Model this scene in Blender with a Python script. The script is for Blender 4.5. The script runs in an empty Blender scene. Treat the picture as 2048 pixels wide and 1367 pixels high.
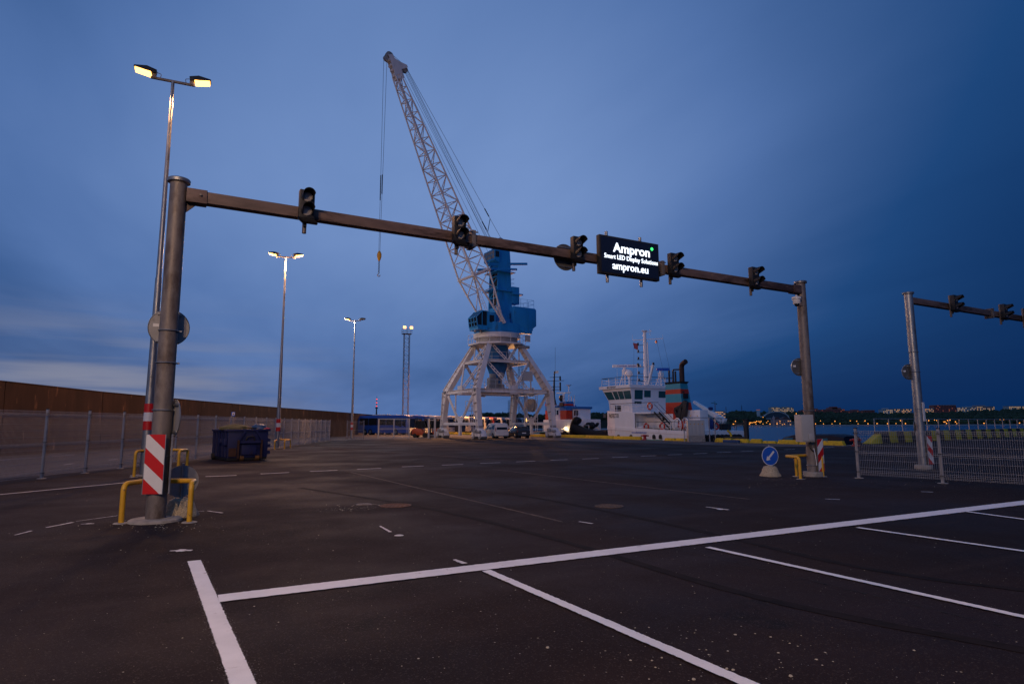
import bpy, bmesh, math, random
from mathutils import Vector, Matrix
R = math.radians
random.seed(7)
sc = bpy.context.scene
col = sc.collection

# ------------------------------------------------------------------ camera
FPX, CX, CY, EYE, ROLL = 1235.0, 1024.0, 683.5, 1.7, 0.0038      # focal length etc. in pixels of the 2048 px photograph
PITCH = math.atan(164.2 / FPX)
cp, sp = math.cos(PITCH), math.sin(PITCH)
cam_d = bpy.data.cameras.new('camera')
cam_d.sensor_width = 36.0
cam_d.lens = FPX / 2048 * 36
cam_d.clip_start, cam_d.clip_end = 0.1, 12000
cam = bpy.data.objects.new('camera', cam_d)
col.objects.link(cam)
rt, up, fw = Vector((1, 0, 0)), Vector((0, -sp, cp)), Vector((0, cp, sp))
xc, yc = rt * math.cos(ROLL) - up * math.sin(ROLL), rt * math.sin(ROLL) + up * math.cos(ROLL)
m = Matrix((xc, yc, -fw)).transposed().to_4x4()
m.translation = (0, 0, EYE)
cam.matrix_world = m
sc.camera = cam

def ray(px, py):
    a, b = (px - CX) / FPX, -(py - CY) / FPX
    return xc * a + yc * b + fw
def G(px, py, z=0.0):                    # point of the ground that the photograph shows at a pixel
    r = ray(px, py); t = (z - EYE) / r.z
    return Vector((r.x * t, r.y * t, z))
def D(px, py, y):                        # point at distance y (metres ahead)
    r = ray(px, py); t = y / r.y
    return Vector((r.x * t, y, EYE + r.z * t))
def proj(p):
    q = Vector(p) - Vector((0, 0, EYE)); d = q.dot(fw)
    return CX + FPX * q.dot(xc) / d, CY - FPX * q.dot(yc) / d
def on_line(px, A, B, lo=-0.5, hi=3.0):  # parameter of the point of line AB seen in pixel column px
    for _ in range(60):
        mid = (lo + hi) / 2
        if proj(A.lerp(B, mid))[0] < px: lo = mid
        else: hi = mid
    return lo
def z_at(p, py):                         # height above point p that is seen at row py
    lo, hi = -20.0, 120.0
    for _ in range(60):
        mid = (lo + hi) / 2
        if proj((p.x, p.y, mid))[1] > py: lo = mid
        else: hi = mid
    return lo

# ------------------------------------------------------------------ sky, sun, exposure
def node(nt, t, **kw):
    n = nt.nodes.new(t)
    for k, v in kw.items(): setattr(n, k, v)
    return n
def math_n(nt, op, a, b=None, c=None, clamp=False):
    n = node(nt, 'ShaderNodeMath', operation=op); n.use_clamp = clamp
    for i, v in enumerate((a, b, c)):
        if v is None: continue
        if isinstance(v, (int, float)): n.inputs[i].default_value = v
        else: nt.links.new(v, n.inputs[i])
    return n.outputs[0]
def ramp_n(nt, fac, stops):
    r = node(nt, 'ShaderNodeValToRGB')
    el = r.color_ramp.elements
    while len(el) < len(stops): el.new(0.5)
    for e, (p, c) in zip(el, stops):
        e.position = p; e.color = (*c, 1)
    nt.links.new(fac, r.inputs[0])
    return r.outputs[0]
def smooth_n(nt, v, a, b, lo=0.0, hi=1.0):
    n = node(nt, 'ShaderNodeMapRange', interpolation_type='SMOOTHSTEP')
    nt.links.new(v, n.inputs[0])
    for i, x in enumerate((a, b, lo, hi)): n.inputs[1 + i].default_value = x
    return n.outputs[0]

GLOW_AZ = R(-24)                          # where the sun went down, left of the view
wd = bpy.data.worlds.new('World'); sc.world = wd; wd.use_nodes = True
wt = wd.node_tree; wt.nodes.clear()
tc = node(wt, 'ShaderNodeTexCoord'); sx = node(wt, 'ShaderNodeSeparateXYZ')
wt.links.new(tc.outputs['Generated'], sx.inputs[0])
X_, Y_, Z_ = sx.outputs
hl = math_n(wt, 'SQRT', math_n(wt, 'ADD', math_n(wt, 'ADD', math_n(wt, 'MULTIPLY', X_, X_), math_n(wt, 'MULTIPLY', Y_, Y_)), 1e-4))
az = math_n(wt, 'DIVIDE', math_n(wt, 'ADD', math_n(wt, 'MULTIPLY', X_, math.sin(GLOW_AZ)), math_n(wt, 'MULTIPLY', Y_, math.cos(GLOW_AZ))), hl)
el_ = math_n(wt, 'MAXIMUM', Z_, 0.0)
# layered cloud: stretched noise on a flat cloud deck
ck = math_n(wt, 'ADD', el_, 0.12)
cu_, cw_ = math_n(wt, 'DIVIDE', X_, ck), math_n(wt, 'DIVIDE', Y_, ck)
sd1, sd2 = math.cos(R(-21)), math.sin(R(-21))          # the streaks run towards a point low on the left
def streak(acr, alo, sc_, det, off):
    v = node(wt, 'ShaderNodeCombineXYZ')
    wt.links.new(math_n(wt, 'MULTIPLY', math_n(wt, 'SUBTRACT', math_n(wt, 'MULTIPLY', cu_, sd1), math_n(wt, 'MULTIPLY', cw_, sd2)), acr), v.inputs[0])
    wt.links.new(math_n(wt, 'MULTIPLY', math_n(wt, 'ADD', math_n(wt, 'MULTIPLY', cu_, sd2), math_n(wt, 'MULTIPLY', cw_, sd1)), alo), v.inputs[1])
    v.inputs[2].default_value = off
    n = node(wt, 'ShaderNodeTexNoise'); n.inputs['Scale'].default_value = sc_; n.inputs['Detail'].default_value = det; n.inputs['Roughness'].default_value = 0.52; n.inputs['Distortion'].default_value = 0.35
    wt.links.new(v.outputs[0], n.inputs['Vector']); return math_n(wt, 'SUBTRACT', n.outputs[0], 0.5)
cl = math_n(wt, 'ADD', streak(1.05, 0.42, 0.8, 4, 3.7), math_n(wt, 'MULTIPLY', streak(2.0, 0.8, 1.5, 6, 9.1), 0.30))
BANK_AZ = R(85)                           # a darker cloud bank fills the right of the sky
bk = math_n(wt, 'DIVIDE', math_n(wt, 'ADD', math_n(wt, 'MULTIPLY', X_, math.sin(BANK_AZ)), math_n(wt, 'MULTIPLY', Y_, math.cos(BANK_AZ))), hl)
bank = math_n(wt, 'MULTIPLY', smooth_n(wt, bk, 0.05, 0.86), smooth_n(wt, el_, 0.05, 0.95, 1.0, 0.55))
base1 = smooth_n(wt, el_, 0.02, 0.36, 0.49, 0.91)
base2 = smooth_n(wt, el_, 0.34, 0.75, 1.0, 0.60)
cb = math_n(wt, 'DIVIDE', math_n(wt, 'ADD', math_n(wt, 'MULTIPLY', X_, math.sin(R(-72))), math_n(wt, 'MULTIPLY', Y_, math.cos(R(-72)))), hl)
side = smooth_n(wt, cb, 0.56, 0.97, 1.0, 0.52)   # and a thinner one the left
t1 = math_n(wt, 'MULTIPLY', math_n(wt, 'MULTIPLY', base1, base2), side)
t3 = math_n(wt, 'MULTIPLY', cl, 0.50)
low = math_n(wt, 'MULTIPLY', math_n(wt, 'MULTIPLY', smooth_n(wt, bk, -0.1, 0.6), smooth_n(wt, el_, 0.0, 0.17, 1.0, 0.0)), 0.85)   # the bank reaches further along the horizon
t = math_n(wt, 'MULTIPLY', math_n(wt, 'MULTIPLY', math_n(wt, 'ADD', t1, t3), math_n(wt, 'SUBTRACT', 1.0, bank)), math_n(wt, 'SUBTRACT', 1.0, low), clamp=True)
skyc = ramp_n(wt, t, [(0.0, (0.0006, 0.020, 0.092)), (0.22, (0.012, 0.060, 0.195)), (0.55, (0.082, 0.165, 0.39)), (1.0, (0.185, 0.300, 0.585))])
# pale band of clear sky low on the left, with dark streaks
mp2 = node(wt, 'ShaderNodeMapping'); mp2.inputs['Scale'].default_value = (2.2, 2.2, 26)
wt.links.new(tc.outputs['Generated'], mp2.inputs[0])
n2 = node(wt, 'ShaderNodeTexNoise'); n2.inputs['Scale'].default_value = 1.3; n2.inputs['Detail'].default_value = 4
wt.links.new(mp2.outputs[0], n2.inputs['Vector'])
band = math_n(wt, 'MULTIPLY', smooth_n(wt, el_, 0.02, 0.20, 1.0, 0.0), smooth_n(wt, az, 0.86, 0.99))
azl = math_n(wt, 'DIVIDE', math_n(wt, 'SUBTRACT', math_n(wt, 'MULTIPLY', X_, -1.0), math_n(wt, 'MULTIPLY', Y_, 0.12)), hl)
band = math_n(wt, 'MULTIPLY', band, smooth_n(wt, azl, 0.05, 0.5))
band = math_n(wt, 'MULTIPLY', band, smooth_n(wt, n2.outputs[0], 0.36, 0.62, 0.15, 1.0))
mixb = node(wt, 'ShaderNodeMix', data_type='RGBA')
wt.links.new(band, mixb.inputs[0]); wt.links.new(skyc, mixb.inputs[6]); mixb.inputs[7].default_value = (0.235, 0.25, 0.335, 1)
ns = node(wt, 'ShaderNodeTexSky', sky_type='NISHITA')
ns.sun_disc = False; ns.sun_elevation = R(-3.5); ns.sun_rotation = GLOW_AZ
bg1 = node(wt, 'ShaderNodeBackground'); wt.links.new(mixb.outputs[2], bg1.inputs[0]); bg1.inputs[1].default_value = 1.0
bg2 = node(wt, 'ShaderNodeBackground'); wt.links.new(ns.outputs[0], bg2.inputs[0]); bg2.inputs[1].default_value = 0.02
ad = node(wt, 'ShaderNodeAddShader'); wt.links.new(bg1.outputs[0], ad.inputs[0]); wt.links.new(bg2.outputs[0], ad.inputs[1])
wo = node(wt, 'ShaderNodeOutputWorld'); wt.links.new(ad.outputs[0], wo.inputs[0])

sun_d = bpy.data.lights.new('sun', 'SUN'); sun_d.energy = 0.04; sun_d.angle = R(25); sun_d.color = (0.85, 0.85, 1.0)
sun = bpy.data.objects.new('sun', sun_d); col.objects.link(sun)
sd = Vector((math.sin(GLOW_AZ), math.cos(GLOW_AZ), 0.12)).normalized()
sun.rotation_euler = (-sd).to_track_quat('-Z', 'Y').to_euler()
sc.view_settings.view_transform = 'Standard'; sc.view_settings.look = 'None'
sc.view_settings.exposure = 0.0; sc.view_settings.gamma = 1.0
sc.cycles.max_bounces = 6; sc.cycles.sample_clamp_indirect = 4.0

# ------------------------------------------------------------------ helpers: meshes, things
class MB:
    def __init__(s): s.v, s.f = [], []
    def add(s, vs, fs):
        o = len(s.v); s.v += [Vector(q) for q in vs]; s.f += [tuple(i + o for i in f) for f in fs]; return s
    def bx(s, x0, x1, y0, y1, z0, z1, M=None):
        vs = [Vector((x, y, z)) for z in (z0, z1) for y in (y0, y1) for x in (x0, x1)]
        if M is not None: vs = [M @ q for q in vs]
        return s.add(vs, [(0, 2, 3, 1), (4, 5, 7, 6), (0, 1, 5, 4), (2, 6, 7, 3), (0, 4, 6, 2), (1, 3, 7, 5)])
    def box(s, c, d, M=None):
        return s.bx(c[0] - d[0] / 2, c[0] + d[0] / 2, c[1] - d[1] / 2, c[1] + d[1] / 2, c[2] - d[2] / 2, c[2] + d[2] / 2, M)
    def frame(s, p, q, hint=(0, 0, 1)):
        p, q = Vector(p), Vector(q); a = (q - p).normalized(); h = Vector(hint)
        if abs(a.dot(h)) > 0.98: h = Vector((1, 0, 0)) if abs(a.x) < 0.9 else Vector((0, 1, 0))
        b = h.cross(a).normalized(); return p, q, a, b, a.cross(b)
    def beam(s, p, q, w, h=None, w2=None, h2=None, hint=(0, 0, 1)):
        h = h or w; w2 = w2 or w; h2 = h2 or h
        p, q, a, b, c = s.frame(p, q, hint)
        vs = [p + b * (i * w / 2) + c * (j * h / 2) for j in (-1, 1) for i in (-1, 1)] + [q + b * (i * w2 / 2) + c * (j * h2 / 2) for j in (-1, 1) for i in (-1, 1)]
        return s.add(vs, [(0, 1, 3, 2), (4, 6, 7, 5), (0, 4, 5, 1), (2, 3, 7, 6), (0, 2, 6, 4), (1, 5, 7, 3)])
    def tube(s, p, q, r, r2=None, n=8, cap=True):
        r2 = r if r2 is None else r2
        p, q, a, b, c = s.frame(p, q); o = []
        for e, rr in ((p, r), (q, r2)):
            o += [e + (b * math.cos(k * 2 * math.pi / n) + c * math.sin(k * 2 * math.pi / n)) * rr for k in range(n)]
        fs = [(k, (k + 1) % n, n + (k + 1) % n, n + k) for k in range(n)]
        if cap: fs += [tuple(range(n - 1, -1, -1)), tuple(range(n, 2 * n))]
        return s.add(o, fs)
    def path(s, pts, r, n=8, closed=False):
        pts = [Vector(q) for q in pts]; L = len(pts); rings = []; pb = None
        for i, q in enumerate(pts):
            a = (pts[(i + 1) % L] if (i < L - 1 or closed) else q) - (pts[i - 1] if (i > 0 or closed) else q)
            a.normalize()
            if pb is None:
                h = Vector((0, 0, 1)) if abs(a.z) < 0.95 else Vector((1, 0, 0)); b = h.cross(a).normalized()
            else: b = (pb - a * pb.dot(a)).normalized()
            pb = b; c = a.cross(b)
            rings.append([q + (b * math.cos(k * 2 * math.pi / n) + c * math.sin(k * 2 * math.pi / n)) * r for k in range(n)])
        fs = []
        for i in range(L if closed else L - 1):
            j = (i + 1) % L
            fs += [(i * n + k, i * n + (k + 1) % n, j * n + (k + 1) % n, j * n + k) for k in range(n)]
        if not closed: fs += [tuple(range(n - 1, -1, -1)), tuple(range((L - 1) * n, L * n))]
        return s.add(sum(rings, []), fs)
    def loft(s, rings, cap=True, closed=True):
        n = len(rings[0]); L = len(rings); fs = []
        for i in range(L - 1):
            fs += [(i * n + k, i * n + (k + 1) % n, (i + 1) * n + (k + 1) % n, (i + 1) * n + k) for k in range(n if closed else n - 1)]
        if cap: fs += [tuple(range(n - 1, -1, -1)), tuple(range((L - 1) * n, L * n))]
        return s.add(sum([list(r) for r in rings], []), fs)
    def lathe(s, prof, c=(0, 0, 0), n=24, M=None):
        c = Vector(c); rings = []
        for r, z in prof:
            ring = [Vector((max(r, 1e-4) * math.cos(k * 2 * math.pi / n), max(r, 1e-4) * math.sin(k * 2 * math.pi / n), z)) for k in range(n)]
            rings.append([(M @ q if M is not None else q) + c for q in ring])
        return s.loft(rings)
    def prism(s, poly, vec):
        vec = Vector(vec); n = len(poly); a = [Vector(q) for q in poly]
        return s.add(a + [q + vec for q in a], [tuple(range(n - 1, -1, -1)), tuple(range(n, 2 * n))] + [(k, (k + 1) % n, n + (k + 1) % n, n + k) for k in range(n)])
    def disc(s, c, nrm, r, th, n=28):
        c, nrm = Vector(c), Vector(nrm).normalized()
        return s.tube(c - nrm * th / 2, c + nrm * th / 2, r, n=n)
    def sphere(s, c, r, n=12, m_=8, sq=(1, 1, 1)):
        rings = []
        for i in range(m_ + 1):
            th = math.pi * i / m_; rr = max(math.sin(th), 1e-3) * r
            rings.append([Vector(c) + Vector((rr * math.cos(k * 2 * math.pi / n) * sq[0], rr * math.sin(k * 2 * math.pi / n) * sq[1], -math.cos(th) * r * sq[2])) for k in range(n)])
        return s.loft(rings)
    def torus(s, c, nrm, R_, r, n=24, k=8):
        c, nrm = Vector(c), Vector(nrm).normalized(); b = nrm.orthogonal().normalized(); d = nrm.cross(b)
        return s.path([c + (b * math.cos(i * 2 * math.pi / n) + d * math.sin(i * 2 * math.pi / n)) * R_ for i in range(n)], r, k, True)
    def quad(s, a, b, c, d): return s.add([a, b, c, d], [(0, 1, 2, 3)])
    def mesh(s, name, mat, bevel=0, smooth=True, xf=None, fix=True):
        me = bpy.data.meshes.new(name)
        vs = s.v if xf is None else [xf @ q for q in s.v]
        me.from_pydata([tuple(q) for q in vs], [], s.f)
        if fix or bevel:
            bm = bmesh.new(); bm.from_mesh(me)
            if bevel:
                bmesh.ops.bevel(bm, geom=[e for e in bm.edges if len(e.link_faces) == 2 and e.calc_face_angle(0) > 0.6], offset=bevel, segments=2, affect='EDGES', profile=0.6)
            bmesh.ops.recalc_face_normals(bm, faces=bm.faces); bm.to_mesh(me); bm.free()
        if smooth:
            me.polygons.foreach_set('use_smooth', [True] * len(me.polygons)); me.set_sharp_from_angle(angle=R(38))
        if mat is not None: me.materials.append(mat)
        me.update(); return me
    def build(s, name, mat, parent=None, bevel=0, smooth=True, xf=None, fix=True, label=None):
        return obj(name, s.mesh(name, mat, bevel, smooth, xf, fix), parent, label)

def obj(name, me, parent=None, label=None):
    o = bpy.data.objects.new(name, me); col.objects.link(o)
    if parent is not None: o.parent = parent
    if label: o['label'] = label
    return o
def tag(o, label=None, cat=None, group=None, kind=None):
    for k, v in (('label', label), ('category', cat), ('group', group), ('kind', kind)):
        if v: o[k] = v
    return o
def thing(name, label, cat, loc=(0, 0, 0), rz=0.0, group=None, kind=None):
    o = bpy.data.objects.new(name, None); col.objects.link(o); o.empty_display_size = 0.3
    o.location = loc; o.rotation_euler = (0, 0, rz)
    return tag(o, label, cat, group, kind)
def copy_tree(root, loc, rz, label=None, group=None, remat=None):
    def cp_(o, parent):
        c = o.copy(); col.objects.link(c); c.parent = parent
        if remat and c.data is not None and hasattr(c.data, 'materials') and c.name.split('.')[0] in remat:
            c.data = c.data.copy(); c.data.materials[0] = remat[c.name.split('.')[0]]
        for ch in o.children: cp_(ch, c)
        return c
    r = cp_(root, None); r.location = loc; r.rotation_euler = (0, 0, rz)
    if label: r['label'] = label
    if group: r['group'] = group
    return r
def text_mesh(txt, size, mat, M, extrude=0.004, offset=0.0, align='CENTER', name='lettering', parent=None, sx_=1.0):
    cu = bpy.data.curves.new('t', 'FONT'); cu.body = txt; cu.size = size; cu.align_x = align; cu.align_y = 'CENTER'
    cu.extrude = extrude; cu.offset = offset; cu.resolution_u = 3
    to = bpy.data.objects.new('t', cu); col.objects.link(to)
    dg = bpy.context.evaluated_depsgraph_get(); me = bpy.data.meshes.new_from_object(to.evaluated_get(dg))
    bpy.data.objects.remove(to); bpy.data.curves.remove(cu)
    me.transform(Matrix.Diagonal((sx_, 1, 1, 1))); me.transform(M); me.materials.clear(); me.materials.append(mat); me.name = name
    return obj(name, me, parent)
def fr(origin, xdir, ydir):                # 4x4 frame: text x axis, text y axis
    x = Vector(xdir).normalized(); y = Vector(ydir).normalized(); z = x.cross(y)
    mm = Matrix((x, y, z)).transposed().to_4x4(); mm.translation = Vector(origin); return mm

# ------------------------------------------------------------------ materials
def M_(name, c, rough=0.6, metal=0.0, var=0.0, vs=3.0, bump=0.0, bs=40.0, dirt=None, ds=2.0, stretch=None, spec=0.5, rv=0.0):
    ma = bpy.data.materials.new(name); ma.use_nodes = True; nt = ma.node_tree
    b = nt.nodes['Principled BSDF']; b.inputs['Roughness'].default_value = rough; b.inputs['Metallic'].default_value = metal
    b.inputs['Specular IOR Level'].default_value = spec
    b.inputs['Base Color'].default_value = (*c, 1)
    if not (var or bump or dirt or rv): return ma
    tx = node(nt, 'ShaderNodeTexCoord'); src = tx.outputs['Object']
    if stretch:
        mp_ = node(nt, 'ShaderNodeMapping'); mp_.inputs['Scale'].default_value = stretch; nt.links.new(src, mp_.inputs[0]); src = mp_.outputs[0]
    cur = None
    if var or rv:
        nz = node(nt, 'ShaderNodeTexNoise'); nz.inputs['Scale'].default_value = vs; nz.inputs['Detail'].default_value = 6; nz.inputs['Roughness'].default_value = 0.6
        nt.links.new(src, nz.inputs['Vector'])
        if var:
            cur = ramp_n(nt, nz.outputs[0], [(0.25, tuple(x * (1 - var) for x in c)), (0.75, tuple(min(1, x * (1 + var)) for x in c))])
        if rv: nt.links.new(smooth_n(nt, nz.outputs[0], 0.3, 0.7, rough - rv, rough + rv), b.inputs['Roughness'])
    if dirt:
        nd = node(nt, 'ShaderNodeTexNoise'); nd.inputs['Scale'].default_value = ds; nd.inputs['Detail'].default_value = 8; nd.inputs['Roughness'].default_value = 0.68
        nt.links.new(src, nd.inputs['Vector'])
        mx = node(nt, 'ShaderNodeMix', data_type='RGBA'); nt.links.new(smooth_n(nt, nd.outputs[0], dirt[1], dirt[2]), mx.inputs[0])
        if cur is not None: nt.links.new(cur, mx.inputs[6])
        else: mx.inputs[6].default_value = (*c, 1)
        mx.inputs[7].default_value = (*dirt[0], 1); cur = mx.outputs[2]
    if cur is not None: nt.links.new(cur, b.inputs['Base Color'])
    if bump:
        nb = node(nt, 'ShaderNodeTexNoise'); nb.inputs['Scale'].default_value = bs; nb.inputs['Detail'].default_value = 4
        nt.links.new(src, nb.inputs['Vector'])
        bp = node(nt, 'ShaderNodeBump'); bp.inputs['Strength'].default_value = bump; bp.inputs['Distance'].default_value = 0.02
        nt.links.new(nb.outputs[0], bp.inputs['Height']); nt.links.new(bp.outputs[0], b.inputs['Normal'])
    return ma
def emit(name, c, s):
    ma = bpy.data.materials.new(name); ma.use_nodes = True; b = ma.node_tree.nodes['Principled BSDF']
    b.inputs['Base Color'].default_value = (0.02, 0.02, 0.02, 1); b.inputs['Emission Color'].default_value = (*c, 1); b.inputs['Emission Strength'].default_value = s
    return ma
RUST = (0.075, 0.042, 0.028)
m_asph = bpy.data.materials.new('asphalt'); m_asph.use_nodes = True; nt = m_asph.node_tree; b = nt.nodes['Principled BSDF']
b.inputs['Specular IOR Level'].default_value = 0.16
tx = node(nt, 'ShaderNodeTexCoord'); oc_ = tx.outputs['Object']
def nz_(scale, det=6, rough=.6, vec=None, dist=0.0):
    n = node(nt, 'ShaderNodeTexNoise'); n.inputs['Scale'].default_value = scale; n.inputs['Detail'].default_value = det; n.inputs['Roughness'].default_value = rough; n.inputs['Distortion'].default_value = dist
    nt.links.new(vec or oc_, n.inputs['Vector']); return n.outputs[0]
def mixc(f, a, c_):
    m = node(nt, 'ShaderNodeMix', data_type='RGBA'); nt.links.new(f, m.inputs[0])
    for i, v in ((6, a), (7, c_)):
        if isinstance(v, tuple): m.inputs[i].default_value = (*v, 1)
        else: nt.links.new(v, m.inputs[i])
    return m.outputs[2]
cA_ = ramp_n(nt, nz_(.16, 5), [(.34, (.0108, .0066, .0067)), (.5, (.0188, .0112, .0110)), (.66, (.0285, .0178, .0170))])     # worn and patched areas
rot = node(nt, 'ShaderNodeMapping'); rot.inputs['Rotation'].default_value = (0, 0, R(-27)); nt.links.new(oc_, rot.inputs[0])
rot2 = node(nt, 'ShaderNodeMapping'); rot2.inputs['Scale'].default_value = (.10, 1.3, 1); nt.links.new(rot.outputs[0], rot2.inputs[0])
cA_ = mixc(smooth_n(nt, nz_(1.0, 5, .6, rot2.outputs[0], .4), .53, .68, 0, .55), cA_, (.033, .0215, .0200))          # dusty streaks along the driving direction
cA_ = mixc(smooth_n(nt, nz_(.55, 7, .7, None, .8), .60, .70, 0, .8), cA_, (.0065, .0052, .0056))                    # oil and damp stains
vo = node(nt, 'ShaderNodeTexVoronoi'); vo.inputs['Scale'].default_value = 95; nt.links.new(oc_, vo.inputs['Vector'])
agg = node(nt, 'ShaderNodeSeparateColor'); nt.links.new(vo.outputs['Color'], agg.inputs[0])
cA_ = mixc(smooth_n(nt, agg.outputs[0], .86, .98, 0, .75), cA_, (.060, .048, .044))                                  # exposed stone in the surface
nt.links.new(cA_, b.inputs['Base Color'])
nt.links.new(smooth_n(nt, nz_(.3, 5), .35, .65, .72, .95), b.inputs['Roughness'])
bp0 = node(nt, 'ShaderNodeBump'); bp0.inputs['Strength'].default_value = .6; bp0.inputs['Distance'].default_value = .012; nt.links.new(nz_(130, 3), bp0.inputs['Height']); nt.links.new(bp0.outputs[0], b.inputs['Normal'])
m_road = M_('old_road', (0.080, 0.066, 0.062), 0.88, var=0.22, vs=0.7, bump=0.35, bs=90, dirt=((0.065, 0.055, 0.052), 0.55, 0.75), ds=1.2, spec=0.3)
m_apron = M_('quay_paving', (0.095, 0.088, 0.085), 0.85, var=0.35, vs=0.35, bump=0.3, bs=60, dirt=((0.045, 0.04, 0.04), 0.45, 0.65), ds=0.5, spec=0.3)
m_paint = M_('line_paint', (0.77, 0.78, 0.80), 0.7, var=0.10, vs=3, bump=0.3, bs=120, dirt=((0.34, 0.31, 0.30), 0.58, 0.78), ds=6)
m_paintw = M_('worn_paint', (0.66, 0.64, 0.63), 0.75, var=0.12, vs=5, dirt=((0.12, 0.11, 0.11), 0.54, 0.70), ds=14)
m_faint = M_('faint_paint', (0.26, 0.24, 0.24), 0.8, var=0.2, vs=6, dirt=((0.055, 0.05, 0.05), 0.45, 0.6), ds=10)
m_seam = M_('rust_seam', (0.105, 0.070, 0.050), 0.9, var=0.4, vs=3, dirt=((0.045, 0.038, 0.036), 0.45, 0.62), ds=4)
m_crack = M_('crack', (0.008, 0.007, 0.007), 0.9)
m_galv = M_('galvanised_steel', (0.30, 0.31, 0.32), 0.42, 0.75, var=0.22, vs=7, bump=0.12, bs=60, dirt=((0.16, 0.155, 0.15), 0.5, 0.7), ds=3, stretch=(1, 1, 0.35), rv=0.08)
m_galvd = M_('weathered_galvanised', (0.19, 0.168, 0.158), 0.55, 0.25, var=0.35, vs=4, bump=0.15, bs=50, dirt=((0.085, 0.062, 0.050), 0.46, 0.66), ds=1.6, stretch=(1, 1, 0.5), rv=0.1)
m_beam = M_('beam_steel', (0.140, 0.094, 0.082), 0.62, 0.0, var=0.45, vs=3, bump=0.15, bs=40, dirt=((0.045, 0.024, 0.018), 0.47, 0.62), ds=1.4, stretch=(0.4, 1, 1.6))
m_steel = M_('fence_steel', (0.33, 0.33, 0.35), 0.5, 0.4, var=0.15, vs=5)
m_black = M_('black_plastic', (0.012, 0.012, 0.014), 0.5, var=0.3, vs=6)
m_blackm = M_('black_metal', (0.020, 0.020, 0.022), 0.55, 0.2, var=0.4, vs=5)
m_rub = M_('rubber', (0.012, 0.012, 0.012), 0.85, var=0.3, vs=8, bump=0.3, bs=20)
m_lens = M_('signal_lens', (0.42, 0.40, 0.40), 0.22, spec=0.8, bump=0.5, bs=55)
m_yel = M_('yellow_paint', (0.62, 0.34, 0.015), 0.45, var=0.14, vs=6, dirt=((0.16, 0.09, 0.04), 0.58, 0.70), ds=9)
m_red = M_('red_reflective', (0.55, 0.012, 0.010), 0.35, var=0.06, vs=5)
m_white = M_('white_reflective', (0.70, 0.70, 0.70), 0.38, var=0.06, vs=5, dirt=((0.5, 0.48, 0.45), 0.6, 0.8), ds=5)
m_sback = M_('sign_back', (0.28, 0.28, 0.285), 0.55, 0.15, var=0.15, vs=5, dirt=((0.18, 0.17, 0.16), 0.55, 0.75), ds=3)
m_sblue = M_('sign_blue', (0.012, 0.10, 0.52), 0.35, var=0.05, vs=4)
m_conc = M_('concrete', (0.29, 0.27, 0.245), 0.9, var=0.3, vs=5, bump=0.5, bs=30, dirt=((0.15, 0.14, 0.12), 0.5, 0.7), ds=3)
m_aggr = M_('exposed_aggregate', (0.40, 0.34, 0.24), 0.92, var=0.75, vs=45, bump=1.0, bs=50)
m_grey = M_('grey_cabinet', (0.40, 0.395, 0.385), 0.55, var=0.06, vs=3, dirt=((0.30, 0.29, 0.27), 0.58, 0.75), ds=3)
m_cgrey = M_('crane_grey', (0.64, 0.62, 0.62), 0.55, var=0.14, vs=2, bump=0.1, bs=20, dirt=((0.26, 0.17, 0.12), 0.57, 0.75), ds=2.2, stretch=(1, 1, .35))
m_cgrey2 = M_('crane_grey_dirty', (0.30, 0.29, 0.285), 0.6, var=0.3, vs=3, dirt=((0.10, 0.08, 0.07), 0.52, 0.7), ds=3)
m_cblue = M_('crane_blue', (0.012, 0.245, 0.60), 0.5, var=0.16, vs=1.3, dirt=((0.03, 0.12, 0.20), 0.54, 0.74), ds=1.8, stretch=(1, 1, .3))
m_cblue2 = M_('crane_blue_dark', (0.008, 0.13, 0.38), 0.55, var=0.2, vs=1.5)
m_rope = M_('wire_rope', (0.045, 0.045, 0.05), 0.6, 0.3)
m_glass = M_('dark_glass', (0.012, 0.016, 0.02), 0.08, spec=0.7)
m_wall = None
m_boatw = M_('ship_white', (0.84, 0.83, 0.83), 0.45, var=0.06, vs=1.5, dirt=((0.50, 0.42, 0.36), 0.57, 0.78), ds=1.4, stretch=(1, 1, 0.4))
m_boatr = M_('funnel_red', (0.52, 0.035, 0.010), 0.45, var=0.08, vs=2)
m_boatt = M_('funnel_teal', (0.035, 0.30, 0.40), 0.45, var=0.08, vs=2)
m_boatb = M_('tug_blue', (0.025, 0.17, 0.48), 0.45, var=0.08, vs=2)
m_kerby = M_('kerb_yellow', (0.64, 0.42, 0.012), 0.7, var=0.25, vs=3, bump=0.4, bs=18, dirt=((0.10, 0.085, 0.06), 0.56, 0.70), ds=3.5)
m_kerbb = M_('kerb_black', (0.018, 0.018, 0.020), 0.75, var=0.4, vs=4)
m_orange = M_('forklift_orange', (0.34, 0.050, 0.010), 0.45, var=0.1, vs=3)
m_lamp = emit('sodium_lens', (1.0, 0.46, 0.10), 6.0)
m_lampd = M_('unlit_lens', (0.2, 0.2, 0.2), 0.2)
m_ledw = emit('led_white', (0.78, 0.87, 1.0), 2.2)
m_ledg = emit('led_green', (0.05, 1.0, 0.18), 2.2)
m_far = emit('far_lamp', (1.0, 0.36, 0.06), 2.2)
m_farred = emit('beacon_red', (1.0, 0.05, 0.03), 2.0)
m_crateblue = M_('container_blue', (0.008, 0.013, 0.075), 0.55, var=0.25, vs=2.5, dirt=((0.03, 0.02, 0.03), 0.55, 0.74), ds=3, stretch=(1, 1, 0.5))
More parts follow.
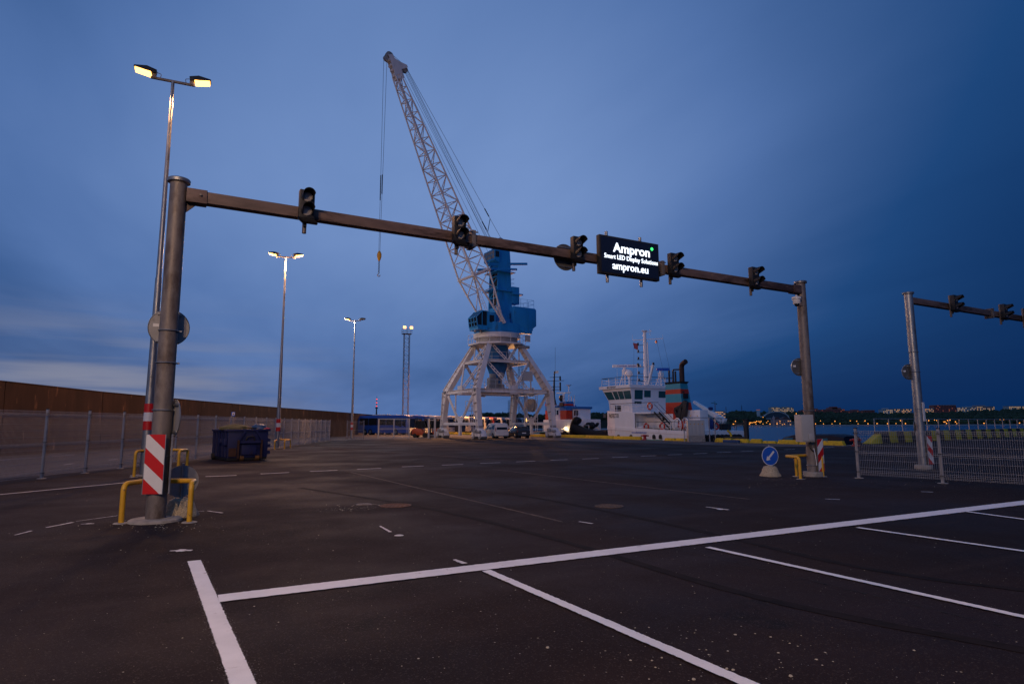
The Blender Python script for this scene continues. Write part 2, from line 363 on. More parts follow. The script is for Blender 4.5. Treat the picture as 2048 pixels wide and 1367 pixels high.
# ------------------------------------------------------------------ the setting: ground, road, quay, sea
K0, KD, KN = Vector((9.0, 74.7, 0)), Vector((0.502, -0.865, 0)), Vector((0.865, 0.502, 0))   # quay edge: point, direction to the right, out over the water
def K(s, n=0.0, z=0.0): return K0 + KD * s + KN * n + Vector((0, 0, z))
b0 = G(1740, 886.8); b1 = G(2048, 871.5); bd = (b1 - b0).normalized(); bn = Vector((-bd.y, bd.x, 0))   # barrier along the right-hand pier
BD = bd; e0 = b0 + bn * 1.9; kq = K(0, 0.45)
den = KD.x * -BD.y + KD.y * BD.x; rx, ry = e0.x - kq.x, e0.y - kq.y
corner = kq + KD * ((rx * -BD.y + ry * BD.x) / den)   # inner corner of the basin
far_l, far_r = K(-330, 0.45), corner + BD * 420
land = [Vector((-420, -120, 0)), Vector((460, -120, 0)), Vector((460, far_r.y, 0)), far_r, corner, far_l, Vector((-420, far_l.y, 0))]
g = MB(); n = len(land)
g.add(land + [q + Vector((0, 0, -5)) for q in land], [tuple(range(n))] + [(k, (k + 1) % n, n + (k + 1) % n, n + k) for k in range(n)])
ground = tag(g.build('ground', m_asph, fix=False, smooth=False), kind='structure')

sea_m = bpy.data.materials.new('sea_water'); sea_m.use_nodes = True
nt = sea_m.node_tree; b = nt.nodes['Principled BSDF']
b.inputs['Base Color'].default_value = (0.002, 0.055, 0.115, 1); b.inputs['Roughness'].default_value = 0.22; b.inputs['Specular IOR Level'].default_value = 0.12
tx = node(nt, 'ShaderNodeTexCoord'); mp_ = node(nt, 'ShaderNodeMapping'); mp_.inputs['Scale'].default_value = (0.6, 1.0, 1); nt.links.new(tx.outputs['Object'], mp_.inputs[0])
w1 = node(nt, 'ShaderNodeTexNoise'); w1.inputs['Scale'].default_value = 0.55; w1.inputs['Detail'].default_value = 6; w1.inputs['Roughness'].default_value = 0.62; nt.links.new(mp_.outputs[0], w1.inputs['Vector'])
bp = node(nt, 'ShaderNodeBump'); bp.inputs['Strength'].default_value = 0.3; bp.inputs['Distance'].default_value = 0.3
nt.links.new(w1.outputs[0], bp.inputs['Height']); nt.links.new(bp.outputs[0], b.inputs['Normal'])
SEA = -2.6
s_ = MB(); s_.quad((-5000, 20, SEA), (7000, 20, SEA), (7000, 7000, SEA), (-5000, 7000, SEA))
tag(s_.build('sea', sea_m, fix=False), kind='structure')

def sheet(name, pts, mat, z, parent=None, kind=None, label=None):
    mb = MB(); mb.add([(p[0], p[1], z) for p in pts], [tuple(range(len(pts)))])
    o = mb.build(name, mat, parent, smooth=False, fix=False)
    if mb and o.data.polygons[0].normal.z < 0: o.data.flip_normals()
    if kind: o['kind'] = kind
    if label: o['label'] = label
    return o
# paler road between the fence and the harbour wall, then the bus park
rp = [G(-420, 1010), G(0, 957), G(150, 945), G(300, 931), G(430, 915), G(560, 895), G(660, 881.5), G(720, 879), G(880, 876.5), G(950, 868)]
wl = [Vector((-26.5, -10, 0)), G(0, 912), G(200, 899.5), G(400, 888), G(560, 878.5), G(693, 871.5)]
rp2 = [Vector((40, 190, 0)), Vector((-40, 190, 0))] + list(reversed(wl)) + [Vector((-24, -10, 0))]
sheet('road', rp + rp2, m_road, 0.004, kind='structure')
# paved strip along the quay edge
sheet('pavement', [K(-60, 0.2), K(33, 0.2), K(30, -6.5), K(-60, -13)], m_apron, 0.006, kind='structure')

# painted markings, each a part of the ground
def strip(name, a, b, w, mat, z=0.008, ragged=0.0, step=0.05, w2=None):
    a, b = Vector(a), Vector(b); a.z = b.z = 0; d = b - a; L = d.length; d.normalize(); nn = Vector((-d.y, d.x, 0)); w2 = w2 or w
    k = max(1, int(L / step)) if ragged else 1
    vs, fs = [], []
    for i in range(k + 1):
        q = a + d * (L * i / k); ww = w + (w2 - w) * i / k
        for sgn in (-1, 1):
            vs.append(q + nn * sgn * (ww / 2 + (random.uniform(-1, 1) * ragged if ragged else 0)) + Vector((0, 0, z)))
    for i in range(k): fs.append((2 * i, 2 * i + 2, 2 * i + 3, 2 * i + 1))
    mb = MB(); mb.add(vs, fs)
    o = mb.build(name, mat, ground, smooth=False, fix=False)
    if o.data.polygons[0].normal.z < 0: o.data.flip_normals()
    return o
wa, wb = G(432, 1198), G(2048, 1005)
wdir = (wb - wa).normalized()
strip('wide_line', wa + wdir * 0.02, wa + wdir * 26, 0.29, m_paint, 0.010, 0.006, 0.04, w2=.40)
la, lb = G(388, 1122), G(485, 1367)
ldir = (lb - la).normalized()
strip('edge_line', la, la + ldir * 9.5, 0.150, m_paint, 0.012, 0.006, 0.010)
for (a, b_, w) in [((972, 1142), (1490, 1367), 0.115), ((1415, 1095), (2048, 1235), 0.10), ((1715, 1055.5), (2048, 1103), 0.10), ((1930, 1023), (2048, 1039), 0.10)]:
    p, q = G(*a), G(*b_); dd = (q - p).normalized(); strip('bay_line', p, p + dd * 6.0, w, m_paint, 0.014, 0.005, 0.03)
# overspray specks beside the edge line
mb = MB(); nn = Vector((-ldir.y, ldir.x, 0))
for i in range(1500):
    q = la + ldir * random.uniform(0, 6) + nn * random.choice((-1, 1)) * (0.068 + abs(random.gauss(0, 0.024))); r = random.uniform(0.001, 0.0035); a = random.uniform(0, 6.3)
    mb.add([(q.x + r * math.cos(a + k * 2.1), q.y + r * math.sin(a + k * 2.1), 0.009) for k in range(3)], [(0, 1, 2)])
tag(mb.build('overspray', m_paintw, ground, smooth=False, fix=False), kind='stuff')
for (x0, x1, y0, y1) in [(411, 473, 952.8, 950.4), (521, 578, 947.4, 944.5), (620, 675, 942.5, 940)] + \
        [(650 + a / 2.41, 650 + b_ / 2.41, 900 + c / 2.41, 900 + e / 2.41) for a, b_, c, e in [(155, 270, 92, 87), (370, 475, 80, 76), (563, 665, 72, 68), (748, 845, 63.5, 59.5), (922, 1013, 56, 52), (1087, 1170, 48, 45), (1240, 1320, 42, 39), (1385, 1460, 35, 32), (1523, 1595, 29, 26), (1653, 1722, 22.5, 20), (1776, 1842, 17, 14.5)]] + \
        [(1434, 1462, 904.5, 903.6), (1482, 1507, 902.3, 901.5), (1569, 1590, 898.8, 898.0), (1647, 1667, 895.0, 893.8), (1684, 1703, 891.2, 889.8)]:
    strip('dash', G(x0, y0), G(x1, y1), 0.13, m_paintw, 0.009, 0.006, 0.05)
strip('solid_line', G(-60, 994.5), G(262, 964), 0.10, m_paintw, 0.009, 0.006, 0.05)
strip('far_lane_line', G(-20, 921.5), G(150, 909), 0.12, m_paintw, 0.009)
for a, b_ in [((128, 929), (147, 926.6)), ((217, 919.6), (235, 917.8)), ((98, 909.5), (122, 908))]: strip('far_dash', G(*a), G(*b_), 0.11, m_paintw, 0.009)
for a, b_, w in [((30, 1070), (63, 1061.5), .03), ((92, 1055), (146, 1044.5), .04), ((152, 1042.5), (235, 1031), .02), ((162, 1048), (188, 1047), .03), ((385, 1022.6), (408, 1022), .02), ((415, 1021.6), (445, 1025.6), .03), ((340, 1101.5), (384, 1100.6), .05), ((760, 1052), (781, 1064), .03), ((1158, 1043), (1185, 1047), .04), ((908, 1119), (930, 1127), .05), ((1412, 1013.5), (1458, 1019.5), .05), ((1650, 997.5), (1680, 998.8), .05), ((1842, 983), (1866, 983.8), .06)]:
    strip('paint_mark', G(*a), G(*b_), w, m_paintw, 0.008, 0.006, 0.03, w2=w * 1.6)
for c, r in [((797, 1071), .075), ((362, 1101.2), .09), ((1440, 1018.6), .07), ((176, 1047.5), .05)]:
    q = G(*c); mb = MB(); k = 14; mb.add([(q.x + r * math.cos(i * 6.283 / k) * random.uniform(.75, 1.15), q.y + r * math.sin(i * 6.283 / k) * random.uniform(.75, 1.15), .0095) for i in range(k)], [tuple(range(k))])
    mb.build('paint_blob', m_paintw, ground, smooth=False, fix=False)
strip('seam', G(702, 944), G(1125, 1043), 0.07, m_seam, 0.005, 0.012, 0.08)
strip('seam', G(985, 938), G(1500, 998), 0.08, m_seam, 0.005, 0.02, 0.1)
strip('seam', G(620, 892), G(1020, 921), 0.10, m_seam, 0.005, 0.02, 0.1)
p, q = G(1125, 1043), G(2048, 1262); dd = q - p; t_ = 0.0
while t_ < 1:                                        # the cracked joint that crosses the wide line
    a = p + dd * t_; e = p + dd * min(1, t_ + random.uniform(.006, .016)); off = Vector((0, random.uniform(-.02, .02), 0))
    strip('crack', a + off, e + off, random.uniform(.010, .022), m_crack, 0.006, 0.004, 0.04); t_ += random.uniform(.012, .022)
m_tyre = M_('tyre_mark', (0.0095, 0.0072, 0.0074), .9, var=.3, vs=3, dirt=((.0155, .0112, .0114), .42, .56), ds=4, spec=.14)
def tyre(pts, w=.16):
    P = [G(*q) for q in pts]; out = []
    for i in range(len(P) - 1):
        for k in range(8):
            t_ = k / 8; p0 = P[max(i - 1, 0)]; p1, p2 = P[i], P[i + 1]; p3 = P[min(i + 2, len(P) - 1)]
            out.append(.5 * ((2 * p1) + (p2 - p0) * t_ + (2 * p0 - 5 * p1 + 4 * p2 - p3) * t_ ** 2 + (3 * p1 - p0 - 3 * p2 + p3) * t_ ** 3))
    out.append(P[-1]); vs, fs = [], []
    for i, q in enumerate(out):
        d = (out[min(i + 1, len(out) - 1)] - out[max(i - 1, 0)]).normalized(); nn_ = Vector((-d.y, d.x, 0)); ww = w * random.uniform(.8, 1.1)
        vs += [q + nn_ * ww / 2 + Vector((0, 0, .0045)), q - nn_ * ww / 2 + Vector((0, 0, .0045))]
        if i: fs.append((2 * i - 2, 2 * i - 1, 2 * i + 1, 2 * i))
    mb = MB(); mb.add(vs, fs); o = mb.build('tyre_track', m_tyre, ground, smooth=False, fix=False)
    if o.data.polygons[0].normal.z < 0: o.data.flip_normals()
for pts in ([(820, 925), (850, 918), (930, 921), (1100, 935), (1400, 960)], [(830, 916), (900, 912), (1050, 922), (1300, 940)], [(2048, 1180), (1700, 1130), (1300, 1040), (1000, 985), (700, 960)], [(2048, 1300), (1500, 1190), (1100, 1075), (850, 1015), (600, 975)]): tyre(pts)
def manhole(c, r, mat):
    q = G(*c); t0 = thing('manhole_cover', None, None); t0.parent = ground; t0.location = q
    del_ = MB(); del_.lathe([(r, 0.002), (r, 0.012), (r * .9, 0.014), (r * .88, 0.009), (0, 0.010)], n=28); o = del_.build('manhole_cover', mat, ground); o.location = q
    bpy.data.objects.remove(t0)
    mb = MB()
    for i in range(-3, 4):
        for j in range(-3, 4):
            if math.hypot(i, j) * r * .25 < r * .8: mb.box((i * r * .25, j * r * .25, .013), (r * .14, r * .14, .008))
    s = mb.build('stud', mat, o); s['kind'] = 'stuff'
m_rustc = M_('rusty_iron', (0.13, 0.060, 0.035), 0.8, 0.2, var=0.5, vs=9)
manhole((791, 1010.8), .33, m_rustc); manhole((1218, 1012), .30, m_seam); manhole((728, 1008.6), .16, m_galvd)

# loose grit and pebbles
def pebbles(name, mat, n, fn, rmin, rmax):
    mb = MB()
    for _ in range(n):
        q = fn(); r = random.uniform(rmin, rmax) * random.choice((.6, .8, 1, 1, 1.5)); a = random.uniform(0, 6.28); h = r * random.uniform(.5, .9)
        ring = [Vector((q.x + r * random.uniform(.7, 1.1) * math.cos(a + k * 1.257), q.y + r * random.uniform(.7, 1.1) * math.sin(a + k * 1.257), .004)) for k in range(5)]
        mid = [Vector((q.x + (v.x - q.x) * .7, q.y + (v.y - q.y) * .7, h)) for v in ring]
        mb.loft([ring, mid])
    return tag(mb.build(name, mat, smooth=False, fix=False), kind='stuff')
gl = G(310.5, 1041.7)
def spread():
    y = random.uniform(3.6, 26) if random.random() < .75 else random.uniform(3.6, 11)
    return Vector((random.uniform(-.85, .85) * y, y, 0))
def clump(cs):
    c, r = random.choice(cs); return c + Vector((random.gauss(0, r), random.gauss(0, r * .6), 0))
m_peb = M_('pale_grit', (0.34, 0.31, 0.25), 0.9, var=0.4, vs=15)
pb1 = pebbles('loose_grit', m_peb, 1900, spread, .003, .007); pb1['label'] = 'pale grit and small stones scattered over the asphalt'
pb1['category'] = 'grit'
cl_ = [(gl, .5), (G(740, 1010), .35), (G(700, 1018), .3), (G(345, 1055), .4), (G(1420, 1312), .55), (G(1590, 970), .8), (G(1545, 958), .5), (G(1900, 965), 1.2)]
pb2 = pebbles('gravel_heap', m_peb, 760, lambda: clump(cl_), .004, .011); pb2['label'] = 'thin drifts of gravel around poles and manhole covers'
pb2['category'] = 'gravel'

# ------------------------------------------------------------------ harbour wall of concrete panels
m_wall = bpy.data.materials.new('stained_concrete'); m_wall.use_nodes = True; nt = m_wall.node_tree; b = nt.nodes['Principled BSDF']; b.inputs['Roughness'].default_value = 0.92
tx = node(nt, 'ShaderNodeTexCoord'); mpw = node(nt, 'ShaderNodeMapping'); mpw.inputs['Scale'].default_value = (0.9, 0.9, 0.16); nt.links.new(tx.outputs['Object'], mpw.inputs[0])
na = node(nt, 'ShaderNodeTexNoise'); na.inputs['Scale'].default_value = 1.1; na.inputs['Detail'].default_value = 7; na.inputs['Roughness'].default_value = 0.65; nt.links.new(mpw.outputs[0], na.inputs['Vector'])
nb_ = node(nt, 'ShaderNodeTexNoise'); nb_.inputs['Scale'].default_value = 3.4; nb_.inputs['Detail'].default_value = 5; nt.links.new(mpw.outputs[0], nb_.inputs['Vector'])
c1 = ramp_n(nt, na.outputs[0], [(0.3, (0.036, 0.022, 0.017)), (0.5, (0.062, 0.040, 0.033)), (0.68, (0.095, 0.066, 0.055))])
mx = node(nt, 'ShaderNodeMix', data_type='RGBA'); nt.links.new(smooth_n(nt, nb_.outputs[0], 0.62, 0.74), mx.inputs[0]); nt.links.new(c1, mx.inputs[6]); mx.inputs[7].default_value = (0.30, 0.23, 0.18, 1)
sz = node(nt, 'ShaderNodeSeparateXYZ'); nt.links.new(tx.outputs['Object'], sz.inputs[0])
nz3 = node(nt, 'ShaderNodeTexNoise'); nz3.inputs['Scale'].default_value = 0.9; nt.links.new(tx.outputs['Object'], nz3.inputs['Vector'])
hz = math_n(nt, 'ADD', sz.outputs[2], math_n(nt, 'MULTIPLY', math_n(nt, 'SUBTRACT', nz3.outputs[0], 0.5), 0.9))
mx2 = node(nt, 'ShaderNodeMix', data_type='RGBA'); mx2.blend_type = 'MULTIPLY'; nt.links.new(smooth_n(nt, hz, 1.9, 2.7, 0.0, 0.85), mx2.inputs[0]); nt.links.new(mx.outputs[2], mx2.inputs[6]); mx2.inputs[7].default_value = (0.52, 0.27, 0.15, 1)
nt.links.new(mx2.outputs[2], b.inputs['Base Color'])
bpw = node(nt, 'ShaderNodeBump'); bpw.inputs['Strength'].default_value = 0.4; nt.links.new(nb_.outputs[0], bpw.inputs['Height']); nt.links.new(bpw.outputs[0], b.inputs['Normal'])
wall = thing('harbour_wall', 'tall stained brown concrete wall curving away behind the mesh fence', 'wall', (0, 0, 0))
wp = [Vector((-26.5, -12, 0))] + wl[1:] + [Vector((-30, 140, 0)), Vector((-24, 200, 0)), Vector((-8, 270, 0)), Vector((30, 380, 0))]
hts = [4.3, 4.22, 4.05, 3.86, 3.7, 3.5, 3.75, 4.0, 4.2, 4.6]
# resample into panels of about 6 m
acc = []; carry = 0.0
for i in range(len(wp) - 1):
    a, e = wp[i], wp[i + 1]; L = (e - a).length; k = max(1, round(L / 6.2))
    for j in range(k): acc.append((a.lerp(e, j / k), hts[i] + (hts[i + 1] - hts[i]) * j / k))
acc.append((wp[-1], hts[-1]))
for (a, ha), (e, he) in zip(acc, acc[1:]):
    d = (e - a).normalized(); nn = Vector((d.y, -d.x, 0)); a2, e2 = a + d * .02, e - d * .02
    mb = MB(); th = Vector((-d.y, d.x, 0)) * .5
    mb.add([a2, e2, e2 + th, a2 + th, a2 + Vector((0, 0, ha)) - nn * .12, e2 + Vector((0, 0, he)) - nn * .12, e2 + th + Vector((0, 0, he)), a2 + th + Vector((0, 0, ha))], [(0, 3, 2, 1), (4, 5, 6, 7), (0, 1, 5, 4), (1, 2, 6, 5), (2, 3, 7, 6), (3, 0, 4, 7)])
    mb.build('wall_panel', m_wall, wall, smooth=False)
    mb = MB(); mb.beam(a2 + Vector((0, 0, ha + .031)) + th * .6, e2 + Vector((0, 0, he + .031)) + th * .6, .42, .06); mb.build('coping', m_wall, wall)
mb = MB()                                            # recessed joint filler behind the gaps
for (a, ha), (e, he) in zip(acc, acc[1:]):
    d = (e - a).normalized(); th = Vector((-d.y, d.x, 0)); mb.beam(a + th * .3, a + th * .3 + Vector((0, 0, ha - .05)), .12, .3)
mb.build('joint_filler', m_crack, wall)

# weeds at the foot of the wall
m_weed = M_('weed_leaf', (0.045, 0.055, 0.018), 0.8, var=0.4, vs=6)
def weed(c, h, w, n, label, cat='weed'):
    mb = MB(); q = Vector(c)
    for i in range(n):
        a = random.uniform(0, 6.28); rr = abs(random.gauss(0, w * .5)); hh = h * random.uniform(.35, 1) * max(.3, 1 - rr / (w * 1.6)); b0 = Vector((rr * .5 * math.cos(a), rr * .5 * math.sin(a), 0)); tip = Vector((rr * math.cos(a), rr * math.sin(a), hh))
        for k in range(7):
            s0 = b0.lerp(tip, k / 7); ang = random.uniform(0, 6.28); l = .05 + .06 * random.random(); dv = Vector((math.cos(ang), math.sin(ang), random.uniform(-.2, .7))) * l; sd_ = Vector((-math.sin(ang), math.cos(ang), 0)) * l * .28
            mb.add([s0, s0 + dv * .5 + sd_, s0 + dv, s0 + dv * .5 - sd_], [(0, 1, 2, 3)])
        mb.tube(b0, tip, .004, .002, 3, False)
    o = mb.build('weed', m_weed, smooth=False, fix=False); o.location = q; return tag(o, label, cat, 'weeds at the foot of the wall')
weed(G(47, 905.5) + Vector((.35, -.2, 0)), 1.0, .45, 60, 'broad dark weed at the wall foot, leftmost of the three')
weed(G(76, 904.5) + Vector((.35, -.2, 0)), 1.05, .32, 50, 'upright dark weed at the wall foot beside a fence post')
weed(G(262, 893.5) + Vector((.3, -.2, 0)), .55, .3, 34, 'low tuft of weed at the wall foot left of the gantry pole')

# ------------------------------------------------------------------ quay kerb, barrier, bollards
kerb = thing('kerb', None, None, kind='structure')
def kerb_block(s0, s1, h, w=.42, mat=m_kerby):
    mb = MB(); a, e = K(s0), K(s1); nn = KN; pr = lambda q, tap: [q - nn * w / 2, q + nn * w / 2, q + nn * (w / 2 - .06) + Vector((0, 0, h)) + KD * tap, q - nn * (w / 2 - .06) + Vector((0, 0, h)) + KD * tap]
    mb.loft([pr(a, .12), pr(e, -.12)]); return mb.build('kerb_block', mat, kerb, bevel=.025)
def s_of(px): return on_line(px, K(0), K(1), -200, 60)
s = -70.0
for x0, x1, h in [(1060, 1105, .36), (1106, 1172, .36), (1173, 1228, .36), (1229, 1283, .34), (1331, 1352, .26), (1353, 1374, .26), (1432, 1466, .36), (1467, 1499, .34), (1502, 1525, .36), (1527, 1554, .22), (1557, 1600, .34), (1601, 1646, .36), (1647, 1690, .34)]:
    kerb_block(s_of(x0), s_of(x1), h)
for i in range(9): kerb_block(s_of(1060) - .15 - 6.1 * (i + 1), s_of(1060) - .2 - 6.1 * i, .36)
mb = MB(); a = K(s_of(1454), -.42); e = K(s_of(1485), -.42); mb.beam(a + Vector((0, 0, .12)), e + Vector((0, 0, .12)), .25, .24)
tag(mb.build('blue_block', M_('faded_blue', (0.02, 0.06, 0.16), .7, var=.3, vs=4), bevel=.02), 'low dark blue block lying against the yellow quay kerb', 'block')
def bollard(px, n, label, mat):
    t0 = thing('mooring_bollard', label, 'bollard', K(s_of(px), n))
    mb = MB(); mb.lathe([(.30, 0), (.30, .06), (.17, .10), (.15, .30), (.17, .36), (.27, .40), (.29, .47), (.24, .54), (0, .56)], n=20); mb.build('post', mat, t0)
    mb = MB(); mb.beam((-.42, 0, .44), (.42, 0, .44), .16, .14); mb.build('horn', mat, t0, bevel=.04)
bollard(1292, -.15, 'red mooring bollard in the gap of the yellow kerb by the white tug', M_('bollard_red', (0.33, 0.02, 0.03), .5, var=.2, vs=5))
bollard(1712, .0, 'red mooring bollard at the basin corner by the striped barrier', M_('bollard_red_2', (0.36, 0.02, 0.015), .5, var=.2, vs=5))
t0 = thing('mooring_hook', 'yellow curved mooring hook standing on the quay edge kerb', 'mooring hook', K(s_of(1458), .35))
mb = MB(); mb.path([(0, 0, 0), (0, 0, .5), (-.05, 0, .75), (-.2, 0, .95), (-.35, 0, 1.05)], .09, 10); mb.build('horn', m_kerby, t0)

bar = thing('concrete_barrier', 'long low concrete barrier in black and yellow blocks along the right pier', 'barrier')
L = (b1 - b0).length; step = 1.55; i = 0; q = 0.0
while q < L + 26:
    mb = MB(); a, e = b0 + bd * q, b0 + bd * (q + step - .01); h = .95; w = .75
    sec = lambda c, hh: [c - bn * w / 2, c + bn * w / 2, c + bn * (w / 2 - .1) + Vector((0, 0, hh)), c - bn * (w / 2 - .1) + Vector((0, 0, hh))]
    if i == 0: mb.loft([sec(a - bd * .6, .06), sec(e, h * .82)])
    else: mb.loft([sec(a, h), sec(e, h)])
    mb.build('barrier_block', m_kerby if i % 2 == 0 else m_kerbb, bar, bevel=.03); q += step; i += 1
rail = thing('pipe_railing', 'thin grey pipe railing standing behind the black and yellow barrier', 'railing')
ra = b0 + bd * 4.5 + bn * 1.4; rl = L + 30; k = int(rl / 3.0)
for i in range(k):
    mb = MB(); mb.tube(ra + bd * 3.0 * i, ra + bd * 3.0 * i + Vector((0, 0, 2.05)), .04, n=6); mb.build('post', m_steel, rail)
mb = MB(); mb.tube(ra + Vector((0, 0, 2.05)), ra + bd * 3.0 * (k - 1) + Vector((0, 0, 2.05)), .04, n=6); mb.build('top_rail', m_steel, rail)
# ------------------------------------------------------------------ signal gantries
gL, gR, g3 = G(310.5, 1041.2), G(1626.5, 951.8), G(1847.5, 937)
GX = (gR - gL).normalized(); GA = math.atan2(GX.y, GX.x); GY = Vector((-GX.y, GX.x, 0)); SPAN = (gR - gL).length
PH = (z_at(gL, 361) + z_at(gR, 569.5)) / 2
BZ = PH - 0.24                                       # middle of the beam
BR = .105
def gantry_pole(t0, x, h, collar_r, collar_h, mat, flat):
    mb = MB(); mb.tube((x, 0, 0), (x, 0, h), .165, .150, 28); p = mb.build('pole', mat, t0)
    mb = MB(); mb.lathe([(.15, h - .02), (.20, h), (.205, h + .05), (.19, h + .07), (0, h + .075)], (x, 0, 0), 28); mb.build('cap', m_galv, p)
    mb = MB()
    if flat: mb.lathe([(.44, 0), (.43, .035), (.40, .05), (0, .055)], (x, 0, 0), 26)
    else: mb.lathe([(.30, 0), (.30, .13), (.285, .15), (0, .15)], (x, 0, 0), 26)
    mb.build('base_collar', m_conc, p)
    return p
def strap(par, x, z, r=.172):
    mb = MB(); mb.torus((x, 0, z), (0, 0, 1), r, .012, 24, 6); mb.box((x + r + .02, 0, z), (.05, .05, .03)); mb.build('strap', m_galv, par)
def gantry_beam(t0, x0, x1, joints, z, mat):
    xs = [x0] + joints + [x1]
    for a, b_ in zip(xs, xs[1:]):
        mb = MB(); mb.bx(a + .012, b_ - .012, -BR, BR, z - .115, z + .115); o = mb.build('beam', mat, t0, bevel=.012)
    for j in joints:
        mb = MB(); mb.bx(j - .05, j + .05, -.17, .17, z - .22, z + .20); fl = mb.build('flange', m_galvd, t0, bevel=.006)
        mb = MB()
        for yy in (-.14, .14):
            for zz in (-.17, .16):
                mb.tube((j - .11, yy, z + zz), (j + .11, yy, z + zz), .018, n=6)
        mb.prism([(j - .05, -.012, z - .13), (j - .34, -.012, z - .13), (j - .34, -.012, z - .16), (j - .05, -.012, z - .22)], (0, .024, 0))
        mb.build('bolt', m_galvd, fl)
g1 = thing('signal_gantry', 'steel portal gantry of two round poles and a long beam across the lanes', 'gantry', gL, GA)
pL = gantry_pole(g1, 0, PH, .44, .05, m_galvd, True); pR = gantry_pole(g1, SPAN, PH, .3, .15, m_galvd, False)
A_, B_ = gL + GY * -BR + Vector((0, 0, BZ)), gR + GY * -BR + Vector((0, 0, BZ))
def gx(px): return on_line(px, A_, B_) * SPAN
gantry_beam(g1, .13, SPAN - .12, [gx(946), gx(1324)], BZ, m_beam)
for x, s in ((.14, 1), (SPAN - .13, -1)):
    mb = MB(); mb.prism([(x, -.012, BZ - .115), (x + s * .22, -.012, BZ - .115), (x, -.012, BZ - .34)], (0, .024, 0)); mb.bx(min(x, x + s * .36), max(x, x + s * .36), -.13, .13, BZ - .135, BZ + .135); mb.build('socket', m_beam, g1, bevel=.008)
mb = MB(); mb.tube((gx(401), -BR - .004, BZ + .02), (gx(401), -BR - .06, BZ + .02), .022, n=10); mb.build('lifting_lug', m_galvd, g1)
for z in (1.15, 1.98, 2.85, 3.45): strap(pL, 0, z)
for z in (.35, 1.42, 2.1): strap(pR, SPAN, z)

PH3 = z_at(g3, 588)
g2 = thing('signal_gantry', 'bright galvanised gantry pole with beam running out of view to the right', 'gantry', g3, GA)
p3 = gantry_pole(g2, 0, PH3, .3, .15, m_galv, False)
A3, B3 = g3 + GY * -BR + Vector((0, 0, PH3 - .24)), g3 + GX * SPAN + GY * -BR + Vector((0, 0, PH3 - .24))
def gx3(px): return on_line(px, A3, B3) * SPAN
gantry_beam(g2, .13, SPAN * .62, [gx3(1984)], PH3 - .24, m_beam)
for z in (.45, 2.2, 3.6, 4.35): strap(p3, 0, z)
mb = MB(); mb.bx(-.06, .06, -.195, -.17, 1.75, 2.45); mb.build('label_plate', m_white, g2)

# two-lamp traffic signals hanging in front of the beams
def signal_proto():
    t0 = thing('traffic_signal', 'x', 'traffic signal')
    mb = MB(); mb.tube((0, 0, -.52), (0, 0, .36), .042, n=14); mb.build('back_pipe', m_galvd, t0)
    mb = MB(); mb.bx(-.15, .15, -.235, -.075, -.26, .34); mb.prism([(-.15, -.235, -.26), (-.15, -.075, -.26), (-.06, -.075, -.335), (-.06, -.2, -.335)], (.3, 0, 0)); mb.build('housing', m_black, t0, bevel=.012)
    mb = MB(); mb.bx(-.03, .03, -.09, .0, -.40, -.33); mb.bx(-.03, .03, -.09, .0, .27, .33); mb.build('bracket', m_blackm, t0)
    for zz in (.19, -.11):
        mb = MB(); k = 16; rings = []
        for i in range(5):
            rr = .105 * (1 - (i / 4) ** 2 * .92); rings.append([Vector((rr * math.cos(j * 2 * math.pi / k), -.240 - .028 * i / 4 * (2 - i / 4), zz + rr * math.sin(j * 2 * math.pi / k))) for j in range(k)])
        mb.loft(rings); mb.build('lens', m_lens, t0)
        mb = MB(); k = 22; rings = []
        for (rad, yy, cut) in ((.124, -.236, .26), (.122, -.48, .56)):
            rings.append([Vector((rad * math.cos(a), yy, zz + rad * math.sin(a))) for a in [-math.pi / 2 + math.pi * cut + (2 * math.pi - 2 * math.pi * cut) * j / (k - 1) for j in range(k)]])
        inner = [[Vector((v.x * .955, v.y, zz + (v.z - zz) * .955)) for v in r] for r in rings]
        o = len(mb.v); mb.add(rings[0] + rings[1] + inner[0] + inner[1], [(j, j + 1, k + j + 1, k + j) for j in range(k - 1)] + [(2 * k + j + 1, 2 * k + j, 3 * k + j, 3 * k + j + 1) for j in range(k - 1)] + [(k + j, k + j + 1, 3 * k + j + 1, 3 * k + j) for j in range(k - 1)] + [(0, k, 3 * k, 2 * k), (k - 1, 3 * k - 1, 4 * k - 1, 2 * k - 1)])
        mb.build('visor', m_black, t0)
    return t0
sig = signal_proto(); grp = 'two-lamp signals along the gantry beams'
def place_sig(first, A, px, z, ang, label):
    x = px; p = A + GX * x - GY * (BR + .045); p.z = z
    if first: sig.location = p; sig.rotation_euler = (0, 0, ang); sig['label'] = label; sig['group'] = grp; return sig
    return copy_tree(sig, p, ang, label, grp)
for i, (px, lb_) in enumerate([(609, 'unlit black two-lamp signal nearest the left gantry pole'), (911, 'unlit black two-lamp signal just left of the beam joint before the crane'), (1145, 'unlit black two-lamp signal directly left of the lit display board'), (1337, 'unlit black two-lamp signal directly right of the lit display board'), (1498, 'unlit black two-lamp signal nearest the right pole of the main gantry')]):
    place_sig(i == 0, gL, gx(px), BZ + .06, GA, lb_)
for px, lb_ in [(1898, 'black two-lamp signal nearest the pole on the right-hand gantry'), (1998, 'second black two-lamp signal along the right-hand gantry'), (2044, 'black two-lamp signal cut off by the right edge of the picture')]:
    place_sig(False, g3, gx3(px), PH3 - .18, GA, lb_)

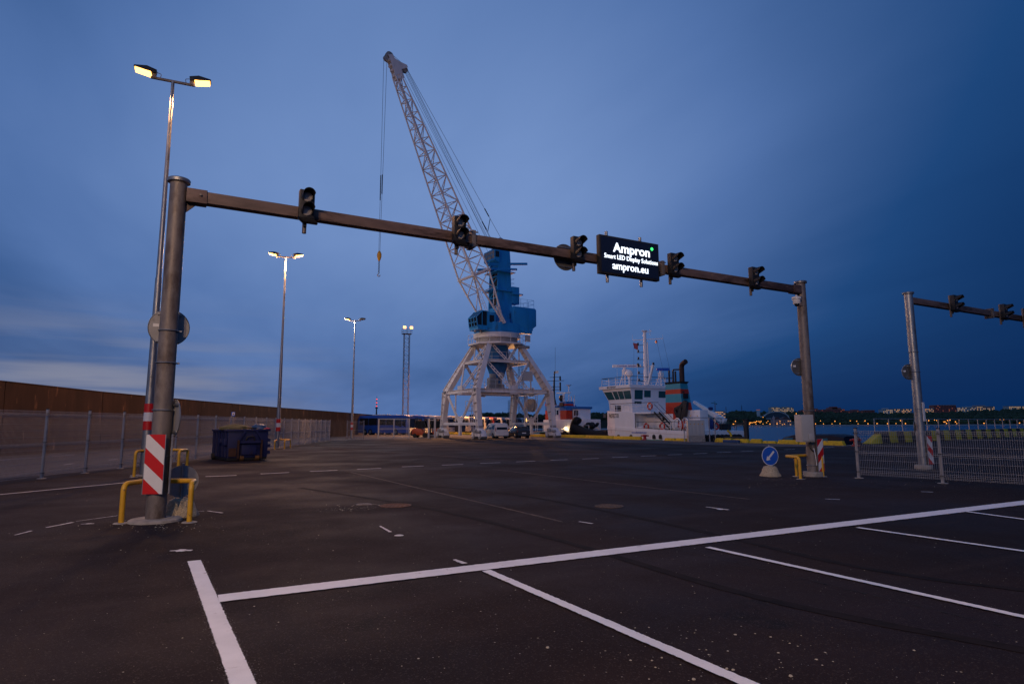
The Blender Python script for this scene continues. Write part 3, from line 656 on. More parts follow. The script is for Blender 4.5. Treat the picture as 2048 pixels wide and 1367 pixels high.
# the lit display board
xa, xb = gx(1189.5), gx(1307.5); zc = BZ + .02; W = xb - xa
zt, zb = None, None
pt = gL + GX * ((xa + xb) / 2) - GY * (BR + .15); zt = z_at(gL + GX * xa - GY * (BR + .15), 469); zb = z_at(gL + GX * xa - GY * (BR + .15), 546.5)
led = thing('display_board', 'black electronic board with glowing white lettering fixed to the gantry beam', 'display board', (pt.x, pt.y, (zt + zb) / 2), GA); Hh = zt - zb
mb = MB(); mb.bx(-W / 2, W / 2, -.07, .07, -Hh / 2, Hh / 2); mb.build('cabinet', m_blackm, led, bevel=.01)
mb = MB(); mb.bx(-W / 2 + .05, W / 2 - .05, -.078, -.071, -Hh / 2 + .05, Hh / 2 - .05); mb.build('screen', M_('screen_black', (0.010, 0.016, 0.040), .35, bump=.2, bs=200), led)
for x in (-W * .32, W * .25):
    mb = MB(); mb.tube((x, .11, -Hh / 2 - .18), (x, .11, Hh / 2 + .17), .042, n=12); mb.build('support_pipe', m_galv, led)
yy = -.084
for txt, sz_, x, z, off in [('Ampron', Hh * .335, .03 * W, Hh * .205, .007), ('Smart LED Display Solutions', Hh * .168, .02 * W, -.035 * Hh, .001), ('ampron.eu', Hh * .275, .0, -Hh * .265, .003)]:
    o = text_mesh(txt, sz_, m_ledw, fr((x, yy, z), (1, 0, 0), (0, 0, 1)), .003, off, parent=led)
    xs = [v.co.x for v in o.data.vertices]; want = {'A': .62, 'S': .90, 'a': .60}[txt[0]] * W; f_ = want / (max(xs) - min(xs))
    for v in o.data.vertices: v.co.x = x + (v.co.x - x) * f_
mb = MB(); mb.disc((W * .375, yy, Hh * .335), (0, 1, 0), .045, .006, 14); mb.build('indicator', m_ledg, led)

# round road signs seen from behind, fixed to poles and beam
m_sback_shade = M_('shaded_sign_back', (.085, .085, .09), .6, .1, var=.2, vs=4)  # sign-back colour darkened to stand in for shade on these discs
def round_sign(c, nrm, r, label, mat=m_sback):
    t0 = thing('road_sign', label, 'road sign', c, math.atan2(nrm[1], nrm[0]))
    mb = MB(); mb.disc((0, 0, 0), (1, 0, 0), r, .004, 36); mb.build('disc', mat, t0)
    mb = MB(); mb.torus((0, 0, 0), (1, 0, 0), r, .010, 36, 6); mb.build('rim', m_galv, t0)
    mb = MB()
    for z in (-r * .75, r * .75): mb.bx(-.035, -.004, -r * .6, r * .6, z - .02, z + .02)
    mb.build('clamp_rail', m_galv, t0)
    mb = MB(); mb.box((-.004, r * .62, r * .1), (.002, .1, .06)); mb.build('sticker', m_white, t0)
    return t0
def at_pole(base, py, off): p = base + off; p.z = z_at(base, py); return p
round_sign(at_pole(gL, 652, GY * .21), GY, .345, 'round sign seen from behind, halfway up the left gantry pole')
c = gL + GX * gx(1141) + GY * .16; c.z = BZ - .03; round_sign(c, GY, .35, 'round sign seen from behind on the gantry beam left of the display', m_sback_shade)
round_sign(at_pole(gR, 733, GY * .16 - GX * .11), GX * .35 + GY * .9, .29, 'round sign seen from behind on the right pole of the main gantry', m_sback_shade)
round_sign(at_pole(g3, 743, GY * .16 - GX * .12), GX * .35 + GY * .9, .29, 'round sign seen from behind on the right-hand gantry pole', m_sback_shade)
round_sign(at_pole(g3, 854, GY * .2 + GX * .18), GX * -.2 + GY * 1, .36, 'low round sign behind the right-hand gantry pole near the fence')
round_sign(at_pole(gL, 836, GX * .20 - GY * .05), GX * .97 + GY * .25, .33, 'round sign seen edge-on low on the left gantry pole')

# red and white hazard panels
def hazard(c, ang, w, h, label, flip=1):
    t0 = thing('hazard_panel', label, 'hazard panel', c, ang)
    mb = MB(); mb.bx(-w / 2, w / 2, .003, .018, 0, h); mb.build('backing', m_galv, t0)
    n_ = 5; sl = w * .95; st = (h + sl) / n_
    for i in range(n_):
        z0 = -sl + i * st; z1 = z0 + st
        # parallelogram band clipped to the panel
        poly = [(-w / 2, z0 + (sl if flip < 0 else 0)), (w / 2, z0 + (0 if flip < 0 else sl)), (w / 2, z1 + (0 if flip < 0 else sl)), (-w / 2, z1 + (sl if flip < 0 else 0))]
        def clip(pl, lim, up_):
            out = []
            for k in range(len(pl)):
                a, b_ = pl[k], pl[(k + 1) % len(pl)]; ia = (a[1] <= lim) if up_ else (a[1] >= lim); ib = (b_[1] <= lim) if up_ else (b_[1] >= lim)
                if ia: out.append(a)
                if ia != ib: t_ = (lim - a[1]) / (b_[1] - a[1]); out.append((a[0] + (b_[0] - a[0]) * t_, lim))
            return out
        pl = clip(clip(poly, h, True), 0, False)
        if len(pl) < 3: continue
        mb = MB(); mb.prism([(x, 0, z) for x, z in pl], (0, .002, 0)); mb.build('stripe', m_red if i % 2 == 0 else m_white, t0)
    mb = MB(); mb.bx(-w / 2 - .012, -w / 2, -.004, .024, -.005, h + .005); mb.bx(w / 2, w / 2 + .012, -.004, .024, -.005, h + .005); mb.build('edge_frame', m_galv, t0)
    return t0
def facing(p): return math.atan2(-p.y, -p.x) + math.pi / 2     # turn local -Y to the camera
zp0, zp1 = z_at(gL, 985), z_at(gL, 868)
hazard(gL + Vector((.02, -.20, zp0)), R(6), .33, zp1 - zp0, 'bright red and white striped panel on the front of the left gantry pole', -1)
hazard(gL + Vector((.188, .06, zp0)), R(118), .26, zp1 - zp0, 'striped panel seen edge-on at the right side of the left gantry pole')
hazard(gL + Vector((-.20, .03, zp0 + .05)), R(-66), .28, (zp1 - zp0) * .85, 'striped panel seen edge-on at the left side of the left gantry pole')
zq0, zq1 = z_at(gR, 941), z_at(gR, 877)
hazard(gR + Vector((.20, -.18, zq0)), R(28), .29, zq1 - zq0, 'red and white striped panel on the right pole of the main gantry', 1)
zq0, zq1 = z_at(g3, 927), z_at(g3, 871)
hazard(g3 + Vector((.18, -.19, zq0)), R(24), .28, zq1 - zq0, 'red and white striped panel on the pole behind the right fence', -1)

# yellow pipe guards
def bend(pts, r=.12, k=5):
    out = [Vector(pts[0])]
    for a, b_, c in zip(pts, pts[1:], pts[2:]):
        a, b_, c = Vector(a), Vector(b_), Vector(c); u = (a - b_).normalized(); v = (c - b_).normalized(); rr = min(r, (a - b_).length * .45, (c - b_).length * .45)
        p0, p1 = b_ + u * rr, b_ + v * rr
        for i in range(k + 1):
            t_ = i / k; out.append(p0 * (1 - t_) ** 2 + b_ * 2 * t_ * (1 - t_) + p1 * t_ * t_)
    out.append(Vector(pts[-1])); return out
def guard(loc, legs, h, label, r=.045, brace=None):
    t0 = thing('pipe_guard', label, 'guard rail', loc)
    base = [Vector(q) for q in legs]; pts = [base[0]] + [q + Vector((0, 0, h)) for q in base] + [base[-1]]
    mb = MB(); mb.path(bend(pts, .13), r, 12); mb.build('rail', m_yel, t0)
    for q in base[1:-1]:
        mb = MB(); mb.tube(q, q + Vector((0, 0, h - r * .5)), r, n=12); mb.build('leg', m_yel, t0)
    for q in base:
        mb = MB(); mb.lathe([(.13, 0), (.12, .012), (0, .016)], q, 12); mb.build('footing', m_conc, t0)
    return t0
def guard2(loc, tops, bases, extra, h, label, r=.045):   # rail from a first to a last leg over free corners, plus leg(s) under the rail
    t0 = thing('pipe_guard', label, 'guard rail', loc); hv = Vector((0, 0, h))
    mb = MB(); mb.path(bend([bases[0]] + [bases[0] + hv] + tops + [bases[1] + hv, bases[1]], .13), r, 12); mb.build('rail', m_yel, t0)
    for q in extra: mb = MB(); mb.tube(q, q + hv * .98, r, n=12); mb.build('leg', m_yel, t0)
    for q in bases + extra: mb = MB(); mb.lathe([(.13, 0), (.12, .012), (0, .016)], q, 12); mb.build('footing', m_conc, t0)
q1, q2 = G(242, 1046), G(378.5, 1044); hg = z_at(q1, 967)
cA, cB = gL + Vector((-.42, .27, hg)), gL + Vector((.52, .30, hg))
guard2(gL, [cA - gL, cB - gL], [q1 - gL, q2 - gL], [Vector((cA.lerp(cB, .33).x, cA.lerp(cB, .33).y, 0)) - gL], hg, 'yellow bent pipe guard around the left gantry pole')
q1, q2 = G(1601, 957.5), G(1646, 952.5); hg = z_at(q1, 914)
cA, cB = gR + Vector((-1.0, -.30, hg)), gR + Vector((.22, .36, hg))
guard2(gR, [cA - gR, cB - gR], [q1 - gR, q2 - gR], [Vector((cA.lerp(cB, .36).x, cA.lerp(cB, .36).y, 0)) - gR], hg, 'yellow bent pipe guard around the right pole of the main gantry')
l1, l2, l3 = G(288.4, 951), G(554.5, 895.7), G(703, 877.7)
guard(l1, [Vector((-.02, -.55, 0)), Vector((-.0, .55, 0)), Vector((1.15, .55, 0)), Vector((1.25, -.2, 0))], .85, 'yellow pipe guard at the foot of the nearest lamp post')
q1, q2 = G(549, 898.8), G(568.8, 897.6)
guard(l2, [q1 - l2, Vector((-.3, .7, 0)), Vector((.75, .6, 0)), q2 - l2], z_at(q1, 881), 'yellow pipe guard at the second lamp post near the waste container')

# portable round signs on concrete feet
def portable(loc, ang, front, label, r=.30, hz=.73):
    t0 = thing('portable_sign', label, 'portable sign', loc, ang)
    mb = MB(); mb.lathe([(.33, 0), (.33, .03), (.27, .12), (.22, .26), (.20, .30), (.12, .33), (0, .335)], n=20); mb.build('concrete_foot', m_aggr, t0)
    mb = MB(); mb.tube((0, 0, .3), (0, 0, hz + r + .04), .025, n=10); mb.build('post', m_galv, t0)
    mb = MB(); mb.disc((0, -.036, hz), (0, 1, 0), r, .006, 36); d_ = mb.build('disc', m_sback, t0)
    mb = MB(); mb.disc((0, -.041, hz), (0, 1, 0), r * .99, .003, 36); mb.build('border', m_white, d_)
    mb = MB(); mb.disc((0, -.0445, hz), (0, 1, 0), r * .93, .003, 36); mb.build('face', m_sblue, d_)
    a = R(225); ux, uz = math.cos(a), math.sin(a); vx, vz = -uz, ux; yy = -.0475
    P2 = lambda s, t_: (ux * s + vx * t_, yy, hz + uz * s + vz * t_)
    sc_ = r / .3; mb = MB(); mb.prism([P2(-.20 * sc_, -.032 * sc_), P2(.08 * sc_, -.032 * sc_), P2(.08 * sc_, -.085 * sc_), P2(.20 * sc_, 0), P2(.08 * sc_, .085 * sc_), P2(.08 * sc_, .032 * sc_), P2(-.20 * sc_, .032 * sc_)], (0, .002, 0)); mb.build('arrow', m_white, d_)
    mb = MB(); mb.bx(-.03, .03, -.034, .03, hz - .12, hz - .09); mb.bx(-.03, .03, -.034, .03, hz + .09, hz + .12); mb.build('clamp', m_galv, t0)
    return t0
kp = G(1541, 951.5); portable(kp, R(14), True, 'blue round keep-left arrow sign on a concrete foot near the right gantry pole', .31, z_at(kp, 911))
kb = G(360, 1031); portable(kb, R(222), False, 'round portable sign seen from behind beside the left gantry pole', .30, z_at(kb, 962))

# control cabinet and dome camera on the right pole
cb = gR - GX * .42 - GY * .10; z0, z1 = z_at(cb, 883), z_at(cb, 829)
t0 = thing('control_cabinet', 'pale grey control cabinet strapped to the right pole of the main gantry', 'cabinet', (cb.x, cb.y, z0), R(12)); hh = z1 - z0
mb = MB(); mb.bx(-.23, .23, -.16, .16, 0, hh); mb.build('body', m_grey, t0, bevel=.012)
mb = MB(); mb.bx(-.205, .205, -.175, -.163, .03, hh - .03); mb.build('door', m_grey, t0, bevel=.006)
mb = MB(); mb.bx(.0, .16, -.205, -.178, .05, .26); mb.build('vent_cover', m_grey, t0, bevel=.008)
mb = MB()
for i in range(3): mb.path(bend([(.18 + i * .03, .05, 0), (.18 + i * .02, .03, -.2 - .03 * i), (.33, .05, -.32)], .1), .012, 6)
mb.build('cable', m_black, t0)
mb = MB(); mb.path([(.28, -.02, -.2), (.30, -.05, -.45), (.34, -.03, -.75)], .012, 6); mb.build('conduit', m_white, t0)
cc = gR - GX * .42 - GY * .12; cc.z = z_at(cc, 600)
t0 = thing('dome_camera', 'white dome surveillance camera bracketed to the right gantry pole', 'camera', cc, GA)
mb = MB(); mb.lathe([(.10, -.13), (.115, -.11), (.12, .02), (.145, .03), (.145, .10), (.05, .125), (.03, .17), (0, .175)], n=20); mb.build('housing', m_white, t0)
mb = MB(); mb.sphere((0, 0, -.13), .085, 16, 8); mb.build('dome', m_glass, t0)
mb = MB(); mb.beam((.10, .03, .06), (.28, .08, .0), .05, .06); mb.bx(.24, .30, .0, .15, -.16, .16); mb.build('bracket', m_galvd, t0)
mb = MB(); mb.path([(.0, 0, .17), (.05, .02, .30), (.12, .08, .42)], .008, 5); mb.build('cable', m_black, t0)

# ------------------------------------------------------------------ lamp posts
def lamp_light(name, p, aim, energy, spot=150, r=.5, c=(1.0, .62, .30), parent=None):
    ld = bpy.data.lights.new(name, 'POINT' if spot >= 180 else 'SPOT'); ld.energy = energy; ld.color = c; ld.shadow_soft_size = r
    if spot < 180: ld.spot_size = R(spot); ld.spot_blend = .12 if spot > 170 else .5
    o = bpy.data.objects.new(name, ld); col.objects.link(o); o.location = p; o.rotation_euler = (Vector(aim)).to_track_quat('-Z', 'Y').to_euler()
    if parent is not None: o.parent = parent
    return o
def lamp_post(loc, h, ang, lit, energy, label, band, lc=(1.0, .47, .18), cone=180):
    t0 = thing('lamp_post', label, 'lamp post', loc, ang, 'tall twin-headed lamp posts')
    mb = MB(); mb.tube((0, 0, 0), (0, 0, h * .48), .155, .105, 18, False); mb.tube((0, 0, h * .48), (0, 0, h), .092, .055, 18); mb.build('pole', m_galv, t0)
    for i, (a, c) in enumerate(((0, m_red), (.30, m_white), (.60, m_red))):
        mb = MB(); mb.tube((0, 0, band + a), (0, 0, band + a + .30), .155 - .001 * band - .003, n=18, cap=False); mb.lathe([(.153, band + a), (.156, band + a), (.153, band + a + .3), (.150, band + a + .3)], n=18); mb.build('reflective_band', c, t0)
    mb = MB(); mb.lathe([(.42, 0), (.42, .03), (.2, .05), (0, .05)], n=20); mb.build('footing', m_conc, t0)
    mb = MB(); mb.beam((-.72, 0, h), (.72, 0, h), .09, .08); mb.build('crossarm', m_galvd, t0, bevel=.01)
    for s_, on in zip((-1, 1), lit):
        x = s_ * .64; til = R(9)
        Mh = Matrix.Translation((x, 0, h + .10)) @ Matrix.Rotation(-s_ * til, 4, 'Y')
        def H(q): return Mh @ Vector((q[0] * s_, q[1], q[2]))
        mb = MB(); mb.loft([[H(q) for q in ((-.08, -.13, .05), (-.08, .13, .05), (-.08, .11, .20), (-.08, -.11, .20))], [H(q) for q in ((.24, -.19, .03), (.24, .19, .03), (.24, .16, .22), (.24, -.16, .22))], [H(q) for q in ((.64, -.17, .04), (.64, .17, .04), (.64, .13, .11), (.64, -.13, .11))]]); hd = mb.build('lamp_head', m_blackm, t0, bevel=.015)
        mb = MB(); mb.loft([[H(q) for q in ((.08, -.155, .035), (.08, .155, .035), (.60, .145, .036), (.60, -.145, .036))], [H(q) for q in ((.10, -.14, -.06), (.10, .14, -.06), (.58, .13, -.05), (.58, -.13, -.05))]]); mb.build('lens', m_lamp if on else m_lampd, hd)
        mb = MB(); mb.bx(-.06, .06, -.07, .07, -.10, .12, Matrix.Translation((x - s_ * .03, 0, h + .1))); mb.path(bend([(x - s_ * .1, .05, h + .25), (x - s_ * .25, .05, h + .22), (x - s_ * .2, .05, h)], .06), .012, 5); mb.build('knuckle', m_galvd, t0)
        if on: lamp_light('lamp_light', H((.40, 0, -.30) if cone < 180 else (.75, 0, -.55)), (s_ * .5, 0, -1), energy, cone, .2, lc, parent=t0)
    return t0
h1 = z_at(l1, 163.2)
LP = 3000
d12 = (l1 - l2).normalized()
lamp_post(l1, h1, R(24), (1, 1), 1100, 'tall twin-headed lamp post beside the left gantry pole, both heads lit', 1.55, (1.0, .47, .18), 178)
lamp_post(l2, z_at(l2, 514), R(14), (1, 1), 2800, 'twin-headed lamp post behind the waste container, both heads lit', 1.25)
lamp_post(l3, z_at(l3, 641), R(4), (1, 0), 3000, 'most distant twin-headed lamp post, only its left head lit', 1.1, (1.0, .74, .52))
l0 = l1 + Vector((7.6, -32.0, 0))  # extra unseen post, added for the foreground light coming from behind the view
lamp_post(l0, h1, R(-20), (1, 1), 5600, 'twin-headed lamp post of the same row, added out of view behind the viewer', 1.55, (1.0, .63, .37))

# floodlight masts
def mast(loc, h, w, label, platform=True, nl=4, energy=0, aim=(1, .2, -1.0), mat=m_galvd):
    t0 = thing('floodlight_mast', label, 'light mast', loc, R(20)); hw = w / 2; tri = [(-hw, -hw), (hw, -hw), (hw, hw), (-hw, hw)]
    mb = MB()
    for (x, y) in tri: mb.tube((x, y, 0), (x, y, h), .06, n=5)
    mb.build('chord', mat, t0)
    mb = MB(); k = int(h / (w * .8))
    for i in range(k):
        z0, z1 = h * i / k, h * (i + 1) / k
        for j in range(4):
            a, b_ = tri[j], tri[(j + 1) % 4]
            if i % 2: a, b_ = b_, a
            mb.beam((*a, z0), (*b_, z1), .04); mb.beam((*a, z1), (*b_, z1), .04)
    o = mb.build('lacing', mat, t0); o['kind'] = 'stuff'
    if platform:
        mb = MB(); P = .95; mb.bx(-P, P, -P * .8, P * .8, h, h + .08)
        for x in (-P, 0, P):
            for y in (-P * .8, P * .8): mb.tube((x, y, h), (x, y, h + 1.1), .03, n=5)
        for zz in (.55, 1.1): mb.path([(-P, -P * .8, h + zz), (P, -P * .8, h + zz), (P, P * .8, h + zz), (-P, P * .8, h + zz)], .03, 5, True)
        mb.build('platform', mat, t0)
        for i in range(nl):
            x = -P * .75 + 1.5 * P * i / max(1, nl - 1); mb = MB(); mb.bx(x - .3, x + .3, -P * .8 - .5, -P * .8 - .15, h + 1.0, h + 1.5); f_ = mb.build('floodlight', m_blackm, t0, bevel=.03)
            mb = MB(); mb.bx(x - .29, x + .29, -P * .8 - .56, -P * .8 - .505, h + 1.01, h + 1.49); mb.build('lens', m_lamp, f_)
        if energy: lamp_light('flood_light', (1.2, -P * .8 - 3.2, h + .9), aim, energy, 120, .5, (1.0, .42, .13), t0)
    return t0
mp0 = Vector((-22.2, 129, 0)); mast(mp0, z_at(mp0, 668), 1.1, 'tall lattice floodlight mast with glowing lamps above the buses', True, 2, 70000, (.55, -.55, -1))
mp1 = D(1021, 850, 210); mp1.z = 0; mast(mp1, z_at(mp1, 800), 1.2, 'slim lattice mast behind the crane portal, lower part lit orange', False)
mp2 = D(1042, 850, 190); mp2.z = 0; mast(mp2, z_at(mp2, 727), 1.2, 'taller dark lattice mast behind the right crane legs', False)
# small quay floodlight glowing under the crane
fl = D(1053, 848, 120); fl.z = 0; zf = z_at(fl, 839.5)
t0 = thing('quay_lamp', 'glaring orange lamp on a short post under the crane portal', 'lamp', fl)
mb = MB(); mb.tube((0, 0, 0), (0, 0, zf), .06, n=8); mb.build('post', m_blackm, t0)
mb = MB(); mb.sphere((0, -.1, zf), .32, 14, 8); mb.build('lens', m_lamp, t0)
lamp_light('quay_light', (0, -.6, zf), (0, -1, -.5), 9000, 165, .3, (1, .45, .15), t0)

# ------------------------------------------------------------------ fences
def wire_panel(Lp, h0, h1, folds, r=.0024, sp_=.05):
    mb = MB(); nv = int(Lp / sp_)
    for i in range(nv + 1):
        x = Lp * i / nv; mb.beam((x, 0, h0), (x, 0, h1), r * 2)
    k = max(2, int((h1 - h0) / .2)); zs = [h0 + .02 + (h1 - h0 - .04) * i / k for i in range(k + 1)]
    for z in zs: mb.beam((0, -.004, z), (Lp, -.004, z), r * 2.6)
    for z in folds:                                   # stiffening folds of the mesh
        for dz in (-.05, 0, .05): mb.beam((0, -.03 + abs(dz) * .4, z + dz), (Lp, -.03 + abs(dz) * .4, z + dz), r * 2.6)
        for i in range(0, nv + 1):
            x = Lp * i / nv; mb.beam((x, 0, z - .05), (x, -.03, z), r * 2); mb.beam((x, -.03, z), (x, 0, z + .05), r * 2)
    return mb
def fence(name, label, pts, spacing, h, h0, folds, pr=.035, post_mat=m_steel):
    t0 = thing(name, label, 'fence')
    P = []
    for a, e in zip(pts, pts[1:]):
        L = (e - a).length; k = max(1, round(L / spacing))
        for i in range(k): P.append(a.lerp(e, i / k))
    P.append(pts[-1])
    me = wire_panel(1.0 * spacing, h0, h - .06, folds).mesh('mesh_panel', m_steel, smooth=False, fix=False)
    pm = MB(); pm.bx(-pr, pr, -pr, pr, 0, h); pmm = pm.mesh('post', post_mat)
    cm = MB(); cm.bx(-pr - .006, pr + .006, -pr - .006, pr + .006, h - .01, h + .02)
    for z in [h0 + .1, (h0 + h) / 2, h - .15]: cm.bx(-pr - .03, pr + .03, -pr - .012, pr + .012, z - .015, z + .015)
    cmm = cm.mesh('cap', m_blackm)
    fm = MB(); fm.lathe([(.14, 0), (.13, .014), (0, .018)], n=8); fmm = fm.mesh('footing', m_conc)
    for i, p in enumerate(P):
        d = (P[min(i + 1, len(P) - 1)] - P[max(i - 1, 0)]); ang = math.atan2(d.y, d.x)
        o = obj('post', pmm, t0); o.location = p; o.rotation_euler = (0, 0, ang)
        c = obj('clip', cmm, o); f_ = obj('footing', fmm, o)
    for a, e in zip(P, P[1:]):
        d = e - a; o = obj('mesh_panel', me, t0); o.location = a - Vector((0, 0, 0)) + Vector((d.y, -d.x, 0)).normalized() * (pr + .008); o.rotation_euler = (0, 0, math.atan2(d.y, d.x)); o.scale = (d.length / spacing, 1, 1)
    return t0
fa, fb, fc = G(83, 956.6), G(428, 912.5), G(659, 880.5)
dirf = (fa - G(147.5, 948)).normalized()
fence('mesh_fence', 'long grey steel mesh fence along the pale road by the wall', [fa + dirf * 10, fa, fb, fc], 2.52, 2.25, .08, [.2, 1.1, 2.05])
fence('mesh_fence', 'short run of mesh fence between third lamp post and sliding gate', [G(693.7, 879.5), G(727, 878.6)], 2.6, 2.2, .08, [.2, 1.1, 2.0])
r1, r2 = G(1718, 955.5), G(1886, 966); rd = (r2 - r1)
fence('mesh_fence', 'low steel mesh fence in front of the right-hand gantry pole', [r1, r2, r2 + rd * 1.0, r2 + rd * 2], rd.length, z_at(r1, 856), .10, [.2, .78, 1.38], .036)

# sliding gate in front of the first bus
ga, gb = G(756.6, 876.3), G(818, 876.0); gdv = gb - ga; gt = thing('steel_gate', 'open-framed grey steel gate standing in front of the blue coach', 'gate', ga, math.atan2(gdv.y, gdv.x)); gw = gdv.length
for x, w in ((0, .16), (gw * .5, .12), (gw * .93, .06), (gw, .14)):
    mb = MB(); mb.bx(x - w / 2, x + w / 2, -w / 2, w / 2, 0, 2.45); mb.build('post', m_steel, gt)
for z in (1.2, 2.4, .12):
    mb = MB(); mb.bx(.08, gw - .1, -.03, .03, z - .04, z + .04); mb.build('rail', m_steel, gt)
me = wire_panel(2.5, .15, 2.3, [], .003, .1).mesh('mesh_panel', m_steel, smooth=False, fix=False); o = obj('mesh_panel', me, gt); o.scale = ((gw - .2) / 2.5, 1, 1); o.location = (.1, .05, 0)
t0 = thing('steel_gate', 'pair of thick grey gate posts beside the crane leg', 'gate', G(857, 875.7))
dx = (G(871, 875.4) - G(857, 875.7)).x
for x in (0, dx):
    mb = MB(); mb.bx(x - .11, x + .11, -.11, .11, 0, 2.45); mb.build('post', m_steel, t0)
mb = MB(); mb.bx(.1, dx - .1, -.03, .03, .3, .38); mb.bx(.1, dx - .1, -.03, .03, 2.2, 2.28); mb.build('rail', m_steel, t0)

# ------------------------------------------------------------------ waste container
c0, c1, c2 = G(454, 922.5), G(534.5, 919.5), G(433, 915.5)
cw = (c1 - c0).length; ca = math.atan2((c1 - c0).y, (c1 - c0).x); cdpt = 3.0; chh = z_at(c0, 858)
ct = thing('waste_container', 'dark blue steel waste container with rust-edged hook frame on the asphalt', 'waste container', c0, ca)
mb = MB(); mb.bx(0, cw, .05, cdpt, .16, chh); bod = mb.build('body', m_crateblue, ct, bevel=.02)
for i in range(5):
    y = .35 + i * .6
    for xa_, xb_ in ((-.07, -.002), (cw + .002, cw + .07)): mb = MB(); mb.bx(xa_, xb_, y - .06, y + .06, .2, chh - .05); mb.build('rib', m_crateblue, ct)
mb = MB(); mb.bx(-.09, cw + .09, -.02, .08, chh - .10, chh); mb.bx(-.09, .02, .08, cdpt, chh - .10, chh); mb.bx(cw - .02, cw + .09, .08, cdpt, chh - .10, chh); mb.build('top_rim', m_crateblue, ct, bevel=.015)
rust_e = M_('rusty_edge', (0.05, 0.022, 0.015), .8, .1, var=.5, vs=6)
for x in (cw * .24, cw * .82):
    mb = MB(); mb.bx(x - .03, x + .03, -.17, -.002, .12, chh * .66); mb.build('frame_upright', rust_e, ct)
for a, b_ in ((cw * .24, cw * .40), (cw * .82, cw * .68)):
    mb = MB(); mb.beam((a, -.10, chh * .65), (b_, -.10, chh * .93), .10, .06); mb.build('frame_brace', m_crateblue, ct)
mb = MB(); mb.bx(cw * .27, cw * .79, -.16, -.02, chh * .56, chh * .63); mb.build('crossbar', m_crateblue, ct)
mb = MB(); mb.path(bend([(cw * .42, -.10, chh * .62), (cw * .44, -.14, chh * .76), (cw * .62, -.14, chh * .76), (cw * .64, -.10, chh * .62)], .08), .035, 8); mb.build('lifting_hook_bar', m_blackm, ct)
mb = MB(); mb.bx(cw * .33, cw * .70, -.06, -.004, .30, chh * .50); mb.build('front_plate', m_crateblue, ct, bevel=.01)
for z in (.30, .62, .9):
    mb = MB(); mb.bx(cw + .02, cw + .14, .1, .45, z, z + .16); mb.build('side_bracket', m_crateblue, ct)
mb = MB(); mb.bx(-.16, -.02, .1, .5, .75, 1.05); mb.bx(-.18, -.02, .8, 1.25, .85, 1.05); mb.build('latch_box', m_crateblue, ct, bevel=.01)
for x in (cw * .35, cw * .74):
    mb = MB(); mb.tube((x - .09, .1, .13), (x + .09, .1, .13), .13, n=14); mb.build('roller', M_('dirty_yellow', (.12, .06, .015), .7, var=.4, vs=8), ct)
mb = MB(); mb.tube((-.12, cdpt - .4, .16), (.08, cdpt - .4, .16), .16, n=14); mb.build('rear_wheel', m_rub, ct)
mb = MB(); mb.bx(.02, cw - .02, .1, cdpt - .05, .04, .155); mb.build('skid', m_blackm, ct)
mb = MB(); mb.bx(.04, .38, -.012, -.002, .22, .62); mb.build('rust_patch', rust_e, ct)
# rubbish heaped on top
def lump(name, c, d, mat, label, seed, n=14, m_=9):
    rnd = random.Random(seed); mb = MB(); rings = []
    for i in range(m_ + 1):
        th = math.pi * i / m_; rr = max(math.sin(th), .02)
        rings.append([Vector((c[0] + d[0] * rr * math.cos(k * 2 * math.pi / n) * rnd.uniform(.75, 1.15), c[1] + d[1] * rr * math.sin(k * 2 * math.pi / n) * rnd.uniform(.75, 1.15), c[2] - d[2] * math.cos(th) * rnd.uniform(.8, 1.2))) for k in range(n)])
    mb.loft(rings); o = mb.build(name, mat); o.location = c0; o.rotation_euler = (0, 0, ca); return tag(o, label, 'rubbish', 'rubbish in the waste container')
lump('tarpaulin', (cw * .24, .7, chh + .02), (.72, .6, .20), M_('olive_cloth', (.10, .095, .04), .9, var=.4, vs=5, bump=.6, bs=8), 'crumpled olive tarpaulin bulging over the left of the waste container', 1)
lump('rubbish_sack', (cw * .84, .6, chh + .05), (.36, .4, .20), M_('blue_sack', (.02, .06, .14), .5, var=.4, vs=6, bump=.6, bs=8), 'blue plastic sack on the right end of the waste container', 2)
lump('rubbish_heap', (cw * .57, .8, chh), (.45, .5, .14), M_('mixed_rubbish', (.07, .045, .03), .9, var=.9, vs=9, bump=.8, bs=10), 'low heap of mixed dark rubbish in the middle of the container', 3)
lump('red_cloth', (cw * .985, .15, chh + .02), (.16, .14, .05), M_('red_cloth', (.35, .03, .07), .9, var=.3, vs=6), 'scrap of red cloth at the right corner of the container rim', 4)

# small blue notice board on the far side of the fence
nb = D(465, 860, 52); nb.z = 0; t0 = thing('parking_sign', 'small blue and white sign on a post behind the waste container', 'road sign', nb, R(-5))
mb = MB(); mb.tube((0, 0, 0), (0, 0, z_at(nb, 823)), .03, n=8); mb.build('post', m_steel, t0)
za, zb_ = z_at(nb, 832), z_at(nb, 823); mb = MB(); mb.bx(-.16, .16, -.05, -.035, za, zb_); mb.build('panel', m_sblue, t0); mb = MB(); mb.bx(-.08, .13, -.056, -.052, za + .08, zb_ - .05); mb.build('symbol_field', m_white, t0)
mb = MB(); mb.bx(-.02, .06, -.061, -.058, za + .12, zb_ - .12); mb.build('symbol', m_blackm, t0)
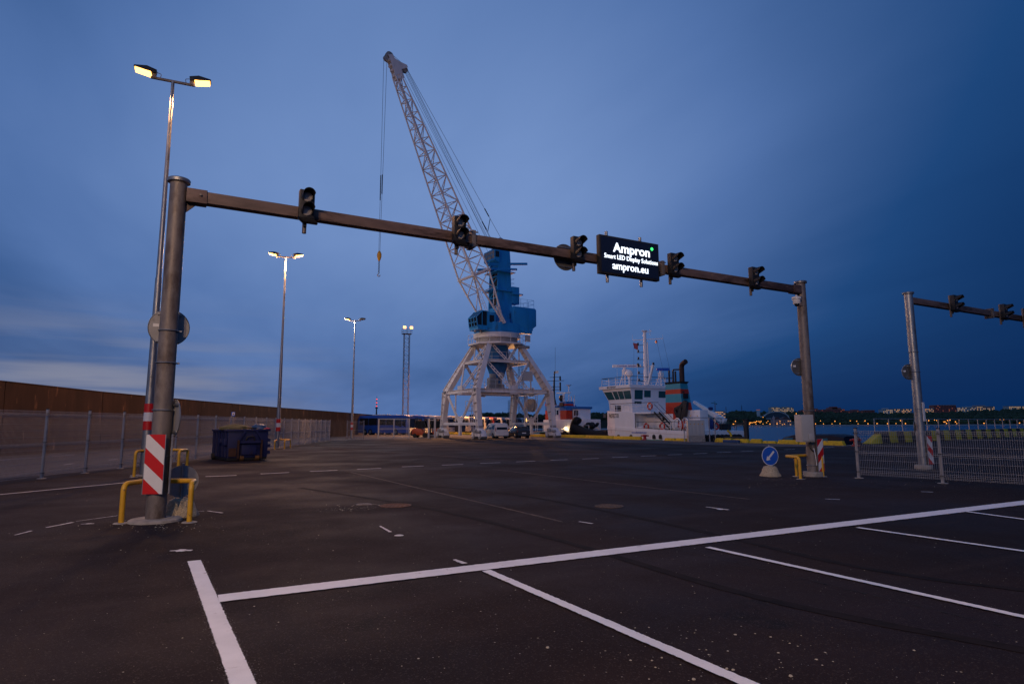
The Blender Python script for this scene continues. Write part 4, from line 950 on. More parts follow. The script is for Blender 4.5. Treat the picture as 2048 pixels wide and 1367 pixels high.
# ------------------------------------------------------------------ the harbour crane
CC = Vector((-1.96, 79.7, 0)); CRZ = R(31.3)
cr = thing('harbour_crane', 'tall level-luffing harbour crane, grey portal legs and jib, blue tower and cabin', 'crane', CC, CRZ)
CI = Matrix.Rotation(-CRZ, 4, 'Z')
def c2w(p): return CC + Matrix.Rotation(CRZ, 4, 'Z') @ Vector(p)
hx, hy, ky = 5.25, 5.0, 4.15
zk, zm, zr = 5.75, 9.55, 11.85                        # knee, middle frame, ring platform
tx_, ty_ = 2.25, 1.95
def legpt(sx_, sy_, z):                               # leg axis at height z
    if z <= zk: t_ = (z - 1.2) / (zk - 1.2); return Vector((sx_ * hx, sy_ * (hy + (ky - hy) * t_), z))
    t_ = (z - zk) / (zr - zk); return Vector((sx_ * (hx + (tx_ - hx) * t_), sy_ * (ky + (ty_ - ky) * t_), z))
def taper(mb, p, q, w, h, w2, h2, hint): mb.beam(p, q, w, h, w2, h2, hint)
for sx_ in (-1, 1):
    for sy_ in (-1, 1):
        mb = MB(); hint = (sx_, 0, .001)
        # I-section built of a web and two flanges, lower then upper part
        for (a, b_, wa_, wb_) in ((legpt(sx_, sy_, 1.2), legpt(sx_, sy_, zk), .50, 1.12), (legpt(sx_, sy_, zk), legpt(sx_, sy_, zr), 1.12, .52)):
            p, q, ax, bb, c_ = mb.frame(a, b_, (sx_, 0, 0))      # bb is along the rail, c_ points outwards
            for s_ in (-1, 1): mb.beam(p + bb * s_ * wa_ / 2, q + bb * s_ * wb_ / 2, .06, .62, None, None, (sx_, 0, 0))
            o_ = [p + bb * wa_ / 2, p - bb * wa_ / 2, q - bb * wb_ / 2, q + bb * wb_ / 2]
            mb.prism([v - c_ * .16 for v in o_], c_ * .30)
        lg = mb.build('portal_leg', m_cgrey, cr)
        mb = MB()
        for (a, b_, wa_, wb_, k) in ((legpt(sx_, sy_, 1.2), legpt(sx_, sy_, zk), .50, 1.12, 4), (legpt(sx_, sy_, zk), legpt(sx_, sy_, zr), 1.12, .52, 9)):
            p, q, ax, bb, c_ = mb.frame(a, b_, (sx_, 0, 0))
            for i in range(1, k + 1):
                t_ = i / (k + .5); m0 = p.lerp(q, t_); wv = wa_ + (wb_ - wa_) * t_; mb.beam(m0 - bb * wv / 2, m0 + bb * wv / 2, .05, .56, None, None, c_)
        o = mb.build('stiffener', m_cgrey2, lg)
        # wheel bogie
        q = Vector((sx_ * hx, sy_ * hy, 0))
        mb = MB(); mb.prism([(q.x - .35, q.y - 1.25, .30), (q.x - .35, q.y + 1.25, .30), (q.x - .35, q.y + .95, .85), (q.x - .35, q.y + .35, 1.25), (q.x - .35, q.y - .35, 1.25), (q.x - .35, q.y - .95, .85)], (.7, 0, 0)); bo = mb.build('bogie', m_cgrey, cr, bevel=.04)
        for dy in (-.8, .8):
            mb = MB(); mb.tube((q.x - .44, q.y + dy, .32), (q.x + .44, q.y + dy, .32), .32, n=18); mb.build('wheel', m_cgrey2, bo)
            mb = MB(); mb.tube((q.x + .45, q.y + dy, .34), (q.x - .48, q.y + dy, .34), .12, n=10); mb.bx(q.x - .50, q.x - .36, q.y + dy - .22, q.y + dy + .22, .30, .80); mb.build('axle_box', m_cgrey, bo)
        mb = MB(); mb.bx(q.x - .26, q.x + .26, q.y - .3, q.y + .3, 1.2, 1.55); mb.bx(q.x - .62, q.x - .36, q.y - .1, q.y + .5, .8, 1.15); mb.tube((q.x - .5, q.y - .55, .85), (q.x - .5, q.y - 1.1, .85), .17, n=10); mb.build('drive_unit', m_cgrey2, bo, bevel=.02)
# sill beams along the rails, with their V-braces up to the knees
for sx_ in (-1, 1):
    mb = MB(); mb.beam((sx_ * hx, -hy + .2, 1.75), (sx_ * hx, hy - .2, 1.75), .30, .36); mb.build('sill_beam', m_cgrey, cr, bevel=.02)
    for sy_ in (-1, 1):
        mb = MB(); a, b_ = Vector((sx_ * hx, sy_ * .18, 1.9)), Vector((sx_ * hx, sy_ * (ky - .55), zk - .35))
        for s_ in (-1, 1): mb.beam(a + Vector((0, s_ * .13, 0)), b_ + Vector((0, s_ * .13, 0)), .09, .22)
        for i in range(1, 9): m0 = a.lerp(b_, i / 9.5); mb.beam(m0 - Vector((0, .13, 0)), m0 + Vector((0, .13, 0)), .07, .12)
        mb.build('brace', m_cgrey, cr)
    mb = MB(); mb.prism([(sx_ * hx - .04, -.45, 1.9), (sx_ * hx - .04, .45, 1.9), (sx_ * hx - .04, .16, 2.7), (sx_ * hx - .04, -.16, 2.7)], (.08, 0, 0)); mb.bx(sx_ * hx - .14, sx_ * hx + .14, -.2, .2, .35, 1.6); mb.build('gusset', m_cgrey, cr)
def ringframe(z, w, h, name):
    P = [legpt(-1, -1, z), legpt(1, -1, z), legpt(1, 1, z), legpt(-1, 1, z)]
    for a, b_ in zip(P, P[1:] + P[:1]):
        mb = MB(); mb.beam(a, b_, .10, h)
        mb.beam(a + Vector((0, 0, h / 2)), b_ + Vector((0, 0, h / 2)), w, .06); mb.beam(a - Vector((0, 0, h / 2)), b_ - Vector((0, 0, h / 2)), w, .06); mb.build(name, m_cgrey, cr)
ringframe(zk, .36, .42, 'tie_beam'); ringframe(zm, .30, .30, 'tie_beam')
def lattice_brace(a, b_, w=.26, f=.09, name='brace'):
    a, b_ = Vector(a), Vector(b_); mb = MB(); p, q, ax, bb, c_ = mb.frame(a, b_)
    for s_ in (-1, 1): mb.beam(a + c_ * s_ * w / 2, b_ + c_ * s_ * w / 2, f * 1.6, f, None, None, c_)
    k = max(3, int((b_ - a).length / .5))
    for i in range(k + 1): m0 = a.lerp(b_, i / k); mb.beam(m0 - c_ * w / 2, m0 + c_ * w / 2, f, f * 1.3)
    return mb.build(name, m_cgrey, cr)
def mid(a, b_, t_=.5): return a.lerp(b_, t_)
Lk = {(i, j): legpt(i, j, zk) for i in (-1, 1) for j in (-1, 1)}; Lm = {(i, j): legpt(i, j, zm) for i in (-1, 1) for j in (-1, 1)}; Lr = {(i, j): legpt(i, j, zr) for i in (-1, 1) for j in (-1, 1)}
faces = [((-1, -1), (1, -1)), ((1, -1), (1, 1)), ((1, 1), (-1, 1)), ((-1, 1), (-1, -1))]
for a, b_ in faces:
    mk, mm_ = mid(Lk[a], Lk[b_]), mid(Lm[a], Lm[b_])
    lattice_brace(mk, mid(Lm[a], Lm[b_], .03)); lattice_brace(mk, mid(Lm[a], Lm[b_], .97))
    lattice_brace(mm_, mid(Lr[a], Lr[b_], .05), .24); lattice_brace(mm_, mid(Lr[a], Lr[b_], .95), .24)
    mb = MB(); c_ = mk + Vector((0, 0, .35)); d = (Lk[b_] - Lk[a]).normalized(); mb.prism([c_ - d * .6 + Vector((0, 0, -.75)), c_ + d * .6 + Vector((0, 0, -.75)), c_ + d * .6 + Vector((0, 0, .35)), c_ - d * .6 + Vector((0, 0, .35))], d.cross(Vector((0, 0, 1))) * .10); mb.build('gusset', m_cgrey, cr)
# knuckle plates at the knees
for k_, p in Lk.items():
    mb = MB(); mb.tube(p + Vector((k_[0] * .35, 0, .05)), p + Vector((-k_[0] * .35, 0, .05)), .20, n=12); mb.build('knee_pin', m_cgrey2, cr)
# machinery deck hung at knee level, slewing drive, sign boards
mb = MB(); mb.bx(-2.6, 2.6, -2.4, 2.4, zk + .30, zk + .42)
for y in (-1.4, 1.4): mb.beam((-hx + .3, y, zk + .12), (hx - .3, y, zk + .12), .22, .3)
mb.build('machine_deck', m_cgrey2, cr)
mb = MB()
for a in range(20):
    t_ = a / 20 * 4; e = int(t_); f_ = t_ - e; Pq = [(-2.6, -2.4), (2.6, -2.4), (2.6, 2.4), (-2.6, 2.4)]; p0, p1 = Pq[e], Pq[(e + 1) % 4]; x, y = p0[0] + (p1[0] - p0[0]) * f_, p0[1] + (p1[1] - p0[1]) * f_; mb.tube((x, y, zk + .4), (x, y, zk + 1.45), .025, n=5)
for z in (.95, 1.45): mb.path([(-2.6, -2.4, zk + z), (2.6, -2.4, zk + z), (2.6, 2.4, zk + z), (-2.6, 2.4, zk + z)], .022, 5, True)
mb.build('deck_railing', m_cgrey, cr)
mb = MB(); mb.lathe([(1.15, zk + .42), (1.15, zk + .55), (.95, zk + .6), (.95, zk + 1.0), (.7, zk + 1.05)], n=20); mb.build('pivot_bearing', m_cgrey2, cr)
mb = MB(); mb.bx(-2.2, -1.0, -2.1, -1.3, zk + .42, zk + 1.7); mb.tube((-1.6, -1.7, zk + 1.7), (-1.6, -1.7, zk + 2.2), .42, n=14); mb.build('drive_housing', m_cgrey2, cr, bevel=.04)
mb = MB(); mb.sphere((-.35, -1.7, zk + 2.05), .42, 14, 8); mb.tube((-.35, -1.7, zk + .42), (-.35, -1.7, zk + 1.75), .12, n=8); mb.build('motor', m_cgrey2, cr)
mb = MB(); mb.bx(1.6, 3.3, -3.4, -3.34, zk + 1.35, zk + 2.55); mb.tube((1.9, -3.3, zk + .3), (1.9, -3.3, zk + 1.5), .04, n=6); mb.tube((3.0, -3.3, zk + .3), (3.0, -3.3, zk + 1.5), .04, n=6); mb.build('sign_board', m_grey, cr)
# king post
mb = MB(); rings = []
for z, r_ in ((zk + .9, .62), (zk + 1.5, .68), (zm - .6, 1.30), (zm + .6, 1.42), (zr + 1.6, 1.5)):
    rings.append([Vector((r_ * math.cos(R(22.5 + 45 * k)), r_ * math.sin(R(22.5 + 45 * k)), z)) for k in range(8)])
mb.loft(rings); mb.build('king_post', m_cblue2, cr, smooth=False)
mb = MB(); mb.lathe([(1.75, zm - .02), (2.5, zm - .02), (2.5, zm + .1), (1.5, zm + .1)], n=8); mb.build('mid_walkway', m_cgrey2, cr)
mb = MB()
for k in range(8):
    a, b_ = R(45 * k), R(45 * k + 45); p0, p1 = Vector((2.4 * math.cos(a), 2.4 * math.sin(a), zm + .1)), Vector((2.4 * math.cos(b_), 2.4 * math.sin(b_), zm + .1))
    mb.tube(p0, p0 + Vector((0, 0, 1.1)), .022, n=5)
    for z in (.55, 1.1): mb.tube(p0 + Vector((0, 0, z)), p1 + Vector((0, 0, z)), .018, n=5)
mb.build('walkway_railing', m_cgrey, cr)
# top ring, walkway and railing
mb = MB(); mb.lathe([(2.95, zr + .78), (3.0, zr + .80), (3.0, zr + 1.35), (2.85, zr + 1.42), (2.2, zr + 1.42), (2.2, zr + .8)], n=40); mb.build('slew_ring', m_cgrey, cr)
mb = MB(); mb.lathe([(2.7, zr + .1), (2.7, zr + .82), (2.3, zr + .82), (2.3, zr + .1)], n=28); mb.build('roller_path', m_cgrey2, cr)
mb = MB(); oc = [Vector((3.75 * math.cos(R(22.5 + 45 * k)), 3.75 * math.sin(R(22.5 + 45 * k)), zr - .12)) for k in range(8)]; mb.prism(oc, (0, 0, .20)); mb.build('ring_platform', m_cgrey, cr, bevel=.02)
mb = MB()
for k in range(8):
    p0, p1 = oc[k] * 1.0, oc[(k + 1) % 8] * 1.0; p0.z = p1.z = zr + .08
    for t_ in (0, .5):
        q = p0.lerp(p1, t_); mb.tube(q, q + Vector((0, 0, 1.15)), .028, n=5)
    for z in (.6, 1.15): mb.tube(p0 + Vector((0, 0, z)), p1 + Vector((0, 0, z)), .022, n=5)
mb.build('platform_railing', m_cgrey, cr)
mb = MB(); mb.bx(2.6, 3.4, -2.75, -2.7, zr + .35, zr + 1.2); mb.build('sign_board', m_grey, cr)
mb = MB(); mb.bx(1.5, 3.4, -2.6, -1.9, zr - .5, zr - .14); mb.build('ring_bracket', m_cgrey2, cr, bevel=.03)
# cable reel and ladders on the water side
mb = MB(); mb.tube((hx - .2, .9, 3.9), (hx - .2, .9, 3.9) , .1); 
mb = MB()
for dx_ in (-.22, .22): mb.disc((hx - .15 + dx_, -.2, 4.15), (1, .12, 0), .88, .07, 30)
mb.disc((hx - .15, -.2, 4.15), (1, .12, 0), .35, .5, 20); mb.bx(hx - .75, hx - .4, -.4, 0, 3.95, 4.35); mb.build('cable_reel', M_('reel_beige', (.50, .45, .40), .6, var=.15, vs=3), cr)
mb = MB(); mb.tube((hx - .6, .1, 1.9), (hx - .6, .1, zk - .2), .09, n=8); mb.tube((hx - .5, .75, .4), (hx - .5, .75, zk - .2), .14, n=8); mb.build('reel_post', m_cgrey, cr)
def ladder(a, b_, w=.45, name='ladder', mat=None):
    a, b_ = Vector(a), Vector(b_); mb = MB(); p, q, ax, bb, c_ = mb.frame(a, b_)
    for s_ in (-1, 1): mb.beam(a + bb * s_ * w / 2, b_ + bb * s_ * w / 2, .05, .05)
    k = int((b_ - a).length / .35)
    for i in range(1, k): m0 = a.lerp(b_, i / k); mb.beam(m0 - bb * w / 2, m0 + bb * w / 2, .035)
    return mb.build(name, mat or m_cgrey, cr)
ladder((-hx + .4, -2.6, 1.2), (-hx + .4, -2.4, zk)); ladder((hx - .3, -1.7, .8), (hx - .3, -1.7, zk)); ladder((3.0, 2.2, zk + .3), (2.1, 2.2, zr))
mb = MB(); mb.bx(-hx - .1, -hx + .9, -2.6, -1.6, 3.3, 3.36)
for x in (-hx - .1, -hx + .9):
    for y in (-2.6, -1.6): mb.tube((x, y, 3.3), (x, y, 4.5), .03, n=5)
for z in (3.9, 4.5): mb.path([(-hx - .1, -2.6, z), (-hx + .9, -2.6, z), (-hx + .9, -1.6, z), (-hx - .1, -1.6, z)], .025, 5, True)
mb.build('landing', m_cgrey, cr)
mb = MB(); mb.tube((-hx + .2, 1.7, 2.0), (-hx + .2, 1.7, zk), .09, n=8); mb.build('down_pipe', m_cgrey, cr)

# ---- slewing upper works; local x = jib direction, z up
PHI = R(35); SA = math.atan2(-math.sin(PHI), -math.cos(PHI)); SM = Matrix.Rotation(SA - CRZ, 4, 'Z')
def s2w(p): return CC + Matrix.Rotation(SA, 4, 'Z') @ Vector(p)
zs = zr + 1.5
mb = MB(); mb.prism([(2.6, -1.5, zs), (2.6, 1.5, zs), (1.2, 2.0, zs), (-2.2, 2.0, zs), (-2.9, 1.3, zs), (-2.9, -1.3, zs), (-2.2, -2.0, zs), (1.2, -2.0, zs)], (0, 0, 1.25)); mb.build('slewing_platform', m_cblue, cr, bevel=.04, xf=SM)
mb = MB(); mb.bx(-4.3, -1.2, 1.3, 1.9, zs + .1, zs + .75); mb.bx(-4.3, -1.2, -1.9, -1.3, zs + .1, zs + .75)
mb.prism([(-1.2, 1.95, zs + .2), (.6, 1.95, zs + .2), (.9, 1.95, zs + 1.0), (.5, 1.95, zs + 1.75), (0, 1.95, zs + 1.75), (-1.2, 1.95, zs + .9)], (0, .14, 0)); mb.prism([(-1.2, -2.1, zs + .2), (.6, -2.1, zs + .2), (.9, -2.1, zs + 1.0), (.5, -2.1, zs + 1.75), (0, -2.1, zs + 1.75), (-1.2, -2.1, zs + .9)], (0, .14, 0))
mb.build('jib_bearing_frame', m_cblue, cr, xf=SM)
# machine house
hz0, hz1 = zs + .85, zs + 3.55
mb = MB(); mb.prism([(-1.35, -1.95, hz0), (-4.4, -1.95, hz0 - .05), (-5.0, -1.95, hz0 + .35), (-5.0, -1.95, hz1 - .2), (-4.8, -1.95, hz1), (-1.35, -1.95, hz1)], (0, 3.9, 0)); mh = mb.build('machine_house', m_cblue, cr, bevel=.06, xf=SM)
mb = MB(); mb.prism([(-1.3, 1.97, hz0 - .02), (-3.4, 1.97, hz0 - .75), (-4.4, 1.97, hz0 - .3), (-4.4, 1.97, hz0 - .02)], (0, -3.9, 0)); mb.build('house_underside', m_cblue, mh, xf=SM)
mb = MB(); mb.bx(-1.33, -1.29, .6, 1.4, hz0 + .1, hz0 + 2.0); mb.build('house_door', m_cblue2, mh, xf=SM)
mb = MB(); mb.bx(-1.29, -1.27, .75, 1.25, hz0 + 1.1, hz0 + 1.8); mb.build('door_window', m_glass, mh, xf=SM)
mb = MB(); Pq = [(-1.5, -1.8), (-4.7, -1.8), (-4.7, 1.8), (-1.5, 1.8)]
for i in range(4):
    for t_ in (0, .34, .67):
        x, y = Pq[i][0] + (Pq[(i + 1) % 4][0] - Pq[i][0]) * t_, Pq[i][1] + (Pq[(i + 1) % 4][1] - Pq[i][1]) * t_; mb.tube((x, y, hz1), (x, y, hz1 + 1.1), .022, n=5)
for z in (.55, 1.1): mb.path([(x, y, hz1 + z) for x, y in Pq], .02, 5, True)
mb.build('roof_railing', m_cblue, mh, xf=SM)
# cabin
cz = zs + .15
mb = MB(); mb.bx(1.3, 2.6, -.35, 1.75, cz + .2, cz + 2.3); cabn = mb.build('cabin', m_cblue, cr, bevel=.04, xf=SM)
fr_ = [[(2.6, -.35, cz + .2), (2.6, 1.75, cz + .2), (2.6, 1.75, cz + 2.3), (2.6, -.35, cz + 2.3)], [(3.9, -.15, cz + .05), (3.9, 1.55, cz + .05), (4.15, 1.55, cz + 1.5), (4.15, -.15, cz + 1.5)], [(3.4, -.1, cz + .1), (3.4, 1.5, cz + .1), (3.4, 1.5, cz + 2.35), (3.4, -.1, cz + 2.35)]]
mb = MB(); mb.prism([(2.6, -.3, cz + .05), (3.7, -.2, cz), (4.05, -.2, cz + .35), (4.2, -.2, cz + 1.5), (3.4, -.2, cz + 2.3), (2.6, -.3, cz + 2.3)], (0, 1.95, 0)); mb.build('cabin_glazing', m_glass, cabn, xf=SM)
mb = MB()
for y in (-.22, .42, 1.08, 1.77):
    for a, b_ in (((3.7, y, cz), (4.07, y, cz + .35)), ((4.07, y, cz + .35), (4.22, y, cz + 1.5)), ((4.22, y, cz + 1.5), (3.4, y, cz + 2.32)), ((3.4, y, cz + 2.32), (2.6, y, cz + 2.32))): mb.beam(a, b_, .09, .09)
for x, z in ((4.22, cz + 1.5), (4.07, cz + .35), (3.7, cz), (4.15, cz + .9)): mb.beam((x, -.25, z), (x, 1.8, z), .09, .09)
for x in (2.65, 3.4): mb.beam((x, 1.78, cz), (x, 1.78, cz + 2.3), .09, .06)
mb.bx(2.6, 4.0, -.3, 1.78, cz - .06, cz + .5); mb.bx(2.55, 3.45, -.35, 1.8, cz + 2.3, cz + 2.38)
mb.build('cabin_frame', m_cblue, cabn, xf=SM)
mb = MB(); mb.bx(1.6, 2.3, 1.755, 1.765, cz + 1.0, cz + 1.9); mb.build('cabin_side_window', m_glass, cabn, xf=SM)
mb = MB(); mb.tube((3.9, 1.0, cz - .06), (4.0, 1.0, cz - .35), .14, n=10); mb.tube((3.3, 1.2, cz - .06), (3.3, 1.2, cz - .4), .10, n=8); mb.tube((2.9, .8, cz - .06), (2.9, .8, cz - .4), .10, n=8); mb.build('cabin_spotlight', m_cgrey2, cabn, xf=SM)
# tower
zt0, zt1 = zs + 1.2, z_at(s2w((-.5, .8, 0)), 487)
def tsec(z, hx0, hx1, hy0):  return [Vector((hx1, -hy0, z)), Vector((hx1, hy0, z)), Vector((hx0, hy0, z)), Vector((hx0, -hy0, z))]
mb = MB()
zl = [zt0, zt0 + (zt1 - zt0) * .45, zt0 + (zt1 - zt0) * .74, zt1]
lo_ = lambda z: (-1.55 + .35 * (z - zt0) / (zt1 - zt0))
# two side plates and a back plate leave the front open below
for y in (-1, 1):
    mb.prism([(-1.75, y * .98 - .09, zt0), (.75, y * .98 - .09, zt0), (.45, y * .98 - .09, zl[2]), (-1.45, y * .98 - .09, zl[2])], (0, .18, 0))
mb.prism([(-1.75, -.98, zt0), (-1.75, .98, zt0), (-1.45, .98, zl[2]), (-1.45, -.98, zl[2])], (.15, 0, 0))
mb.loft([tsec(zt0, -1.7, .7, .97), tsec(zt0 + 2.2, -1.66, .62, .97)])
mb.loft([tsec(zl[2] - .4, -1.46, .46, 1.07), tsec(zl[2] + .3, -1.5, .5, 1.02), tsec(zt1, -1.4, .12, .9)])
tw = mb.build('tower', m_cblue, cr, xf=SM)
for z in (.32, .45, .58, .70):
    mb = MB(); zz = zt0 + (zt1 - zt0) * z; mb.beam((.55, -.95, zz), (.55, .95, zz), .12, .12); mb.beam((.55, -.95, zz), (.52, .95, zz + 1.3), .10, .10); mb.build('tower_brace', m_cblue, tw, xf=SM)
mb = MB(); mb.bx(-1.2, .2, -.6, .6, zt0 + 2.2, zl[2] - .4); mb.build('counterweight_shaft', m_blackm, tw, xf=SM)
# winch cabin near the top, with small panes
wz = zt0 + (zt1 - zt0) * .74
mb = MB(); mb.prism([(.45, .2, wz), (1.2, .2, wz + .35), (1.2, .2, wz + 1.7), (.35, .2, wz + 1.7)], (0, 1.1, 0)); mb.prism([(.45, -1.3, wz), (1.2, -1.3, wz + .35), (1.2, -1.3, wz + 1.7), (.35, -1.3, wz + 1.7)], (0, 1.5, 0)); wc = mb.build('winch_cabin', m_cblue, tw, xf=SM)
for i in range(4):
    for j in range(2):
        mb = MB(); y = -1.2 + i * .62; z = wz + .55 + j * .55; mb.bx(1.205, 1.22, y, y + .54, z, z + .47); mb.build('pane', M_('dusty_pane', (.22, .20, .17), .35) if (i, j) == (0, 0) else bpy.data.materials['dusty_pane'], wc, xf=SM)
mb = MB(); mb.bx(.5, 1.1, 1.305, 1.32, wz + .7, wz + 1.5); mb.build('pane', m_glass, wc, xf=SM)
# luffing gear arms, platform, sheaves
mb = MB(); mb.beam((1.9, .9, wz - .35), (-4.2, 1.0, wz + .55), .24, .30); mb.build('luffing_arm', m_cblue, tw, xf=SM)
mb = MB(); mb.beam((2.6, -.6, wz - .9), (-2.6, -.6, wz - .15), .30, .30); mb.beam((1.4, .9, wz - .9), (-2.4, 1.15, wz - .5), .22, .26); mb.build('luffing_arm', m_cblue, tw, xf=SM)
mb = MB(); mb.bx(-1.8, 1.0, -1.5, 1.7, wz - 1.2, wz - 1.1); mb.build('tower_platform', m_cblue, tw, xf=SM)
mb = MB(); mb.bx(-1.6, 1.4, -1.4, 1.4, zt0 + (zt1 - zt0) * .40, zt0 + (zt1 - zt0) * .41); mb.bx(-3.1, -1.5, .2, 1.6, zt0 + (zt1 - zt0) * .37, zt0 + (zt1 - zt0) * .385); mb.build('tower_platform', m_cblue, tw, xf=SM)
mb = MB(); mb.bx(-2.7, -1.6, .3, 1.3, zt0 + (zt1 - zt0) * .26, zt0 + (zt1 - zt0) * .47); mb.build('switch_box', m_cblue, tw, bevel=.03, xf=SM)
wr = .52; wc_ = Vector((-.5, .2, zt1 + wr * .75))
mb = MB(); mb.torus(wc_, (0, 1, 0), wr, .05, 24, 6)
for k in range(8): mb.tube(wc_, wc_ + Vector((math.cos(k * .785), 0, math.sin(k * .785))) * wr, .025, n=5)
mb.tube(wc_ - Vector((0, .3, 0)), wc_ + Vector((0, .3, 0)), .07, n=8); mb.prism([(-1.0, .0, zt1 - .2), (.1, .0, zt1 - .2), (-.4, .0, zt1 + .5)], (0, .06, 0)); mb.build('top_sheave', m_cblue2, tw, xf=SM)
for y in (-.45, .25):
    mb = MB(); q = Vector((.55, y, zt1 - 1.4)); mb.torus(q, (.3, 1, 0), .55, .07, 20, 6); mb.disc(q, (.3, 1, 0), .5, .08, 20); mb.build('rope_sheave', m_blackm, tw, xf=SM)
mb = MB(); p, q = Vector((-1.75, .6, zt0 + 1)), Vector((-1.6, .6, wz - 1.2))
for s_ in (-.22, .22): mb.beam(p + Vector((0, s_, 0)), q + Vector((0, s_, 0)), .05)
for i in range(30): m0 = p.lerp(q, i / 30); mb.beam(m0 - Vector((0, .22, 0)), m0 + Vector((0, .22, 0)), .03)
for i in range(9): m0 = p.lerp(q, (i + 1) / 10); mb.path([m0 + Vector((-.05, -.35, 0)), m0 + Vector((-.55, -.3, 0)), m0 + Vector((-.7, 0, 0)), m0 + Vector((-.55, .3, 0)), m0 + Vector((-.05, .35, 0))], .018, 5)
mb.build('caged_ladder', m_cblue2, tw, xf=SM)

# ---- jib
F0 = Vector((.55, 0, zs + 1.35))
# find reach and height of the tip from the place it is seen at (778, 112)
best = None
for i in range(60, 260):
    r_ = i * .1; w_ = s2w((r_, 0, 0)); x_ = proj((w_.x, w_.y, z_at(w_, 112)))[0]
    if best is None or abs(x_ - 778) < best[0]: best = (abs(x_ - 778), r_, z_at(w_, 112))
TIP = Vector((best[1], 0, best[2])); e1 = (TIP - F0).normalized(); e2 = Vector((0, 1, 0)); e3 = e1.cross(e2); JL = (TIP - F0).length
if e3.x > 0: e3 = -e3                                  # e3 points back and up
def jw(s):  # half width, depth below, depth above
    if s < .19: t_ = s / .19; return 2.15 - .25 * t_, 1.35 * t_ + .06, 1.1 * t_ + .06
    t_ = min(1, (s - .19) / .74); return 1.9 + (.42 - 1.9) * t_, 1.35 + (.40 - 1.35) * t_, 1.1 + (.40 - 1.1) * t_
def J(s, y, u): w, a, b_ = jw(s); return F0 + e1 * JL * s + e2 * w * y + e3 * (b_ if u > 0 else -a)
jb = MB(); jb.tube(F0 - e2 * 2.3, F0 + e2 * 2.3, .12, n=10); jib = jb.build('jib', m_cgrey, cr, xf=SM)
for y in (-2.15, 2.15): jb = MB(); jb.beam(F0 + e2 * y - e1 * .3, F0 + e2 * y + e1 * 2.0, .16, .95, .14, .3, e2); jb.build('jib_foot', m_cgrey, jib, xf=SM)
SS = [0, .06, .125, .19]; s = .19; k = 15
for i in range(1, k + 1): SS.append(.19 + .74 * (i / k) ** .93)
for y in (-1, 1):
    for u in (-1, 1):
        mb = MB()
        for a, b_ in zip(SS, SS[1:]): mb.tube(J(a, y, u), J(b_, y, u), .125 - .04 * a, .125 - .04 * b_, 7)
        mb.build('chord', m_cgrey, jib, xf=SM)
bp_ = []
for i in range(len(SS) - 1):
    a, b_ = SS[i], SS[i + 1]; fl_ = i % 2
    for y in (-1, 1): bp_.append((J(a, y, -1 if fl_ else 1), J(b_, y, 1 if fl_ else -1)))
    for y in (-1, 1): bp_.append((J(b_, y, -1), J(b_, y, 1)))
    if i >= 2:
        for u in (-1, 1):
            bp_.append((J(a, -1 if fl_ else 1, u), J(b_, 1 if fl_ else -1, u))); bp_.append((J(b_, -1, u), J(b_, 1, u)))
            if i < 8: bp_.append((J(a, 1 if fl_ else -1, u), J(b_, -1 if fl_ else 1, u)))
for i, (a, b_) in enumerate(bp_):
    mb = MB(); mb.tube(a, b_, .058, n=5); mb.build('brace', m_cgrey, jib, xf=SM, fix=False)
mb = MB(); mb.beam(J(.19, -1.1, 1), J(.19, 1.1, 1), .34, .30); mb.beam(J(.19, -1.05, -1), J(.19, 1.05, -1), .28, .24); mb.build('cross_girder', m_cgrey, jib, xf=SM)
mb = MB()                                             # ladder running up inside the jib
pa, pb_ = J(.06, 0, -1), J(.92, 0, -1)
L1 = [F0 + e1 * JL * s_ - e3 * .25 for s_ in [x / 24 for x in range(1, 23)]]
for a, b_ in zip(L1, L1[1:]):
    for y in (-.22, .22): mb.beam(a + e2 * y, b_ + e2 * y, .04)
    for i in range(5): m0 = a.lerp(b_, i / 5); mb.beam(m0 - e2 * .22, m0 + e2 * .22, .03)
    mb.path([a + e2 * -.35, a - e3 * .45 + e2 * -.3, a - e3 * .6, a - e3 * .45 + e2 * .3, a + e2 * .35], .02, 4)
mb.build('jib_ladder', m_cgrey, jib, xf=SM)
# jib head: perforated box, shoulder fin, sheaves
mb = MB(); Q = lambda s_, u: F0 + e1 * JL * s_ + e3 * u
for y in (-.42, .36): mb.prism([Q(.915, -.42) + e2 * y, Q(.915, .75) + e2 * y, Q(.945, .75) + e2 * y, Q(.948, 1.75) + e2 * y, Q(.957, 1.75) + e2 * y, Q(.972, .9) + e2 * y, Q(.985, .42) + e2 * y, Q(1.0, .3) + e2 * y, Q(1.0, -.25) + e2 * y], e2 * .06)
mb.prism([Q(.93, .1) + e2 * -.36, Q(.93, .7) + e2 * -.36, Q(.985, .38) + e2 * -.36, Q(.985, .1) + e2 * -.36], e2 * .72)
for i in range(5):
    s0 = .915 + .0165 * i; mb.prism([Q(s0, -.42) + e2 * -.42, Q(s0 + .006, -.42) + e2 * -.42, Q(s0 + .006, -.36) + e2 * -.42, Q(s0, -.36) + e2 * -.42], e2 * .84)
jh = mb.build('jib_head', m_cgrey, jib, xf=SM)
for s_, u, r_ in ((1.0, .05, .50), (.993, -.45, .38), (.945, 1.45, .34)):
    for y in (-.18, .14):
        mb = MB(); q = Q(s_, u) + e2 * y; mb.torus(q, e2, r_ * .92, .05, 20, 6); mb.disc(q, e2, r_ * .85, .05, 20); mb.build('head_sheave', m_cgrey2, jh, xf=SM)
